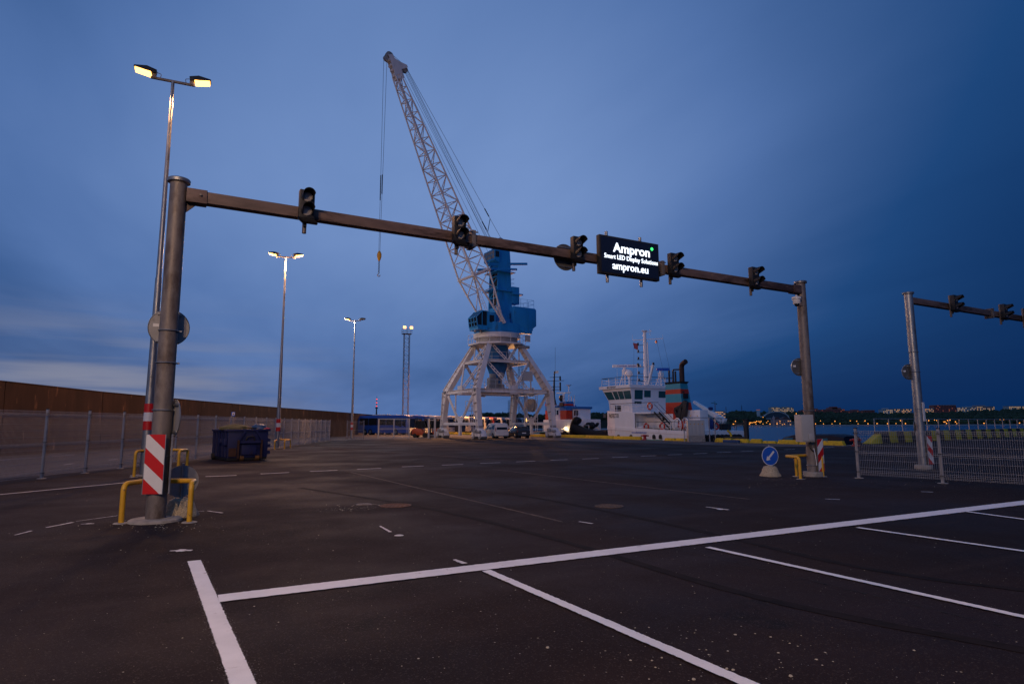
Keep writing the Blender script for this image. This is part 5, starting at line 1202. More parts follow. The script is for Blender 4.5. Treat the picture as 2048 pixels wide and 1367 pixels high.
# ropes
mb = MB()
def rope(a, b_, r_=.028): mb.tube(a, b_, r_, n=4)
tpt = Vector((-.2, 0, zt1))
for y0, y1, za_ in ((-.35, -.5, -.9), (-.15, -.2, -.7), (.1, .15, -.6), (.3, .45, -.8)): rope(Q(.948, 1.55) + e2 * y0, tpt + Vector((.6, y1, za_)))
rope(Q(.955, 1.7) + e2 * .1, wc_ + Vector((0, 0, wr))); rope(Q(1.0, .5) + e2 * .1, Q(.955, 1.75) + e2 * .1)
rope(Q(.93, .8) + e2 * -.2, tpt + Vector((.5, -.6, -2.2)), .022); rope(Q(.93, .8) + e2 * .2, Vector((.9, .5, wz + 1.7)), .022)
mb.build('luffing_rope', m_rope, cr, xf=SM, fix=False)
mb = MB(); a = (Q(.955, 1.7) + e2 * .1).lerp(wc_ + Vector((0, 0, wr)), .88); b_ = (Q(.948, 1.55) + e2 * .3).lerp(tpt + Vector((.6, .45, -.8)), .9); mb.beam(a, b_, .06)
for c_ in (a, b_):
    d = (Q(.955, 1.7) - wc_).normalized(); mb.tube(c_ + d * .3, c_ + d * 1.5, .07, n=6)
mb.build('rope_spreader', m_blackm, cr, xf=SM)
# hoist rope, block and hook
hp = Q(.993, -.86); hw_ = s2w(hp)
def hz_(py): return z_at(hw_, py)
mb = MB(); za_, zb2 = hz_(348), hz_(504)
for dx_ in (0, .42): mb.tube(hp + e1 * 0 + Vector((-dx_, .0, 0)), Vector((hp.x - dx_ * .3, 0, zb2)), .022, n=4)
mb.build('hoist_rope', m_rope, cr, xf=SM, fix=False)
mb = MB()
for dx_, z0, z1 in ((.0, hz_(352), hz_(402)), (-.20, hz_(350), hz_(388))):
    n_ = 16
    for i in range(n_):
        z = z0 + (z1 - z0) * i / n_; mb.sphere((hp.x + dx_, 0, z), .075, 6, 4, (1, 1, 1.6))
mb.build('rope_weight_chain', m_blackm, cr, xf=SM)
zh0, zh1 = hz_(521), hz_(503)
mb = MB(); mb.lathe([(.06, zh0 - .05), (.16, zh0 + .1), (.26, zh0 + (zh1 - zh0) * .45), (.26, zh0 + (zh1 - zh0) * .75), (.14, zh1), (.05, zh1 + .1)], (hp.x - .06, 0, 0), 12); hb = mb.build('hook_block', m_yel, cr, xf=SM)
mb = MB(); z0, z1 = hz_(546), zh0
for i in range(9): mb.torus((hp.x - .06, 0, z0 + (z1 - z0) * (i + .5) / 9), (1, 0, 0) if i % 2 else (0, 1, 0), .085, .028, 10, 5)
mb.build('hook_chain', m_blackm, hb, xf=SM)
mb = MB(); mb.path([(hp.x - .06 + .15 * math.cos(a), 0, hz_(550) + .15 * math.sin(a)) for a in [R(90 - i * 24) for i in range(13)]], .045, 6); mb.build('hook', M_('worn_hook', (.30, .20, .10), .5, .4), hb, xf=SM)
# ------------------------------------------------------------------ coaches
def bus_proto(body_mat):
    t0 = thing('coach', 'x', 'bus'); L, Wd, Ht = 12.2, 2.5, 3.25; hw = Wd / 2
    def sec(x, top, inset, z0): 
        w = hw - inset; return [Vector((x, -w, z0)), Vector((x, -w, 1.2)), Vector((x, -w + .02, 2.2)), Vector((x, -w + .12, top - .30)), Vector((x, -w + .38, top)), Vector((x, w - .38, top)), Vector((x, w - .12, top - .30)), Vector((x, w - .02, 2.2)), Vector((x, w, 1.2)), Vector((x, w, z0))]
    mb = MB(); rings = [sec(0, Ht - .18, .10, .42), sec(.25, Ht - .03, .01, .34), sec(1.2, Ht, 0, .32), sec(L - 1.6, Ht, 0, .32), sec(L - .55, Ht - .12, .02, .32)]
    fr_ = sec(L - .05, Ht - .5, .12, .36)
    for v in fr_: v.x -= max(0, (v.z - 1.2)) * .22
    rings.append(fr_); mb.loft(rings); mb.build('body', body_mat, t0)
    for s_ in (-1, 1):
        edges = [.55, 2.7, 4.8, 6.9, 9.0, 10.6, 11.5]
        for a, b_ in zip(edges, edges[1:]):
            drop = .30 if b_ > 10 else 0
            zb_ = 1.62 - (.05 if a > 8 else 0); o_ = .012
            mb = MB(); mb.add([(a + .03, s_ * (hw + o_), zb_), (b_ - .03, s_ * (hw + o_), 1.62 - drop), (b_ - .03, s_ * (hw - .02 + o_), 2.2), (a + .03, s_ * (hw - .02 + o_), 2.2), (b_ - .03, s_ * (hw - .097 + o_), 2.80), (a + .03, s_ * (hw - .097 + o_), 2.80)], [(0, 1, 2, 3), (3, 2, 4, 5)]); mb.build('side_window', m_glass, t0)
        for x in (1.9, 3.2, 9.2):
            mb = MB(); mb.tube((x, s_ * (hw - .30), .48), (x, s_ * (hw + .015), .48), .48, n=22); wh = mb.build('wheel', m_rub, t0)
            mb = MB(); mb.lathe([(.27, 0), (.25, .03), (.12, .01), (.10, .05), (0, .05)], (x, s_ * (hw + .014), .48), 16, Matrix.Rotation(-s_ * math.pi / 2, 4, 'X')); mb.build('rim', m_galv, wh)
        mb = MB(); mb.path([(L - .5, s_ * (hw - .1), Ht - .35), (L + .1, s_ * (hw + .15), Ht - .45), (L + .25, s_ * (hw + .18), Ht - .8)], .035, 6); mb.box((L + .25, s_ * (hw + .18), Ht - 1.0), (.10, .22, .42)); mb.build('mirror', m_black, t0)
        mb = MB(); mb.box((L - .03, s_ * .85, .78), (.12, .42, .2)); mb.build('headlight', m_lampd, t0, bevel=.03)
    mb = MB(); mb.prism([(L - .02, -1.08, 1.18), (L - .02, 1.08, 1.18), (L - .36, .98, 2.68), (L - .36, -.98, 2.68)], (.03, 0, 0.004)); mb.build('windscreen', m_glass, t0)
    mb = MB(); mb.prism([(-.012, -.9, 1.75), (-.012, .9, 1.75), (-.012, .8, 2.7), (-.012, -.8, 2.7)], (.02, 0, 0)); mb.build('rear_window', m_glass, t0)
    mb = MB(); mb.bx(3.2, 6.4, -.8, .8, Ht - .02, Ht + .16); mb.build('roof_unit', m_grey, t0, bevel=.06)
    return t0
bcol = {k: M_('coach_' + k, c, .35, var=.05, vs=1) for k, c in dict(blue=(.012, .06, .30), white=(.46, .44, .43), dark=(.05, .055, .07), red=(.30, .025, .02), silver=(.40, .40, .41), green=(.05, .16, .10)).items()}
bus = bus_proto(bcol['blue']); BA = R(-24)
bfront = D(826, 850, 104); bfront.z = 0
bx_, by_ = Vector((math.cos(BA), math.sin(BA), 0)), Vector((-math.sin(BA), math.cos(BA), 0))
bus.location = bfront - bx_ * 12.2; bus.rotation_euler = (0, 0, BA); bus.scale = (.86, 1, 1); bus.location = bfront - bx_ * 12.2 * .86; bus['label'] = 'dark blue coach parked side-on behind the steel gate'; bus['group'] = 'coaches parked in a row'
seq = ['blue', 'white', 'white', 'dark', 'white', 'silver', 'white', 'red', 'white', 'silver', 'dark', 'white', 'dark']
ordn = ['second', 'third', 'fourth', 'fifth', 'sixth', 'seventh', 'eighth', 'ninth', 'tenth', 'eleventh', 'twelfth', 'thirteenth', 'last']
cn = dict(blue='dark blue', white='white', dark='charcoal', red='dark red', silver='silver', green='green')
step_ = Vector((1.62, 4.3, 0)); pos = Vector(bfront)
for i, c in enumerate(seq):
    pos = pos + step_ + Vector((random.uniform(-.5, .5), random.uniform(-.2, .2), 0))
    copy_tree(bus, pos - bx_ * 12.2 * .86, BA + R(random.uniform(-1.5, 1.5)), f'{cn[c]} coach in the parked row, {ordn[i]} from the left', 'coaches parked in a row', {'body': bcol[c]})

# ------------------------------------------------------------------ forklift trucks
def forklift(loc, rz, label):
    t0 = thing('forklift', label, 'forklift', loc, rz, 'forklift trucks by the gate')
    mb = MB(); mb.prism([(-1.3, -.55, .45), (-1.3, -.55, 1.05), (-.9, -.55, 1.25), (.1, -.55, 1.1), (.25, -.55, .7), (.85, -.55, .65), (.85, -.55, .3), (-.9, -.55, .3)], (0, 1.1, 0)); mb.build('chassis', m_orange, t0, bevel=.06)
    mb = MB(); mb.prism([(-1.45, -.52, .25), (-1.5, -.52, .75), (-1.25, -.52, 1.0), (-1.0, -.52, .25)], (0, 1.04, 0)); mb.build('counterweight', m_blackm, t0, bevel=.05)
    for x, r_ in ((.55, .33), (-.85, .27)):
        for s_ in (-1, 1):
            mb = MB(); mb.tube((x, s_ * .38, r_), (x, s_ * .60, r_), r_, n=18); mb.build('wheel', m_rub, t0)
    mb = MB()
    for s_ in (-1, 1):
        mb.path([(-.95, s_ * .5, 1.15), (-.75, s_ * .48, 2.15), (.35, s_ * .48, 2.2), (.75, s_ * .5, 1.2), (.8, s_ * .5, .65)], .045, 6)
    mb.bx(-.8, .4, -.5, .5, 2.15, 2.22); mb.build('cab_frame', m_blackm, t0)
    mb = MB(); mb.prism([(-.72, -.49, 1.2), (-.66, -.49, 2.1), (.32, -.49, 2.14), (.7, -.49, 1.2)], (0, .01, 0)); mb.prism([(-.72, .48, 1.2), (-.66, .48, 2.1), (.32, .48, 2.14), (.7, .48, 1.2)], (0, .01, 0)); mb.build('cab_glass', m_glass, t0)
    mb = MB(); mb.bx(-.55, -.1, -.25, .25, 1.1, 1.25); mb.bx(-.6, -.48, -.25, .25, 1.25, 1.75); mb.build('seat', m_black, t0, bevel=.04)
    mb = MB()
    for s_ in (-1, 1): mb.bx(.92, 1.06, s_ * .33 - .06, s_ * .33 + .06, .08, 2.35)
    for z in (.3, 1.2, 2.28): mb.bx(.94, 1.04, -.33, .33, z - .05, z + .05)
    mb.build('mast', m_blackm, t0)
    for s_ in (-1, 1):
        mb = MB(); mb.bx(1.1, 1.16, s_ * .25 - .06, s_ * .25 + .06, .08, .7); mb.bx(1.1, 2.1, s_ * .25 - .06, s_ * .25 + .06, .06, .11); mb.build('fork', m_blackm, t0)
    mb = MB(); mb.lathe([(.06, 2.22), (.06, 2.32), (0, 2.34)], (-.3, 0, 0), 10); mb.build('beacon', m_orange, t0)
f1 = G(838, 874.6); forklift(f1 + Vector((.3, .9, 0)), R(-12), 'orange and black forklift nearest the first coach'); f2 = G(866, 874); forklift(f2 + Vector((.2, 1.6, 0)), R(165), 'orange forklift half hidden behind the thick gate posts')

# ------------------------------------------------------------------ van and hatchback
def car(loc, rz, label, cat, name, prof, wd, glass_side, roof_tuck, mat, wheels, wr_, rear, lights, extras):
    t0 = thing(name, label, cat, loc, rz); hw = wd / 2
    # body: stations along x, each a ring; prof = list of (x, z_low, z_belt, z_top, half width at belt, half width at top)
    mb = MB(); rings = []
    for (x, zl_, zb_, zt_, wb_, wt_) in prof:
        rings.append([Vector((x, -wb_ * .93, zl_)), Vector((x, -wb_, zl_ + .22)), Vector((x, -wb_, zb_)), Vector((x, -wt_, zt_ - .05)), Vector((x, -wt_ * .85, zt_)), Vector((x, wt_ * .85, zt_)), Vector((x, wt_, zt_ - .05)), Vector((x, wb_, zb_)), Vector((x, wb_, zl_ + .22)), Vector((x, wb_ * .93, zl_))])
    mb.loft(rings); body = mb.build('body', mat, t0)
    for s_ in (-1, 1):
        for poly in glass_side:
            mb = MB(); mb.prism([(x, s_ * (y + .006), z) for x, y, z in poly], (0, s_ * .006, 0)); mb.build('side_window', m_glass, t0)
        for x in wheels:
            mb = MB(); mb.tube((x, s_ * (hw - .26), wr_), (x, s_ * (hw + .004), wr_), wr_ * 1.13, n=22); mb.build('wheel_arch', m_black, t0)
            mb = MB(); mb.tube((x, s_ * (hw - .22), wr_), (x, s_ * (hw + .015), wr_), wr_, n=22); wh = mb.build('wheel', m_rub, t0)
            mb = MB(); mb.lathe([(wr_ * .68, 0), (wr_ * .6, .025), (wr_ * .3, .01), (wr_ * .25, .03), (0, .03)], (x, s_ * (hw + .012), wr_), 16, Matrix.Rotation(-s_ * math.pi / 2, 4, 'X')); mb.build('rim', m_galv, wh)
        mb = MB(); mb.box((extras['mirror'][0], s_ * (hw + .09), extras['mirror'][1]), (.10, .18, .15)); mb.build('mirror', mat, t0, bevel=.03)
        (lx, ly, lz0, lz1, lw) = lights; mb = MB(); mb.prism([(lx - .02, s_ * (ly - lw), lz0), (lx - .02, s_ * ly, lz0), (lx - .02, s_ * ly, lz1), (lx - .02, s_ * (ly - lw * .7), lz1)], (.10, 0, 0)); mb.build('tail_light', M_('tail_red', (.25, .006, .01), .25) if 'tail_red' not in bpy.data.materials else bpy.data.materials['tail_red'], t0)
    mb = MB(); mb.prism([(x, y, z) for x, y, z in rear], (-.012, 0, .002)); mb.build('rear_window', m_glass, t0)
    mb = MB(); mb.prism([(x, y, z) for x, y, z in extras['front']], (.012, 0, .006)); mb.build('windscreen', m_glass, t0)
    x, z = extras['plate']; mb = MB(); mb.bx(x - .012, x, -.26, .26, z - .055, z + .055); mb.build('number_plate', m_white, t0)
    x, z0, z1 = extras['bumper']; mb = MB(); mb.bx(x - .05, x + .12, -hw * .92, hw * .92, z0, z1); mb.build('bumper', extras.get('bmat', mat), t0, bevel=.03)
    mb = MB(); mb.box((extras['handle'][0], hw + .004, extras['handle'][1]), (.16, .03, .03)); mb.box((extras['handle'][0], -hw - .004, extras['handle'][1]), (.16, .03, .03)); mb.build('door_handle', m_black, t0)
    return t0
m_vanw = M_('van_white', (.62, .61, .60), .3, var=.03, vs=1); m_carg = M_('car_grey_blue', (.045, .055, .065), .25, .3, var=.05, vs=1)
# positions from the rear wheels seen in the photograph; rear faces the camera
van_p = G(1000, 876.3); VA = R(132)
van = car(G(1004, 876.2), R(114), 'white passenger van parked under the crane portal', 'van', 'parked_van',
    [(0, .35, 1.05, 1.70, .86, .70), (.06, .26, 1.05, 1.80, .90, .74), (1.5, .24, 1.03, 1.84, .91, .75), (2.55, .24, 1.02, 1.78, .91, .73), (3.35, .24, 1.0, 1.12, .91, .80), (4.1, .26, .80, .90, .88, .74), (4.38, .34, .62, .70, .74, .60)], 1.82,
    [[(.35, .895, 1.10), (1.25, .895, 1.10), (1.25, .765, 1.62), (.45, .765, 1.60)], [(1.35, .895, 1.10), (2.25, .895, 1.08), (2.2, .762, 1.62), (1.35, .762, 1.63)], [(2.32, .895, 1.08), (3.1, .89, 1.05), (2.62, .775, 1.55), (2.3, .765, 1.60)]],
    0, m_vanw, (.75, 3.5), .31, [(-.012, -.70, 1.05), (-.012, .70, 1.05), (.035, .62, 1.62), (.035, -.62, 1.62)], (0, .86, .85, 1.25, .10),
    dict(mirror=(2.9, 1.08), front=[(2.62, -.68, 1.74), (2.62, .68, 1.74), (3.32, .74, 1.12), (3.32, -.74, 1.12)], plate=(-.015, .80), bumper=(-.06, .35, .55), handle=(1.5, .98)))
mb = MB(); mb.disc((2.75, .915, .82), (0, 1, 0), .09, .01, 14); mb.build('door_badge', m_red, van)
hatch = car(G(1048, 875.6), R(112), 'dark grey hatchback parked right of the white van', 'car', 'parked_hatchback',
    [(0, .34, .80, .92, .80, .66), (.12, .25, .86, 1.05, .86, .70), (.55, .22, .90, 1.40, .88, .62), (1.3, .20, .90, 1.46, .88, .62), (2.2, .20, .88, 1.40, .88, .60), (2.95, .20, .86, .95, .88, .70), (3.8, .22, .72, .80, .86, .70), (4.15, .32, .55, .62, .72, .58)], 1.76,
    [[(.75, .872, .95), (1.45, .872, .95), (1.45, .655, 1.36), (.95, .655, 1.34)], [(1.52, .872, .95), (2.65, .868, .93), (2.1, .645, 1.32), (1.52, .655, 1.36)]],
    0, m_carg, (.75, 3.25), .31, [(.12, -.66, 1.02), (.12, .66, 1.02), (.50, .56, 1.36), (.50, -.56, 1.36)], (.05, .85, .72, .88, .32),
    dict(mirror=(2.55, 1.0), front=[(2.22, -.56, 1.38), (2.22, .56, 1.38), (2.92, .66, .97), (2.92, -.66, .97)], plate=(-.03, .62), bumper=(-.06, .28, .55), handle=(1.6, .84)))
# ------------------------------------------------------------------ the white tug at the quay
SO = K(1.1, 1.5); SRZ = math.atan2(KD.y, KD.x)
tug = thing('tugboat', 'white tugboat with red and teal funnel moored at the quay, name on its bow bulwark', 'tugboat', (SO.x, SO.y, 0), SRZ)
def u_of(px, v): return on_line(px, Vector((SO.x, SO.y, 0)) + KN * v, Vector((SO.x, SO.y, 0)) + KN * v + KD, -30, 45)
def Wp(u, v): q = SO + KD * u + KN * v; return Vector((q.x, q.y, 0))
def zz(u, v, py): return z_at(Wp(u, v), py)
uS = 14.3
# hull: plan outline, land side is v = 0
def plan(u, bow):    # half breadth factor
    return 1.0
def hull_ring(z, ins, u0, u1, sheer):
    pts = []; B = 8.0
    pl = [(u1, .6), (u1, B - .6), (u1 - .6, B), (4, B), (1.5, B - .7), (-.8, B - 2.4), (-2.0, B / 2), (-.8, 2.4 - .6), (0.4, .35), (2.2, 0), (u1 - .6, 0)]
    for (a, b_) in pl:
        c = Vector((6, B / 2)); d = Vector((a, b_)) - c; pts.append(Vector((c.x + d.x * (1 - ins * .35), c.y + d.y * (1 - ins), z + (sheer(a) if sheer else 0))))
    return pts
sh = lambda a: .045 * max(0, 12 - a)
mb = MB(); mb.loft([hull_ring(SEA - .6, .10, 0, uS, None), hull_ring(-.2, .015, 0, uS, None), hull_ring(.52, .0, 0, uS, sh)]); mb.build('hull', m_boatw, tug, smooth=False)
mb = MB(); mb.loft([hull_ring(.53, -.012, 0, uS, sh), hull_ring(.92, -.012, 0, uS, sh)]); mb.build('deck_band', m_boatw, tug, smooth=False, bevel=.02)
mb = MB(); r0 = hull_ring(.925, .01, 0, uS, sh); mb.add(r0, [tuple(range(len(r0)))]); mb.build('deck', M_('deck_green', (.05, .10, .09), .8, var=.2, vs=3), tug, smooth=False)
# bow bulwark carrying the name
ub = u_of(1268, 0)
zb0, zb1 = zz(ub, 0, 864), zz(ub, 0, 824.5); zf1 = zz(0, 0, 821)
out = [(ub, 0), (2.2, 0), (.4, .35), (-.8, 1.8), (-2.0, 4.0), (-.8, 5.6), (1.5, 7.3), (4.0, 8.0), (ub, 8.0)]
mb = MB(); lo_r, hi_r = [], []
for a, b_ in out: lo_r.append(Vector((a, b_, .93 + sh(a)))); hi_r.append(Vector((a, b_, zb1 + (zf1 - zb1) * (ub - a) / ub)))
n = len(out); inn = [q + Vector((.12, .1 if q.y < 4 else -.1, 0)) for q in hi_r]; inl = [q + Vector((.12, .1 if q.y < 4 else -.1, 0)) for q in lo_r]
mb.add(lo_r + hi_r + inn + inl, [(i, i + 1, n + i + 1, n + i) for i in range(n - 1)] + [(n + i, n + i + 1, 2 * n + i + 1, 2 * n + i) for i in range(n - 1)] + [(2 * n + i, 2 * n + i + 1, 3 * n + i + 1, 3 * n + i) for i in range(n - 1)] + [(0, n, 2 * n, 3 * n), (n - 1, 4 * n - 1, 3 * n - 1, 2 * n - 1)]); mb.build('bulwark', m_boatw, tug, smooth=False)
uc = (u_of(1219, 0) + u_of(1239, 0)) / 2
o = text_mesh('PROTECTOR', .66, m_black, fr((uc, -.012, zz(uc, 0, 831.5)), (1, 0, 0), (0, 0, 1)), .004, .012, name='ship_name', parent=tug)
xs = [v.co.x for v in o.data.vertices]; f_ = (u_of(1239, 0) - u_of(1219, 0)) / (max(xs) - min(xs))
for v in o.data.vertices: v.co.x = uc + (v.co.x - uc) * f_
text_mesh('www.alfonshakans.com', .26, m_sblue, fr((u_of(1280, 0), -.115, .74), (1, 0, 0), (0, 0, 1)), .003, .003, name='web_address', parent=tug)
mb = MB(); u = u_of(1210, 0); mb.bx(u - .22, u + .22, -.01, .02, zz(u, 0, 835), zz(u, 0, 827)); mb.build('bulwark_port', M_('recess_grey', (.12, .12, .12), .8), tug)
for px in (1213.5, 1237, 1262, 1308, 1321):
    u = u_of(px, -.02); mb = MB(); z = zz(u, 0, 872.5); mb.disc((u, .05, z), (0, 1, 0), .22, .22, 16); mb.bx(u - .22, u + .22, -.06, .16, z - .25, z); mb.build('hull_recess', m_black, tug)
# bridge deck and lower deckhouse
z_bd = zb1 + .02
mb = MB(); mb.bx(.9, u_of(1312, 1.0), .35, 7.6, z_bd - .18, z_bd); mb.build('bridge_deck', m_boatw, tug, bevel=.03)
uh1 = 9.6
mb = MB(); mb.bx(1.0, ub - .1, .9, 7.1, .95, z_bd - .19); mb.bx(ub - .1, uh1, 2.0, 6.8, .95, z_bd - .19); mb.build('deckhouse', m_boatw, tug, bevel=.04)
for u0, u1, z0, z1, v in ((ub + .5, ub + 1.3, 1.0, 2.75, 1.99), (ub + 2.4, ub + 3.0, 1.0, 2.75, 1.99)):
    mb = MB(); mb.bx(u0, u1, v - .03, v + .01, z0, z1); mb.build('deckhouse_door', m_boatw, tug, bevel=.02)
mb = MB(); mb.bx(ub + 2.55, ub + 2.85, 1.94, 1.965, 2.0, 2.45); mb.build('door_window', m_glass, tug)
# wheelhouse with raked windows
wv0, wv1 = 1.0, 7.0
w0, w1 = u_of(1221, wv0), u_of(1266.5, wv0)
zr0, zw0, zw1 = z_bd, zz(w1, wv0, 797), zz(w1, wv0, 780.5); zt_ = zz(w1, wv0, 775)
def wh(z, k): return [Vector((w0 - k * 1.0 + .0, wv0 - k * .32, z)), Vector((w1 + k * .12, wv0 - k * .32, z)), Vector((w1 + k * .12, wv1 + k * .32, z)), Vector((w0 - k * 1.0, wv1 + k * .32, z))]
mb = MB(); mb.loft([wh(zr0, 0), wh(zw0 - .15, .12), wh(zt_, 1.0)]); wheelh = mb.build('wheelhouse', m_boatw, tug, smooth=False)
# roof slab
mb = MB(); rr = [q + Vector((0, 0, .0)) for q in wh(zt_, 1.0)]; c = (rr[0] + rr[2]) / 2
big = [c + (q - c) * 1.09 for q in rr]; mb.loft([[q + Vector((0, 0, .005)) for q in big], [q + Vector((0, 0, .34)) for q in big], [c + (q - c) * 1.03 + Vector((0, 0, .38)) for q in rr]]); mb.build('wheelhouse_roof', m_boatw, tug, smooth=False)
zroof = zt_ + .38
o = text_mesh('IMO 9204207', .30, m_black, fr(big[0].lerp(big[1], .42) + Vector((0, -.012, .17)), (1, 0, 0), (0, 0, 1)), .003, .004, name='imo_number', parent=tug)
def side_win(px0, px1, v_face):
    # a pane on the quay-side face: bilinear on the raked wall
    a0, a1 = wh(zw0, (zw0 - zw0 + .15) / (zt_ - zw0 + .15) * .88 + .12), wh(zw1, (zw1 - zw0 + .15) / (zt_ - zw0 + .15) * .88 + .12)
    def pt(arr, t_): return arr[0].lerp(arr[1], t_)
    L_ = [Vector((SO.x, SO.y, 0)) + KD * q.x + KN * q.y + Vector((0, 0, q.z)) for q in a0[:2]]
    t0_ = on_line(px0, L_[0], L_[1], -1, 2); t1_ = on_line(px1, L_[0], L_[1], -1, 2)
    P = [pt(a0, t0_), pt(a0, t1_), pt(a1, t1_), pt(a1, t0_)]
    mb = MB(); mb.prism([q + Vector((0, -.02, 0)) for q in P], (0, .03, 0)); mb.build('side_window', m_teal, wheelh)
def aft_win(px0, px1, py0, py1):
    a0, a1 = wh(zw0, .25), wh(zw1, .9)
    L_ = [Vector((SO.x, SO.y, 0)) + KD * q.x + KN * q.y + Vector((0, 0, q.z)) for q in (a0[1], a0[2])]
    t0_, t1_ = on_line(px0, L_[0], L_[1], -1, 2), on_line(px1, L_[0], L_[1], -1, 2)
    y0 = a0[1].y + (a0[2].y - a0[1].y) * t0_; y1 = a0[1].y + (a0[2].y - a0[1].y) * t1_; q = Wp(w1, (y0 + y1) / 2); za, zb_ = z_at(q, py1), z_at(q, py0)
    k0, k1 = (za - zw0 + .15) / (zt_ - zw0 + .15) * .88 + .12, (zb_ - zw0 + .15) / (zt_ - zw0 + .15) * .88 + .12
    mb = MB(); mb.prism([(w1 + k0 * .12 + .012, y0, za), (w1 + k0 * .12 + .012, y1, za), (w1 + k1 * .12 + .012, y1, zb_), (w1 + k1 * .12 + .012, y0, zb_)], (.015, 0, 0)); mb.build('aft_window', m_teal, wheelh)
m_teal = M_('tinted_glass', (.015, .09, .11), .10, spec=.8)
for a, b_ in ((1217, 1230), (1231.5, 1239.5), (1240.5, 1249.5), (1250.5, 1263)): side_win(a, b_, 0)
aft_win(1269, 1285, 779.5, 798); aft_win(1288, 1301, 780.5, 794); aft_win(1317, 1331, 782, 795)
aft_win(1269, 1283, 802, 810.5)
mb = MB(); u0, u1 = u_of(1232, wv0), u_of(1244, wv0); mb.bx(u0, u1, wv0 - .03, wv0 + .02, zz(u0, wv0, 822), zz(u0, wv0, 811)); mb.build('lower_window', m_glass, wheelh)
# railings
def railing(pts, h, name, mat=m_boatw, n_=4, par=None, rails=3, dark_top=True):
    mb = MB(); tb = MB()
    for a, b_ in zip(pts, pts[1:]):
        a, b_ = Vector(a), Vector(b_); k = max(1, int((b_ - a).length / 1.1))
        for i in range(k + 1): q = a.lerp(b_, i / k); mb.tube(q, q + Vector((0, 0, h)), .028, n=5)
        for j in range(1, rails): mb.tube(a + Vector((0, 0, h * j / rails)), b_ + Vector((0, 0, h * j / rails)), .018, n=5)
        tb.tube(a + Vector((0, 0, h)), b_ + Vector((0, 0, h)), .032, n=5)
    o = mb.build(name, mat, par or tug, fix=False); tb.build('handrail', m_blackm if dark_top else mat, o, fix=False); return o
ue = u_of(1312, 1.0) - .05
railing([(ue, .4, z_bd), (1.0, .4, z_bd), (.95, 7.5, z_bd)], 1.05, 'bridge_railing'); railing([(ue, .4, z_bd), (ue, 1.6, z_bd)], 1.05, 'bridge_railing')
rq = [c + (q - c) * 1.0 for q in rr]; railing([rq[1] + Vector((0, 0, .38)), rq[0] + Vector((0, 0, .38)), rq[3] + Vector((0, 0, .38)), rq[2] + Vector((0, 0, .38)), rq[1] + Vector((0, 0, .38))], .95, 'roof_railing')
railing([(ub + .2, .25, .95), (u_of(1357, 0), .25, .95)], .95, 'deck_railing')
# stair from bridge deck to main deck
a, b_ = Vector((ue + .05, 1.2, z_bd)), Vector((ue + 2.6, 1.2, .95)); mb = MB()
for s_ in (-.35, .35): mb.beam(a + Vector((0, s_, 0)), b_ + Vector((0, s_, 0)), .06, .16); mb.tube(a + Vector((0, s_, .9)), b_ + Vector((0, s_, .9)), .025, n=5); mb.tube(b_ + Vector((0, s_, .9)), b_ + Vector((0, s_, 0)), .025, n=5)
for i in range(1, 9): m0 = a.lerp(b_, i / 9); mb.bx(m0.x - .12, m0.x + .12, m0.y - .35, m0.y + .35, m0.z - .02, m0.z + .02)
mb.build('stair', m_blackm, tug)
# mast
um, vm = u_of(1296, 3.4), 3.4; ztop = zz(um, vm, 664)
mb = MB(); mb.tube((um, vm, zroof), (um, vm, ztop), .27, .17, 10); mb.tube((um - .3, vm + .25, zroof), (um - .12, vm + .12, ztop - .8), .09, n=6); mb.tube((um + .35, vm + .2, zroof), (um + .3, vm + .1, ztop - 1.2), .07, n=6); mst = mb.build('mast', m_boatw, tug)
mb = MB(); mb.lathe([(.1, ztop), (.36, ztop + .12), (.32, ztop + .2), (0, ztop + .22)], (um, vm, 0), 14); mb.build('mast_dome', m_boatw, mst)
mb = MB(); zy = zz(um, vm, 679)
mb.beam((um - 1.1, vm - .9, zy), (um + 1.6, vm + 1.4, zy + .05), .07, .07); mb.beam((um - .8, vm - .6, zy - 3.2), (um + .8, vm + .6, zy - 3.2), .08, .08)
for dx_, zz_ in ((-1.1, .7), (1.0, .3), (1.6, .5)): mb.tube((um + dx_, vm + dx_ * .85, zy), (um + dx_, vm + dx_ * .85, zy + zz_), .02, n=4)
mb.tube((um + .5, vm + .4, zy + .5), (um + .5, vm + .4, zy + 1.2), .03, n=5); mb.beam((um, vm, zy + .8), (um + .7, vm + .5, zy + 1.0), .05)
mb.build('yardarm', m_boatw, mst)
for k in range(6):
    z = zroof + .5 + k * .85; mb = MB(); mb.beam((um - .1, vm - .1, z), (um - .75, vm - .6, z), .10, .05); mb.lathe([(.10, z + .03), (.10, z + .30), (0, z + .33)], (um - .65, vm - .5, 0), 8); mb.build('navigation_light', m_blackm, mst)
for du, z in ((.75, zy - 3.1), (-.75, zy - 3.1), (1.1, zy - .5)): mb = MB(); mb.lathe([(.12, z), (.12, z + .32), (0, z + .34)], (um + du, vm + du * .7, 0), 8); mb.build('signal_lamp', m_red if z > zy - 1 else m_blackm, mst)
mb = MB(); fx = [Vector((um - 1.1, vm - .9, zy - .3)), Vector((um - .6, vm - .5, zy - .45)), Vector((um - .65, vm - .55, zy - 1.2)), Vector((um - 1.0, vm - .8, zy - 1.0))]; mb.add(fx, [(0, 1, 2, 3)]); mb.build('flag', M_('courtesy_flag', (.30, .06, .08), .8, var=.6, vs=3), mst, fix=False)
mb = MB()
for (x1, y1) in ((um - 1.0, vm - .8), (um + 1.6, vm + 1.4), (um + 1.0, vm + .9)): mb.tube((x1, y1, zy), (x1 + (1.3 if x1 > um else -.3), y1, zroof), .012, n=3)
mb.build('stay', m_blackm, mst, fix=False)
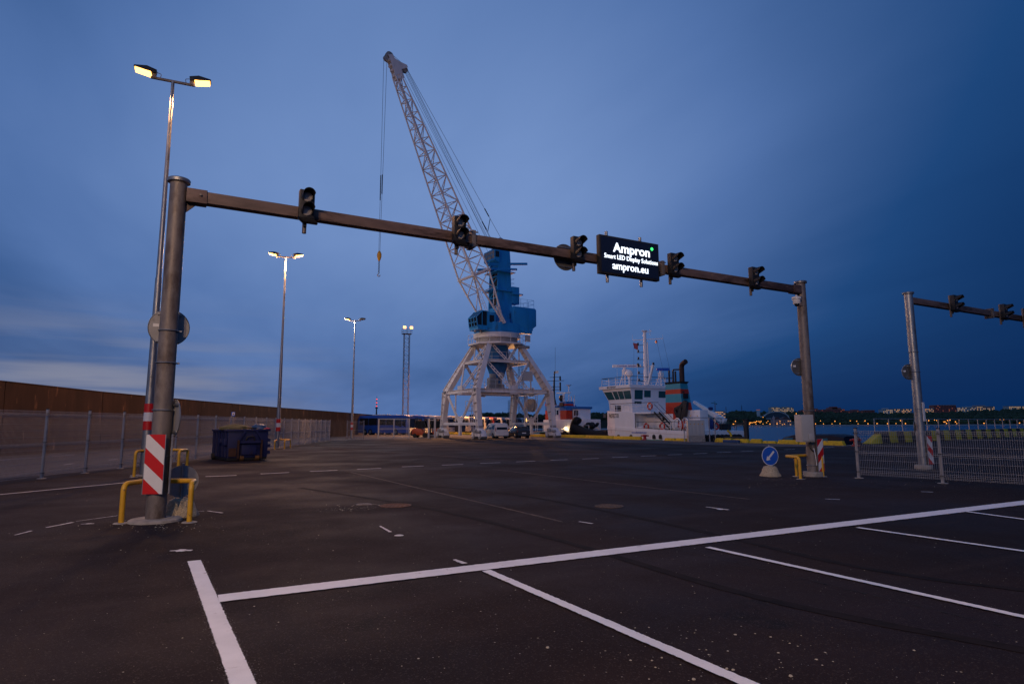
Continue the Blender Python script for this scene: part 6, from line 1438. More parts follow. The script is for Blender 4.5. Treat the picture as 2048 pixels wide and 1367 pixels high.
mb = MB(); mb.beam((um + 1.0, vm - .6, zroof), (um + 1.9, vm - .6, zroof + 2.2), .22, .22); mb.build('deck_davit', m_boatw, tug)
# radars
def radar(u, v, z, px0, px1, txt, mat, name):
    t_ = MB(); q = Wp(u, v)
    for a in (-.55, .55):
        for b_ in (-.45, .45): t_.beam((u + a, v + b_, zroof), (u + a * .35, v + b_ * .3, z - .9), .10, .10)
    t_.beam((u - .45, v - .35, zroof + .8), (u + .45, v - .35, zroof + .8), .07); t_.bx(u - .25, u + .25, v - .22, v + .22, z - .95, z - .3); t_.tube((u, v, z - .3), (u, v, z - .08), .15, n=10)
    o = t_.build(name, m_boatw, tug)
    d = Vector((math.cos(SRZ), -math.sin(SRZ), 0)); Lr = (px1 - px0) / FPX * q.y   # bar lies square to the view
    m_ = MB(); cpt = Vector((u, v, z + .1)) + d * (((px0 + px1) / 2 - proj(Vector((q.x, q.y, z)))[0]) / FPX * q.y); m_.beam(cpt - d * Lr / 2, cpt + d * Lr / 2, .22, .34); m_.build('radar_bar', mat, o, bevel=.03)
    if txt: text_mesh(txt, .30, m_sblue, fr(cpt + Vector((0, 0, 0)) + Vector((math.sin(-SRZ), -math.cos(-SRZ), 0)) * -0 + d.cross(Vector((0, 0, 1))) * .118, d, (0, 0, 1)), .003, .004, name='radar_lettering', parent=o)
radar(u_of(1253, 2.4), 2.4, zz(3, 2.4, 731), 1225, 1282, 'Consilium Selesmar', m_boatw, 'radar'); radar(u_of(1326, 6.2), 6.2, zz(5, 6.2, 738), 1313, 1339, None, m_sblue, 'radar')
mb = MB(); mb.sphere((u_of(1262, 2.2), 2.2, zroof + 1.45), .42, 16, 10, (1, 1, 1.15)); mb.tube((u_of(1262, 2.2), 2.2, zroof), (u_of(1262, 2.2), 2.2, zroof + 1.1), .10, n=8); mb.build('satellite_dome', m_boatw, tug)
for u, h in ((1.4, 2.1), (3.9, 1.7), (5.0, 2.2)): mb = MB(); mb.tube((u, 1.2, zroof), (u, 1.2, zroof + h), .02, n=4); mb.build('whip_aerial', m_boatw, tug)
# funnel: striped tapering box, exhausts
fv0, fv1 = 2.0, 3.7; fu0, fu1 = u_of(1333, fv0), u_of(1367, fv0); fz0, fz1 = zz(fu1, fv0, 838), zz(fu1, fv0, 766)
def fsec(z): t_ = (z - fz0) / (fz1 - fz0); return [Vector((fu0 + .12 * t_, fv0 + .02 * t_, z)), Vector((fu1 - .18 * t_, fv0 + .02 * t_, z)), Vector((fu1 - .35 * t_, fv1 - .45 * t_, z)), Vector((fu0 + .2 * t_, fv1 - .45 * t_, z))]
cuts = [0, .475, .715, .845, 1.0]; fn = None
for i in range(4):
    mb = MB(); mb.loft([fsec(fz0 + (fz1 - fz0) * cuts[i]), fsec(fz0 + (fz1 - fz0) * cuts[i + 1])])
    o = mb.build('funnel' if i == 0 else 'funnel_band', m_boatr if i % 2 == 0 else m_boatt, tug if i == 0 else fn, smooth=False)
    if i == 0: fn = o
mb = MB(); tp = fsec(fz1); c = (tp[0] + tp[2]) / 2; mb.loft([[q for q in tp], [c + (q - c) * 1.12 + Vector((.08, 0, .22)) for q in tp]]); mb.build('funnel_cap', m_blackm, fn, smooth=False)
for du, dv, h, r_ in ((.35, .4, 1.35, .10), (.85, .5, 1.25, .10), (1.25, .45, 1.2, .10)): mb = MB(); mb.tube((fu0 + du, fv0 + dv, fz1 + .2), (fu0 + du, fv0 + dv, fz1 + .2 + h), r_, n=10); mb.build('exhaust_pipe', m_blackm, fn)
mb = MB(); x = fu1 - .55; mb.path(bend([(x, fv0 + .7, fz1 + .2), (x, fv0 + .7, fz1 + 2.1), (x + .75, fv0 + .6, fz1 + 2.35)], .45), .27, 14); mb.build('exhaust_pipe', M_('rusty_exhaust', (.035, .018, .018), .7, .2, var=.4, vs=4), fn)
mb = MB(); mb.path(bend([(fu0 + .85, fv0 + .5, fz1 + 1.4), (fu0 + .9, fv0 + .5, fz1 + 1.6), (x, fv0 + .6, fz1 + 1.55)], .1), .08, 8); mb.build('exhaust_link', m_blackm, fn)
mb = MB(); q = fsec(fz0 + (fz1 - fz0) * .62); mb.bx(q[1].x + .01, q[1].x + .18, fv0 + .3, fv0 + .9, fz0 + 2.2, fz0 + 2.75); mb.tube((q[1].x + .1, fv0 + .2, fz0 + 2.9), (q[1].x + .35, fv0 + .1, fz0 + 2.9), .08, n=8); mb.build('deck_floodlight', m_blackm, fn)
# folded knuckle crane, lockers, winch, aft gear
ku, kv = u_of(1368, 1.6), 1.6
mb = MB(); pts = [zz(ku, kv, y) for y in (836, 815, 803, 822)]
mb.beam((ku - .5, kv, pts[0] - .6), (ku - .2, kv, pts[1]), .55, .5); mb.beam((ku - .2, kv, pts[1]), (ku + .55, kv, pts[2]), .5, .45); mb.beam((ku + .55, kv, pts[2]), (ku + .2, kv - .1, pts[0]), .45, .4); mb.beam((ku - .2, kv - .1, pts[1] + .1), (ku - 1.0, kv - .1, pts[3] + .2), .35, .35); mb.beam((ku - 1.0, kv - .1, pts[3] + .2), (ku - .5, kv - .1, pts[0] - .2), .3, .3)
mb.tube((ku, kv, pts[1]), (ku + .1, kv - .3, pts[0] - .4), .14, n=8); mb.build('knuckle_crane', m_blackm, tug, bevel=.05)
mb = MB(); u0, u1 = u_of(1374, 2.0), u_of(1402, 2.0); mb.bx(u0, u1, 2.0, 3.2, .95, zz(u0, 2, 820)); mb.build('deck_locker', m_boatw, tug, bevel=.03)
for px in (1383.5, 1397): u = u_of(px, 2.0); mb = MB(); mb.disc((u, 1.985, zz(u, 2, 831)), (0, 1, 0), .06, .02, 10); mb.build('locker_latch', m_yel, tug)
mb = MB(); u0 = u_of(1338, .9); u1 = u_of(1352, .9); mb.bx(u0, u1, 1.2, 2.2, .95, 2.1); mb.build('deck_box', m_boatw, tug, bevel=.04)
for px, mat in ((1356, m_boatw), (1372, m_boatw)):
    u = u_of(px, .7); z = zz(u, .7, 850); wn = MB(); d = Vector((.25, 1, 0)); wn.torus((u, .7, z), d, .72, .06, 24, 6)
    for k in range(5): a = k * 2 * math.pi / 5; e_ = Vector((math.cos(a), -.25 * math.cos(a), math.sin(a))); wn.beam(Vector((u, .7, z)), Vector((u, .7, z)) + e_.normalized() * .70, .08, .06)
    wn.disc((u, .7, z), d, .2, .3, 14); wn.build('winch_wheel', mat, tug)
u = u_of(1369, .9); mb = MB(); mb.tube((u - .5, 1.1, zz(u, .9, 850)), (u + .5, 1.0, zz(u, .9, 850)), .5, n=16); mb.build('winch_drum', m_boatr, tug)
mb = MB(); u = u_of(1281, .5); mb.tube((u - .45, .7, zz(u, .5, 857)), (u + .45, .7, zz(u, .5, 857)), .33, n=14); mb.build('liferaft_canister', m_boatw, tug, bevel=.05)
for px, py, v in ((1302.5, 812, .33), (1294, 853, .2), (1326, 852, .2)):
    u = u_of(px, v); z = zz(u, v, py); mb = MB(); mb.torus((u, v - .04, z), (0, 1, 0), .34, .09, 20, 8); lr = mb.build('life_ring', m_boatr, tug)
    mb = MB()
    for k in range(4): a = R(45 + 90 * k); mb.torus((u + .34 * math.cos(a), v - .04, z + .34 * math.sin(a)), (-math.sin(a), 0, math.cos(a)), .075, .035, 10, 6)
    mb.build('ring_band', m_white, lr)
# white boom over the aft deck
m_cov = M_('navy_cover', (.010, .03, .16), .8, var=.3, vs=4)
v = 6.8; ua, ub_ = u_of(1452, v), u_of(1391.5, v); pa = Vector((ua, v, zz(ua, v, 843))); pb_ = Vector((ub_, v, zz(ub_, v, 803)))
mb = MB(); mb.beam(pa, pb_, .45, .62, .3, .30); mb.build('aft_boom', m_boatw, tug, bevel=.03)
mb = MB(); mb.bx(ua - .45, ua + .35, v - .5, v + .5, .95, pa.z - .2); mb.build('boom_pedestal', m_blackm, tug, bevel=.05)
mb = MB(); m0 = pa.lerp(pb_, .45); mb.bx(m0.x - .2, m0.x + .2, v - .2, v + .2, m0.z + .25, m0.z + .6); mb.build('boom_cover', m_cov, tug, bevel=.1)
mb = MB(); u = u_of(1424, 5.2); mb.sphere((u, 5.2, 1.6), .42, 12, 8, (1, 1, 1.3)); mb.build('covered_gear', m_cov, tug)
u = u_of(1434, 5.4); mb = MB(); mb.torus((u, 5.4, zz(u, 5.4, 852)), (0, 1, 0), .30, .09, 20, 8); mb.build('life_ring', m_boatr, tug)
railing([(uS - .25, 3.2, .95), (uS - .25, 7.7, .95), (uS - 5, 7.7, .95)], 1.25, 'stern_railing', m_blackm)
mb = MB()
for i in range(10): q = i * .62; mb.torus((uS + .2, .8 + q, .1), (1, 0, 0), .34, .17, 14, 7)
mb.build('stern_fender', m_rub, tug)
# black mooring pile by the stern
pp = Wp(u_of(1494, -.3), -.3); t0 = thing('mooring_pile', 'black steel mooring pile standing between the stern and the kerb', 'pile', (pp.x, pp.y, SEA - 1))
mb = MB(); h = z_at(pp, 839) - SEA + 1; mb.tube((0, 0, 0), (0, 0, h), .22, n=14); mb.build('shaft', m_blackm, t0); mb = MB(); mb.lathe([(.24, h - .02), (.26, h + .03), (0, h + .08)], n=14); mb.build('cap', m_rub, t0)
mb = MB(); mb.beam((-.1, 0, h - 1.6), (-1.9, .6, h - 1.6), .2, .2); mb.beam((-.1, 0, h - .3), (-1.2, .4, h - .5), .12, .12); mb.build('arm', m_blackm, t0)

# small dark workboat beyond the kerb
wu = K(s_of(1590), 2.6); wb0 = thing('workboat', 'small dark workboat cabin showing above the yellow kerb', 'boat', (wu.x, wu.y, 0), SRZ)
zt2 = z_at(wu, 868)
ringsec = lambda x, zt__, w: [Vector((x, -w, SEA)), Vector((x, -w - .15, -1.2)), Vector((x, -w, -.2)), Vector((x, -w * .8, zt__ - .12)), Vector((x, -w * .6, zt__)), Vector((x, w * .6, zt__)), Vector((x, w * .8, zt__ - .12)), Vector((x, w, -.2)), Vector((x, w + .15, -1.2)), Vector((x, w, SEA))]
mb = MB(); mb.loft([ringsec(-4.2, -.9, .7), ringsec(-3.4, -.35, 1.1), ringsec(-2.3, zt2 - .25, 1.2), ringsec(-1.2, zt2, 1.3), ringsec(2.2, zt2 + .05, 1.3), ringsec(3.2, zt2 - .1, 1.3), ringsec(3.3, -.8, 1.3)]); mb.build('cabin', M_('boat_navy', (.006, .010, .022), .55, spec=.2), wb0)
for a, b_ in ((-2.1, -1.2), (-.9, .4), (.6, 1.9)):
    mb = MB(); mb.prism([(a - .25, -1.245, -.12), (b_, -1.275, -.12), (b_, -1.12, zt2 - .28), (a + .15, -1.10, zt2 - .32)], (0, -.02, 0)); mb.build('window', m_teal, wb0)
mb = MB(); mb.path([(-4.2, -.4, -.9), (-6.0, -1.2, -.5), (-7.5, -2.3, .1)], .03, 5); mb.build('mooring_line', m_blackm, wb0)

# ------------------------------------------------------------------ second tug behind the crane leg
T2 = K(-16, 4.2); tg2 = thing('tugboat', 'smaller tugboat with blue roofs, twin red and blue funnels and black mast', 'tugboat', (T2.x, T2.y, 0), SRZ)
T2w = lambda u, v: Vector((T2.x, T2.y, 0)) + KD * u + KN * v
def u2(px, v): return on_line(px, T2w(0, v), T2w(1, v), -30, 45)
def z2(u, v, py): return z_at(T2w(u, v), py)
ax0, ax1 = u2(1083, 0), u2(1175, 0)
mb = MB(); zd = .5; mb.loft([[Vector((ax0, 1, SEA)), Vector((ax1, 0.5, SEA)), Vector((ax1 + 2, 3, SEA)), Vector((ax1, 5.5, SEA)), Vector((ax0, 5, SEA))], [Vector((ax0 - .6, 0, zd)), Vector((ax1, 0, zd)), Vector((ax1 + 3.2, 3, zd + .5)), Vector((ax1, 6, zd)), Vector((ax0 - .6, 6, zd))]]); mb.build('hull', m_rub, tg2, smooth=False)
v = 1.2; d0, d1 = u2(1087, v), u2(1158, v); mb = MB(); mb.bx(d0, d1, v, 5, zd, z2(d0, v, 839)); mb.build('deckhouse', m_boatw, tg2, bevel=.05)
zdh = z2((d0 + d1) / 2, v, 839)
v = 1.6; e0, e1_ = u2(1108, v), u2(1121, v); zt3 = z2(e0, v, 815); mb = MB(); mb.bx(e0 - .4, e1_, v, 4.2, zdh - .3, zt3); mb.build('wheelhouse', m_boatw, tg2, bevel=.04)
mb = MB(); mb.bx(e0 - .6, e1_ + .15, v - .2, 4.4, zt3, zt3 + .38); mb.build('wheelhouse_roof', m_boatb, tg2, bevel=.08)
for a, b_, y0, y1 in ((1109, 1112, 838, 818), (1114, 1117.5, 829, 820)):
    mb = MB(); ua_, ub2 = u2(a, v), u2(b_, v); mb.bx(ua_, ub2, v - .03, v + .01, z2(ua_, v, y0), z2(ua_, v, y1)); mb.build('window', m_glass, tg2)
v = 2.4; e2_, e3_ = u2(1136, v), u2(1157, v); zt4 = z2(e2_, v, 818); mb = MB(); mb.bx(e2_, e3_, v, 4.6, zdh - .8, zt4); mb.build('forward_house', m_boatw, tg2, bevel=.05)
mb = MB(); mb.bx(e2_ - .4, e3_ + .2, v - .25, 4.8, zt4, zt4 + .34); mb.build('forward_roof', m_boatb, tg2, bevel=.1)
mb = MB(); ua_, ub2 = u2(1141, v), u2(1146, v); mb.bx(ua_, ub2, v - .04, v + .01, zdh - .7, zt4 - .05); mb.build('open_door', M_('door_brown', (.05, .022, .018), .7), tg2)
for px in (1150, 1153, 1156): ua_ = u2(px - 1, v); ub2 = u2(px + 1, v); mb = MB(); mb.bx(ua_, ub2, v - .03, v + .01, z2(ua_, v, 831), z2(ua_, v, 820.5)); mb.build('window', m_glass, tg2)
for px0, px1, v, nm in ((1091, 1098.5, 3.6, 'funnel'), (1121, 1133, 1.3, 'funnel')):
    a, b_ = u2(px0, v), u2(px1, v); zl = [z2(a, v, y) for y in (838, 820.5, 811.5, 807.5, 803)]; f0 = None
    for i in range(4):
        mb = MB(); mb.bx(a, b_, v, v + 1.3, zl[i] + (.0 if i == 0 else .001), zl[i + 1]); o = mb.build('funnel' if i == 0 else 'funnel_band', m_boatr if i in (0, 2) else m_boatb, tg2 if i == 0 else f0)
        if i == 0: f0 = o
mb = MB(); a = u2(1120, 1.2); mb.bx(a, u2(1127, 1.2), 1.15, 2.2, z2(a, 1.2, 812), z2(a, 1.2, 805)); mb.build('funnel_vent', m_black, tg2)
v = 2.6; um = u2(1110.5, v); zt5 = z2(um, v, 742); mb = MB(); mb.tube((um - .35, v, zt3), (um, v, zt5), .22, .09, 7); mb.tube((um + .5, v, zt3), (um, v, zt5 - 4), .12, .06, 6); ms2 = mb.build('mast', m_blackm, tg2)
mb = MB()
for y, w in ((761, 1.7), (773, 1.1), (754, .8), (779, .9)): z = z2(um, v, y); mb.beam((um - w * .7, v - w * .6, z), (um + w * .6, v + w * .6, z), .07)
for y in (757, 769, 778): z = z2(um, v, y); mb.tube((um + .75, v + .5, z - .3), (um + .75, v + .5, z + .35), .13, n=7)
mb.tube((um + .2, v, zt5 - .4), (um + .3, v, zt5 + 3.6), .02, n=4); mb.build('yardarm', m_blackm, ms2)
mb = MB(); q = Vector((um, v, zt5)); mb.add([q, q + Vector((.5, .4, .1)), q + Vector((.5, .4, -.3)), q + Vector((0, 0, -.35))], [(0, 1, 2, 3)]); mb.build('flag', m_white, ms2, fix=False)
for px, py, dr in ((1139, 771, .35), (1144, 792, 0), (1150, 790, 0), (1137, 800, 0)):
    u = u2(px, 3.0); mb = MB(); z = z2(u, 3.0, py); mb.tube((u, 3.0, zt4 + .3), (u, 3.0, z), .07, n=6)
    if dr: mb.lathe([(.06, z - .1), (.45, z + .1), (0, z + .12)], (u, 3.0, 0), 10)
    mb.build('aerial_post', m_boatw, tg2)
u = u2(1128.5, 1.9); z = z2(u, 1.9, 787); mb = MB(); mb.tube((u, 1.9, z2(u, 1.9, 803)), (u, 1.9, z), .16, n=8); mb.beam((u - .9, 1.3, z + .12), (u + .9, 2.5, z + .12), .15, .18); mb.build('radar', m_boatw, tg2)
u = u2(1125, 1.9); mb = MB(); mb.sphere((u, 1.8, z2(u, 1.9, 796)), .38, 10, 7, (1, 1, 1.3)); mb.build('horn', m_black, tg2)
# lit deck lamp, fenders
u = u2(1131.5, .8); zl_ = z2(u, .8, 856.5); mb = MB(); mb.sphere((u, .8, zl_), .26, 12, 8); mb.tube((u, 1.0, zl_ - .2), (u, 1.2, zl_ - .2), .12, n=8); mb.build('deck_lamp', emit('deck_lamp_glow', (1.0, .72, .36), 4.0), tg2)
lamp_light('deck_light', (u, .3, zl_), (0, -.4, -1), 90, 160, .2, (1, .7, .35), tg2)
mb = MB(); u = u2(1143, -.3); mb.path(bend([(u, -.2, -.6), (u + .3, -.2, 1.4), (u + 1.0, -.2, 2.3), (u + 1.5, -.1, 2.0)], .6), .48, 12); mb.build('bow_fender', m_rub, tg2)
mb = MB(); mb.path([(u + .6, -.3, 1.2), (u + 2.6, -.1, .6), (u + 4.6, .3, .25), (u + 6.0, 1, .3)], .62, 12); mb.build('side_fender', m_rub, tg2)
for a in range(3): mb = MB(); uu = u2(1104 + a * 14, .1); mb.torus((uu, -.1, .2), (0, 1, 0), .4, .18, 16, 7); mb.build('tyre_fender', m_rub, tg2)
railing2 = MB(); 
for i in range(9): uu = ax0 + (ax1 - ax0) * i / 8; railing2.tube((uu, .25, zd), (uu, .25, zd + 1.0), .03, n=5)
for z in (.5, 1.0): railing2.tube((ax0, .25, zd + z), (ax1, .25, zd + z), .022, n=5)
railing2.build('deck_railing', m_boatw, tg2, fix=False)
mb = MB(); mb.path([(ax0 + 1, .4, .6), (ax0 - 2, -.6, .35), (ax0 - 5, -1.8, .3)], .05, 5); mb.build('mooring_line', M_('teal_rope', (.02, .25, .18), .8), tg2)
# heap of dark nets on a barge beside it
nb_p = T2w(u2(1176, 3.5), 3.5); t0 = thing('net_barge', 'low dark barge heaped with black gear and green netting beside the white tug', 'barge', (nb_p.x, nb_p.y, 0), SRZ)
mb = MB(); mb.bx(-3.2, 2.0, -1.5, 3, SEA, .6); mb.build('hull', m_rub, t0, bevel=.1)
rnd = random.Random(5)
for i in range(12):
    mb = MB(); c = (rnd.uniform(-2.6, 1.7), rnd.uniform(-1.2, 1.5), .75 + rnd.uniform(0, .9)); r_ = rnd.uniform(.35, .75); rings = []
    for a in range(7):
        th = math.pi * a / 6; rings.append([Vector((c[0] + r_ * 1.4 * max(math.sin(th), .05) * math.cos(k * .785) * rnd.uniform(.7, 1.2), c[1] + r_ * max(math.sin(th), .05) * math.sin(k * .785) * rnd.uniform(.7, 1.2), c[2] - r_ * .8 * math.cos(th))) for k in range(8)])
    mb.loft(rings); mb.build('net_heap', m_rub if i % 4 else M_('green_net%d' % i, (.012, .14, .10), .9, var=.5, vs=4), t0)

# ------------------------------------------------------------------ quay-side electrical cabinet with pipe frame
ecp = G(1394, 882.8); EA = R(-6); ew = (1410 - 1378) / FPX * ecp.y; eh = z_at(ecp, 839.5)
t0 = thing('electrical_cabinet', 'grey four-door electrical cabinet behind a pipe frame at the quay edge', 'cabinet', ecp, EA)
mb = MB(); mb.bx(-ew / 2, ew / 2, 0, .85, .55, eh); mb.build('body', m_grey, t0, bevel=.02); mb = MB(); mb.bx(-ew / 2 + .01, ew / 2 - .01, .02, .83, 0, .545); mb.build('plinth', m_conc, t0)
for i in range(4):
    a = -ew / 2 + .02 + i * (ew - .04) / 4; mb = MB(); mb.bx(a + .012, a + (ew - .04) / 4 - .012, -.022, -.002, .60, eh - .04); dr = mb.build('door', m_grey, t0, bevel=.006)
    mb = MB(); mb.box((a + (ew - .04) / 8, -.028, eh - .38), (.10, .012, .08)); mb.build('warning_mark', m_yel, dr)
t1_ = thing('guard_frame', 'grey pipe guard frame standing around the electrical cabinet', 'guard frame', ecp, EA)
for x, y in ((-ew / 2 - .42, -.25), (ew / 2 + .35, -.35), (ew / 2 + 1.05, .5)):
    mb = MB(); mb.tube((x, y, 0), (x, y, eh + .22), .045, n=8); mb.build('post', m_steel, t1_)
mb = MB(); mb.tube((-ew / 2 - .42, -.25, eh + .22), (ew / 2 + .35, -.35, eh + .22), .045, n=8); mb.tube((ew / 2 + .35, -.35, eh + .22), (ew / 2 + 1.05, .5, eh + .22), .045, n=8); mb.build('top_rail', m_steel, t1_)
tr = MB(); tr.path([K(s_of(1300), -.5, .05), K(s_of(1315), -.7, .04), K(s_of(1332), -.5, .05)], .035, 6); tag(tr.build('rope', M_('quay_rope', (.02, .25, .2), .8)), 'turquoise mooring rope lying in the kerb gap by the red bollard', 'rope')
# ------------------------------------------------------------------ the far shore
FD = 860.0
rndf = random.Random(11)
prof = [(880, 838), (960, 833), (1000, 828), (1060, 828), (1120, 831), (1200, 829.5), (1300, 830), (1400, 829), (1440, 822.5), (1470, 820), (1520, 821.5), (1580, 822), (1640, 822), (1720, 823.5), (1800, 824), (1880, 823), (1960, 819), (2048, 816), (2300, 812), (2700, 806), (3300, 800)]
def ridge(px):
    for (a, ya), (b_, yb) in zip(prof, prof[1:]):
        if a <= px <= b_: return ya + (yb - ya) * (px - a) / (b_ - a)
    return prof[0][1] if px < prof[0][0] else prof[-1][1]
def shore_y(px): return 853.3 - .0042 * (px - 1500)
def ground_z(px, dist):                     # hillside height at a distance behind the shoreline
    t_ = max(0, min(1, (dist - FD - 25) / 260)); top = D(px, ridge(px), FD + 285).z - 7
    return SEA + .6 + (max(4, top) - 1) * (t_ ** .8)
m_shore = M_('far_shore_ground', (.045, .05, .035), .9, var=.4, vs=.02)
cols_ = list(range(700, 3400, 30)); rows_ = [FD - 4, FD, FD + 20, FD + 70, FD + 130, FD + 200, FD + 290, FD + 420]
mb = MB(); vs, fs = [], []
for d in rows_:
    for px in cols_:
        q = D(px, 850, d); z = SEA - 1 if d < FD else (SEA + .5 if d == FD else ground_z(px, d)); vs.append((q.x, q.y, z))
nc = len(cols_)
for i in range(len(rows_) - 1):
    for j in range(nc - 1): fs.append((i * nc + j, i * nc + j + 1, (i + 1) * nc + j + 1, (i + 1) * nc + j))
mb.add(vs, fs); tag(mb.build('far_shore', m_shore), kind='structure')
mb = MB()                                   # pale beach strip
for j in range(nc - 1):
    a, b_ = D(cols_[j], 850, FD - 3), D(cols_[j + 1], 850, FD - 3); a2, b2 = D(cols_[j], 850, FD + 16), D(cols_[j + 1], 850, FD + 16)
    mb.add([(a.x, a.y, SEA + .15), (b_.x, b_.y, SEA + .15), (b2.x, b2.y, SEA + 1.6), (a2.x, a2.y, SEA + 1.6)], [(0, 1, 2, 3)])
tag(mb.build('beach', M_('beach_sand', (.30, .27, .25), .9, var=.3, vs=.03), fix=False), kind='structure')
# forest as one mass of small crowns
ico = bmesh.new(); bmesh.ops.create_icosphere(ico, subdivisions=2, radius=1.0); iv = [v.co.copy() for v in ico.verts]; ifc = [tuple(v.index for v in f.verts) for f in ico.faces]; ico.free()
ico = bmesh.new(); bmesh.ops.create_icosphere(ico, subdivisions=1, radius=1.0); iv1 = [v.co.copy() for v in ico.verts]; if1 = [tuple(v.index for v in f.verts) for f in ico.faces]; ico.free()
def crown(mb, c, r, h, hi=True):
    V, Fc = (iv, ifc) if hi else (iv1, if1); ph = rndf.uniform(0, 9)
    o = len(mb.v)
    for p in V:
        k = 1 + .22 * math.sin(p.x * 5 + ph) * math.cos(p.z * 6 + ph) + rndf.uniform(-.16, .16); mb.v.append(Vector((c[0] + p.x * r * k, c[1] + p.y * r * k, c[2] + p.z * h * k)))
    mb.f += [tuple(i + o for i in f) for f in Fc]
m_for = M_('forest', (.030, .042, .016), .95, var=.55, vs=.035)
mb = MB(); blocked = [(1545, 1592, 790, 842), (1420, 1456, 800, 848)]
for i in range(3600):
    px = rndf.uniform(870, 3000) if i % 3 else rndf.uniform(1380, 2100); d = FD + 32 + 265 * rndf.random() ** .75
    q = D(px, 850, d); z = ground_z(px, d); h = rndf.uniform(3.0, 5.5); r = rndf.uniform(2.6, 5.2)
    top = proj((q.x, q.y, z + 2 * h))[1]
    if 1528 < px < 1600 and d < FD + 120: continue
    if 1415 < px < 1460 and d < FD + 110: continue
    crown(mb, (q.x, q.y, z + h * .9), r, h, px < 2100 and d > FD + 200)
o = mb.build('forest', m_for, smooth=False, fix=False); tag(o, 'dark wooded hillside along the far shore of the bay', 'forest', kind='stuff')
mb = MB()
for i in range(330):
    px = rndf.uniform(1380, 2200); d = FD + rndf.uniform(20, 60); q = D(px, 850, d)
    if 1538 < px < 1600 or 1415 < px < 1458: continue
    crown(mb, (q.x, q.y, SEA + 1 + 2.8), rndf.uniform(1.8, 3.6), rndf.uniform(2.2, 4.2), False)
tag(mb.build('shore_trees', M_('shore_foliage', (.038, .055, .018), .95, var=.4, vs=.08), smooth=False, fix=False), 'lower belt of shoreline trees along the far beach', 'trees', kind='stuff')

# buildings
def lit_windows(t0, w, h, cols2, rows2, y, frac, mat_lit, mat_dark, wr_=.55, hr_=.5, z0=1.0):
    for nm, mat, sel in (('lit_windows', mat_lit, 1), ('dark_windows', mat_dark, 0)):
        mb = MB(); rr_ = random.Random(int(w * 100 + h * 7))
        for i in range(cols2):
            for j in range(rows2):
                if (rr_.random() < frac) != bool(sel): continue
                cx_ = -w / 2 + w * (i + .5) / cols2; cz_ = z0 + (h - z0 - .6) * (j + .5) / rows2; a, b_ = w / cols2 * wr_ / 2, (h - z0) / rows2 * hr_ / 2
                mb.bx(cx_ - a, cx_ + a, y - .08, y - .02, cz_ - b_, cz_ + b_)
        if mb.v: tag(mb.build(nm, mat, t0, fix=False, smooth=False), kind='stuff')
def block(px0, px1, py0, py1, dist, label, wall_mat, cols2, rows2, frac, lit, depth=14, name='apartment_block', rz=0, roof=None, wr_=.55, hr_=.5, steps=None):
    a, b_ = D(px0, py1, dist), D(px1, py1, dist); zt_ = D((px0 + px1) / 2, py0, dist).z; w = b_.x - a.x; zb_ = a.z - 14
    t0 = thing(name, label, 'building', ((a.x + b_.x) / 2, dist, zb_), 0, 'buildings on the far shore'); h = zt_ - zb_
    mb = MB(); mb.bx(-w / 2, w / 2, 0, depth, 0, h)
    mb.build('wall', wall_mat, t0, smooth=False)
    if steps:
        for (f0, f1, dh) in steps: mb = MB(); mb.bx(-w / 2 + w * f0, -w / 2 + w * f1, .5, depth - .5, h + .01, h + dh); mb.build('upper_storey', wall_mat, t0, smooth=False)
    mb = MB(); mb.bx(-w / 2 - .2, w / 2 + .2, -.2, depth + .2, h - .35, h + (.005 if steps else .25)); mb.build('roof', roof or m_conc, t0, smooth=False)
    lit_windows(t0, w, h, cols2, rows2, 0, frac, lit, m_glass, wr_, hr_, max(1.0, h - (py1 - py0) / FPX * dist))
    return t0, w, h
m_wlit = emit('window_glow', (1.0, .46, .14), .6); m_wlit2 = emit('window_glow_pale', (1.0, .60, .28), .42); m_wred = emit('window_glow_red', (1.0, .25, .12), .25)
m_cream = M_('cream_render', (.46, .40, .34), .85, var=.1, vs=.2); m_brick = M_('far_red_brick', (.34, .085, .06), .85, var=.15, vs=.2); m_palew = M_('pale_render', (.48, .46, .44), .85, var=.1, vs=.2); m_pinkw = M_('pink_render', (.40, .28, .26), .85, var=.1, vs=.2)
RD = FD + 300
block(1423.5, 1451.5, 821.5, 845, FD + 45, 'white hotel block with rows of lit balconies at the near end of the shore', m_palew, 7, 7, .62, m_wlit, 16, 'hotel', wr_=.8, hr_=.38)
block(1543.5, 1588, 814, 828, RD, 'long cream apartment block with bright windows on the hilltop', m_cream, 16, 5, .75, m_wlit2, 14, steps=[(.1, .3, 1.2), (.6, .8, 1.2)])
block(1603, 1625, 820, 829, RD, 'low brick apartment block just behind the right gantry pole', m_brick, 8, 3, .12, m_wred, steps=[(.3, .6, 1.5)])
block(1627, 1652, 818.5, 828, RD, 'brick apartment block right of the gantry pole', m_brick, 9, 4, .10, m_wred, steps=[(.1, .4, 2.0)])
block(1655, 1690, 817.5, 828, RD + 4, 'stepped brick apartment block, tallest of the middle group', m_brick, 12, 4, .12, m_wred, steps=[(.15, .8, 2.5), (.3, .6, 4.5)])
block(1694, 1729, 820.5, 828, RD, 'low wide brick apartment block in the middle of the ridge', m_brick, 12, 3, .10, m_wred, steps=[(.4, .7, 1.8)])
block(1731, 1750, 819.5, 828, RD + 5, 'short brick apartment block left of the pale flats', m_brick, 6, 3, .10, m_wred)
block(1766, 1786, 818, 826, RD, 'small white building with lit windows on the ridge', m_palew, 6, 3, .55, m_wlit2, steps=[(.3, .6, 2.4)])
block(1789, 1824, 817, 826.5, RD, 'long pale block with lit windows left of the right-hand gantry pole', m_cream, 12, 3, .6, m_wlit)
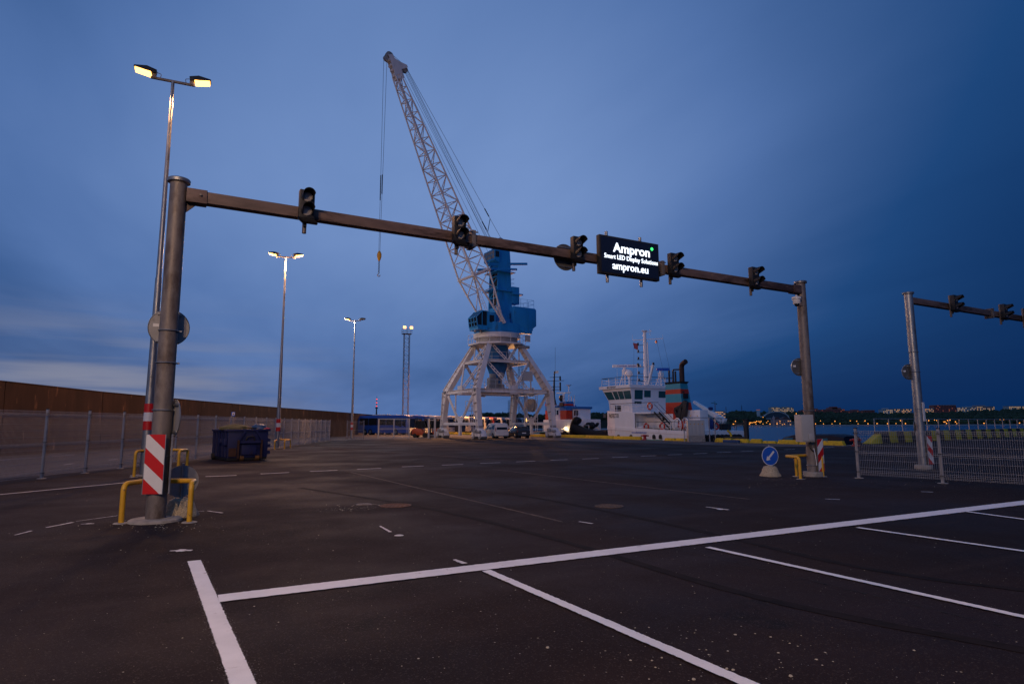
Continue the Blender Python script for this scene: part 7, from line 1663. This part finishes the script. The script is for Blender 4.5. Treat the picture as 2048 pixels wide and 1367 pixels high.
block(1843, 1868, 816, 824.5, RD, 'pale block with lit windows right of the right-hand gantry pole', m_cream, 10, 3, .6, m_wlit)
block(1869, 1913, 809.5, 822, RD, 'broad red brick slab block, highest on the ridge', m_brick, 14, 5, .15, m_wred)
block(1915, 1953, 814, 822, RD + 3, 'row of pale low flats beside the red slab block', m_palew, 12, 3, .5, m_wlit2, steps=[(.5, .8, 1.5)])
block(1954, 1990, 812, 821, RD, 'mixed red and white flats right of the pale row', m_pinkw, 12, 3, .4, m_wlit2, steps=[(.05, .5, 2.0)])
block(2018, 2060, 811.5, 817.5, RD, 'long low pale block at the right edge of the picture', m_cream, 14, 2, .7, m_wlit2)
block(1402, 1416, 824, 845, FD + 60, 'dim grey flats left of the hotel', M_('dim_flats', (.2, .17, .16), .85), 5, 6, .25, m_wlit)
# seaside houses
for px0, px1, lb_ in ((1547, 1562, 'gabled pale house with corner turret by the far beach'), (1563, 1583, 'wider gabled pink house by the far beach')):
    t0, w, h = block(px0, px1, 839, 850, FD + 22, lb_, m_pinkw, 5, 3, .2, m_wlit, 9, 'beach_house')
    mb = MB(); mb.prism([(-w / 2 - .3, -.3, h + .26), (w / 2 + .3, -.3, h + .26), (w * .1, -.3, h + 4.2), (-w * .1, -.3, h + 4.2)], (0, 9.6, 0)); mb.build('gable_roof', M_('dark_tiles', (.10, .05, .045), .8) if 'dark_tiles' not in bpy.data.materials else bpy.data.materials['dark_tiles'], t0, smooth=False)
    if px0 == 1547: mb = MB(); mb.lathe([(1.6, 3), (1.6, h + 2), (2.0, h + 2), (0, h + 6)], (-w / 2 + 1, .5, 0), 10); mb.build('turret', m_pinkw, t0)
# arched hall
ac = D(1553, 843, FD + 75); t0 = thing('arched_hall', 'large arched shell roof with pale rim among the shore trees', 'building', (ac.x, ac.y, SEA)); aw = (1578 - 1528) / FPX * (FD + 75) / 2; az_ = D(1553, 823, FD + 75).z - SEA; ab = D(1553, 836.5, FD + 75).z - SEA
arc = [Vector((aw * math.cos(math.pi * k / 24), 0, ab + (az_ - ab) * math.sin(math.pi * k / 24))) for k in range(25)]
mb = MB(); rg = [[q * 1.0 for q in arc], [Vector((q.x * .92, 24, ab + (q.z - ab) * .55)) for q in arc]]; mb.loft(rg, False, False); mb.build('shell', M_('shell_grey', (.30, .33, .36), .6), t0)
mb = MB(); mb.path(arc, .9, 6); mb.build('rim', m_palew, t0)
mb = MB(); mb.prism([arc[0] * .98, arc[6], arc[12], arc[18], arc[24] * .98], (0, .5, 0)); mb.build('glazing', M_('hall_dark', (.03, .05, .07), .4), t0)
mb = MB(); mb.bx(-aw * .9, aw * .9, -1, 1, ab - .8, ab + .4); mb.build('balcony', m_palew, t0)
tw_ = D(1517, 832, FD + 130); zt_ = D(1517, 819.5, FD + 130).z; t0 = thing('lookout_tower', 'narrow concrete tower rising from the wooded shore', 'tower', (tw_.x, tw_.y, 0)); mb = MB(); mb.bx(-2.1, 2.1, -2, 2, 0, zt_); mb.build('shaft', m_palew, t0, bevel=.2); mb = MB(); mb.bx(-2.3, 2.3, -2.2, 2.2, zt_, zt_ + .6); mb.build('top_lights', m_wred, t0)
# tower crane, pylons, tv tower
tc_ = D(1431.5, 840, FD + 150); zt_ = D(1431.5, 806, FD + 150).z; t0 = thing('tower_crane', 'green tower crane above the hotel', 'tower crane', (tc_.x, tc_.y, 0), R(8)); mb = MB()
for x in (-.7, .7): mb.beam((x, 0, 0), (x, 0, zt_), .3)
for i in range(int(zt_ / 2)): mb.beam((-.7 if i % 2 else .7, 0, i * 2), (.7 if i % 2 else -.7, 0, i * 2 + 2), .2)
mb.build('tower', M_('tower_crane_red', (.3, .08, .06), .7), t0); mb = MB(); mb.beam((-6.5, 0, zt_ + .6), (3.2, 0, zt_ - .6), .9, .8); mb.beam((0, 0, zt_), (0, 0, zt_ + 3.6), .5); mb.beam((0, 0, zt_ + 3.4), (-4.5, 0, zt_ + .8), .2); mb.bx(2.2, 3.3, -.8, .8, zt_ - 2, zt_ - .8); mb.build('jib', M_('tower_crane_green', (.02, .16, .13), .7), t0)
for px, py, lb_ in ((1484, 809, 'dark lattice pylon on the wooded ridge'), (1452.5, 812, 'faint pale pylon right of the hotel')):
    q = D(px, 830, RD); zt_ = D(px, py, RD).z; t0 = thing('pylon', lb_, 'pylon', (q.x, q.y, 0)); mb = MB()
    for s_ in (-1, 1): mb.beam((s_ * 1.6, 0, 0), (0, 0, zt_), .35)
    mb.build('legs', m_blackm if px > 1480 else m_galvd, t0); mb = MB()
    for k, w in ((.80, 1.8), (.88, 1.4)): mb.beam((-w, 0, zt_ * k), (w, 0, zt_ * k), .4)
    mb.build('crossarm', m_blackm if px > 1480 else m_galvd, t0)
q = D(752.5, 840, 900); t0 = thing('broadcast_tower', 'slender broadcasting tower with red lights beyond the wall', 'tower', (q.x, q.y, 0)); Z = lambda y: D(752.5, y, 900).z
mb = MB(); mb.lathe([(1.6, 0), (1.0, Z(820)), (.9, Z(816))], n=10); mb.build('shaft', m_galvd, t0); mb = MB(); mb.lathe([(.9, Z(817)), (2.2, Z(816)), (2.2, Z(814.6)), (.9, Z(813.5)), (.55, Z(813)), (.4, Z(797)), (.1, Z(791))], n=10); mb.build('pod', m_galvd, t0)
for y in (797.8, 805, 811.5): mb = MB(); mb.lathe([(.8, Z(y) - .6), (.9, Z(y)), (.8, Z(y) + .6)], n=8); mb.build('red_light', m_farred, t0)
q = D(1169.5, 832, FD + 200); t0 = thing('beacon_tower', 'small tower with a red beacon on the far wooded shore', 'tower', (q.x, q.y, 0)); zt_ = D(1169.5, 816.5, FD + 200).z; mb = MB(); mb.bx(-.7, .7, -.7, .7, 0, zt_); mb.build('shaft', m_galvd, t0); mb = MB(); mb.sphere((0, 0, zt_ + .5), 1.0, 10, 6); mb.build('beacon', m_farred, t0)

# street lamps of the far promenade: glowing heads on posts
def far_lamp(px, py, r=.55, dist=None):
    d = dist or FD + 14; q = D(px, py, d); h = q.z - SEA - 1
    t0 = lampm.get(r)
    o = obj('street_lamp', lamp_mesh(r, 9.0)); o.location = (q.x, q.y, q.z); return tag(o, 'orange glowing street lamp on the far shore', 'street lamp', 'street lamps along the far shore')
lampm = {}; _lm = {}
def lamp_mesh(r, h):
    if r in _lm: return _lm[r]
    mb = MB(); mb.sphere((0, 0, 0), r, 8, 6); me = mb.mesh('street_lamp', m_far); n0 = len(me.polygons)
    bm = bmesh.new(); bm.from_mesh(me)
    geom = bmesh.ops.create_cone(bm, cap_ends=True, segments=5, radius1=.14, radius2=.10, depth=h, matrix=Matrix.Translation((0, .0, -h / 2 - r * .6)))
    bm.to_mesh(me); bm.free(); me.materials.append(m_galvd)
    for p in me.polygons[n0:]: p.material_index = 1
    _lm[r] = me; return me
LQ = [(1471, 842), (1490, 842), (1496, 844.7), (1499, 844.8), (1501, 844.8), (1504, 844.7), (1508, 844), (1511, 843.8), (1513.5, 842), (1518, 842.4), (1520, 844.5), (1522, 842.2), (1512, 847.4), (1499, 847.6), (1480.5, 847.5), (1466.5, 847.5), (1469, 847.6), (1441.5, 847.6), (1526, 833.7), (1536, 841.6), (1533.5, 844.6), (1526, 847.3), (1540, 847.3), (1560, 841.5), (1554, 847.3), (1569, 847.3), (1592.5, 826.6), (1628, 831.5)]
LQ += [(1631, 847), (1647, 847), (1641, 841), (1664, 847), (1670, 841.8), (1680, 846.6), (1700.5, 841), (1713.5, 841.6), (1716, 847), (1736, 846.8), (1730, 841), (1754, 846.4), (1775, 846.6), (1792, 846.4), (1811, 846.4), (1857.5, 840.4), (1869, 839.4), (1873, 840.3), (1887.5, 843), (1890, 843), (1893, 846), (1895, 840.2), (1900, 839.4), (1911, 843), (1913.5, 846.3), (1918, 840.2), (1968, 845.8), (2000, 838.4), (2007, 838.4), (2039, 845.3), (1841, 846), (1801, 840.6)]
def nth(i): return '%d%s' % (i, 'th' if 10 < i % 100 < 14 else {1: 'st', 2: 'nd', 3: 'rd'}.get(i % 10, 'th'))
for i_, (px, py) in enumerate(sorted(LQ)):
    far_lamp(px, py, .62 if random.random() < .6 else .48)['label'] = 'orange glowing street lamp on the far shore, %s from the left' % nth(i_ + 1)
for c in []: pass

# ------------------------------------------------------------------ wooded headland beyond the buses, seen under the crane portal
mb = MB(); hd = 640.0
for i in range(700):
    px = rndf.uniform(925, 1215); d = hd + rndf.uniform(0, 60); base = 838; t_ = 826.5 + 2.2 * math.sin(px * .03) + (6 if px < 960 else 0) * (960 - px) / 35
    q = D(px, 850, d); zt_ = D(px, t_ + rndf.uniform(0, 14), d).z; crown(mb, (q.x, q.y, zt_ - 2.6), rndf.uniform(2.2, 4.2), rndf.uniform(2.4, 3.4), True)
tag(mb.build('headland_trees', m_for, smooth=False, fix=False), 'dark wooded headland seen through the crane portal', 'trees', kind='stuff')
q0, q1 = D(880, 850, hd + 10), D(1260, 850, hd + 10); mb = MB(); mb.bx(q0.x, q1.x, hd, hd + 120, SEA - 1, 5); tag(mb.build('headland', m_shore), kind='structure')
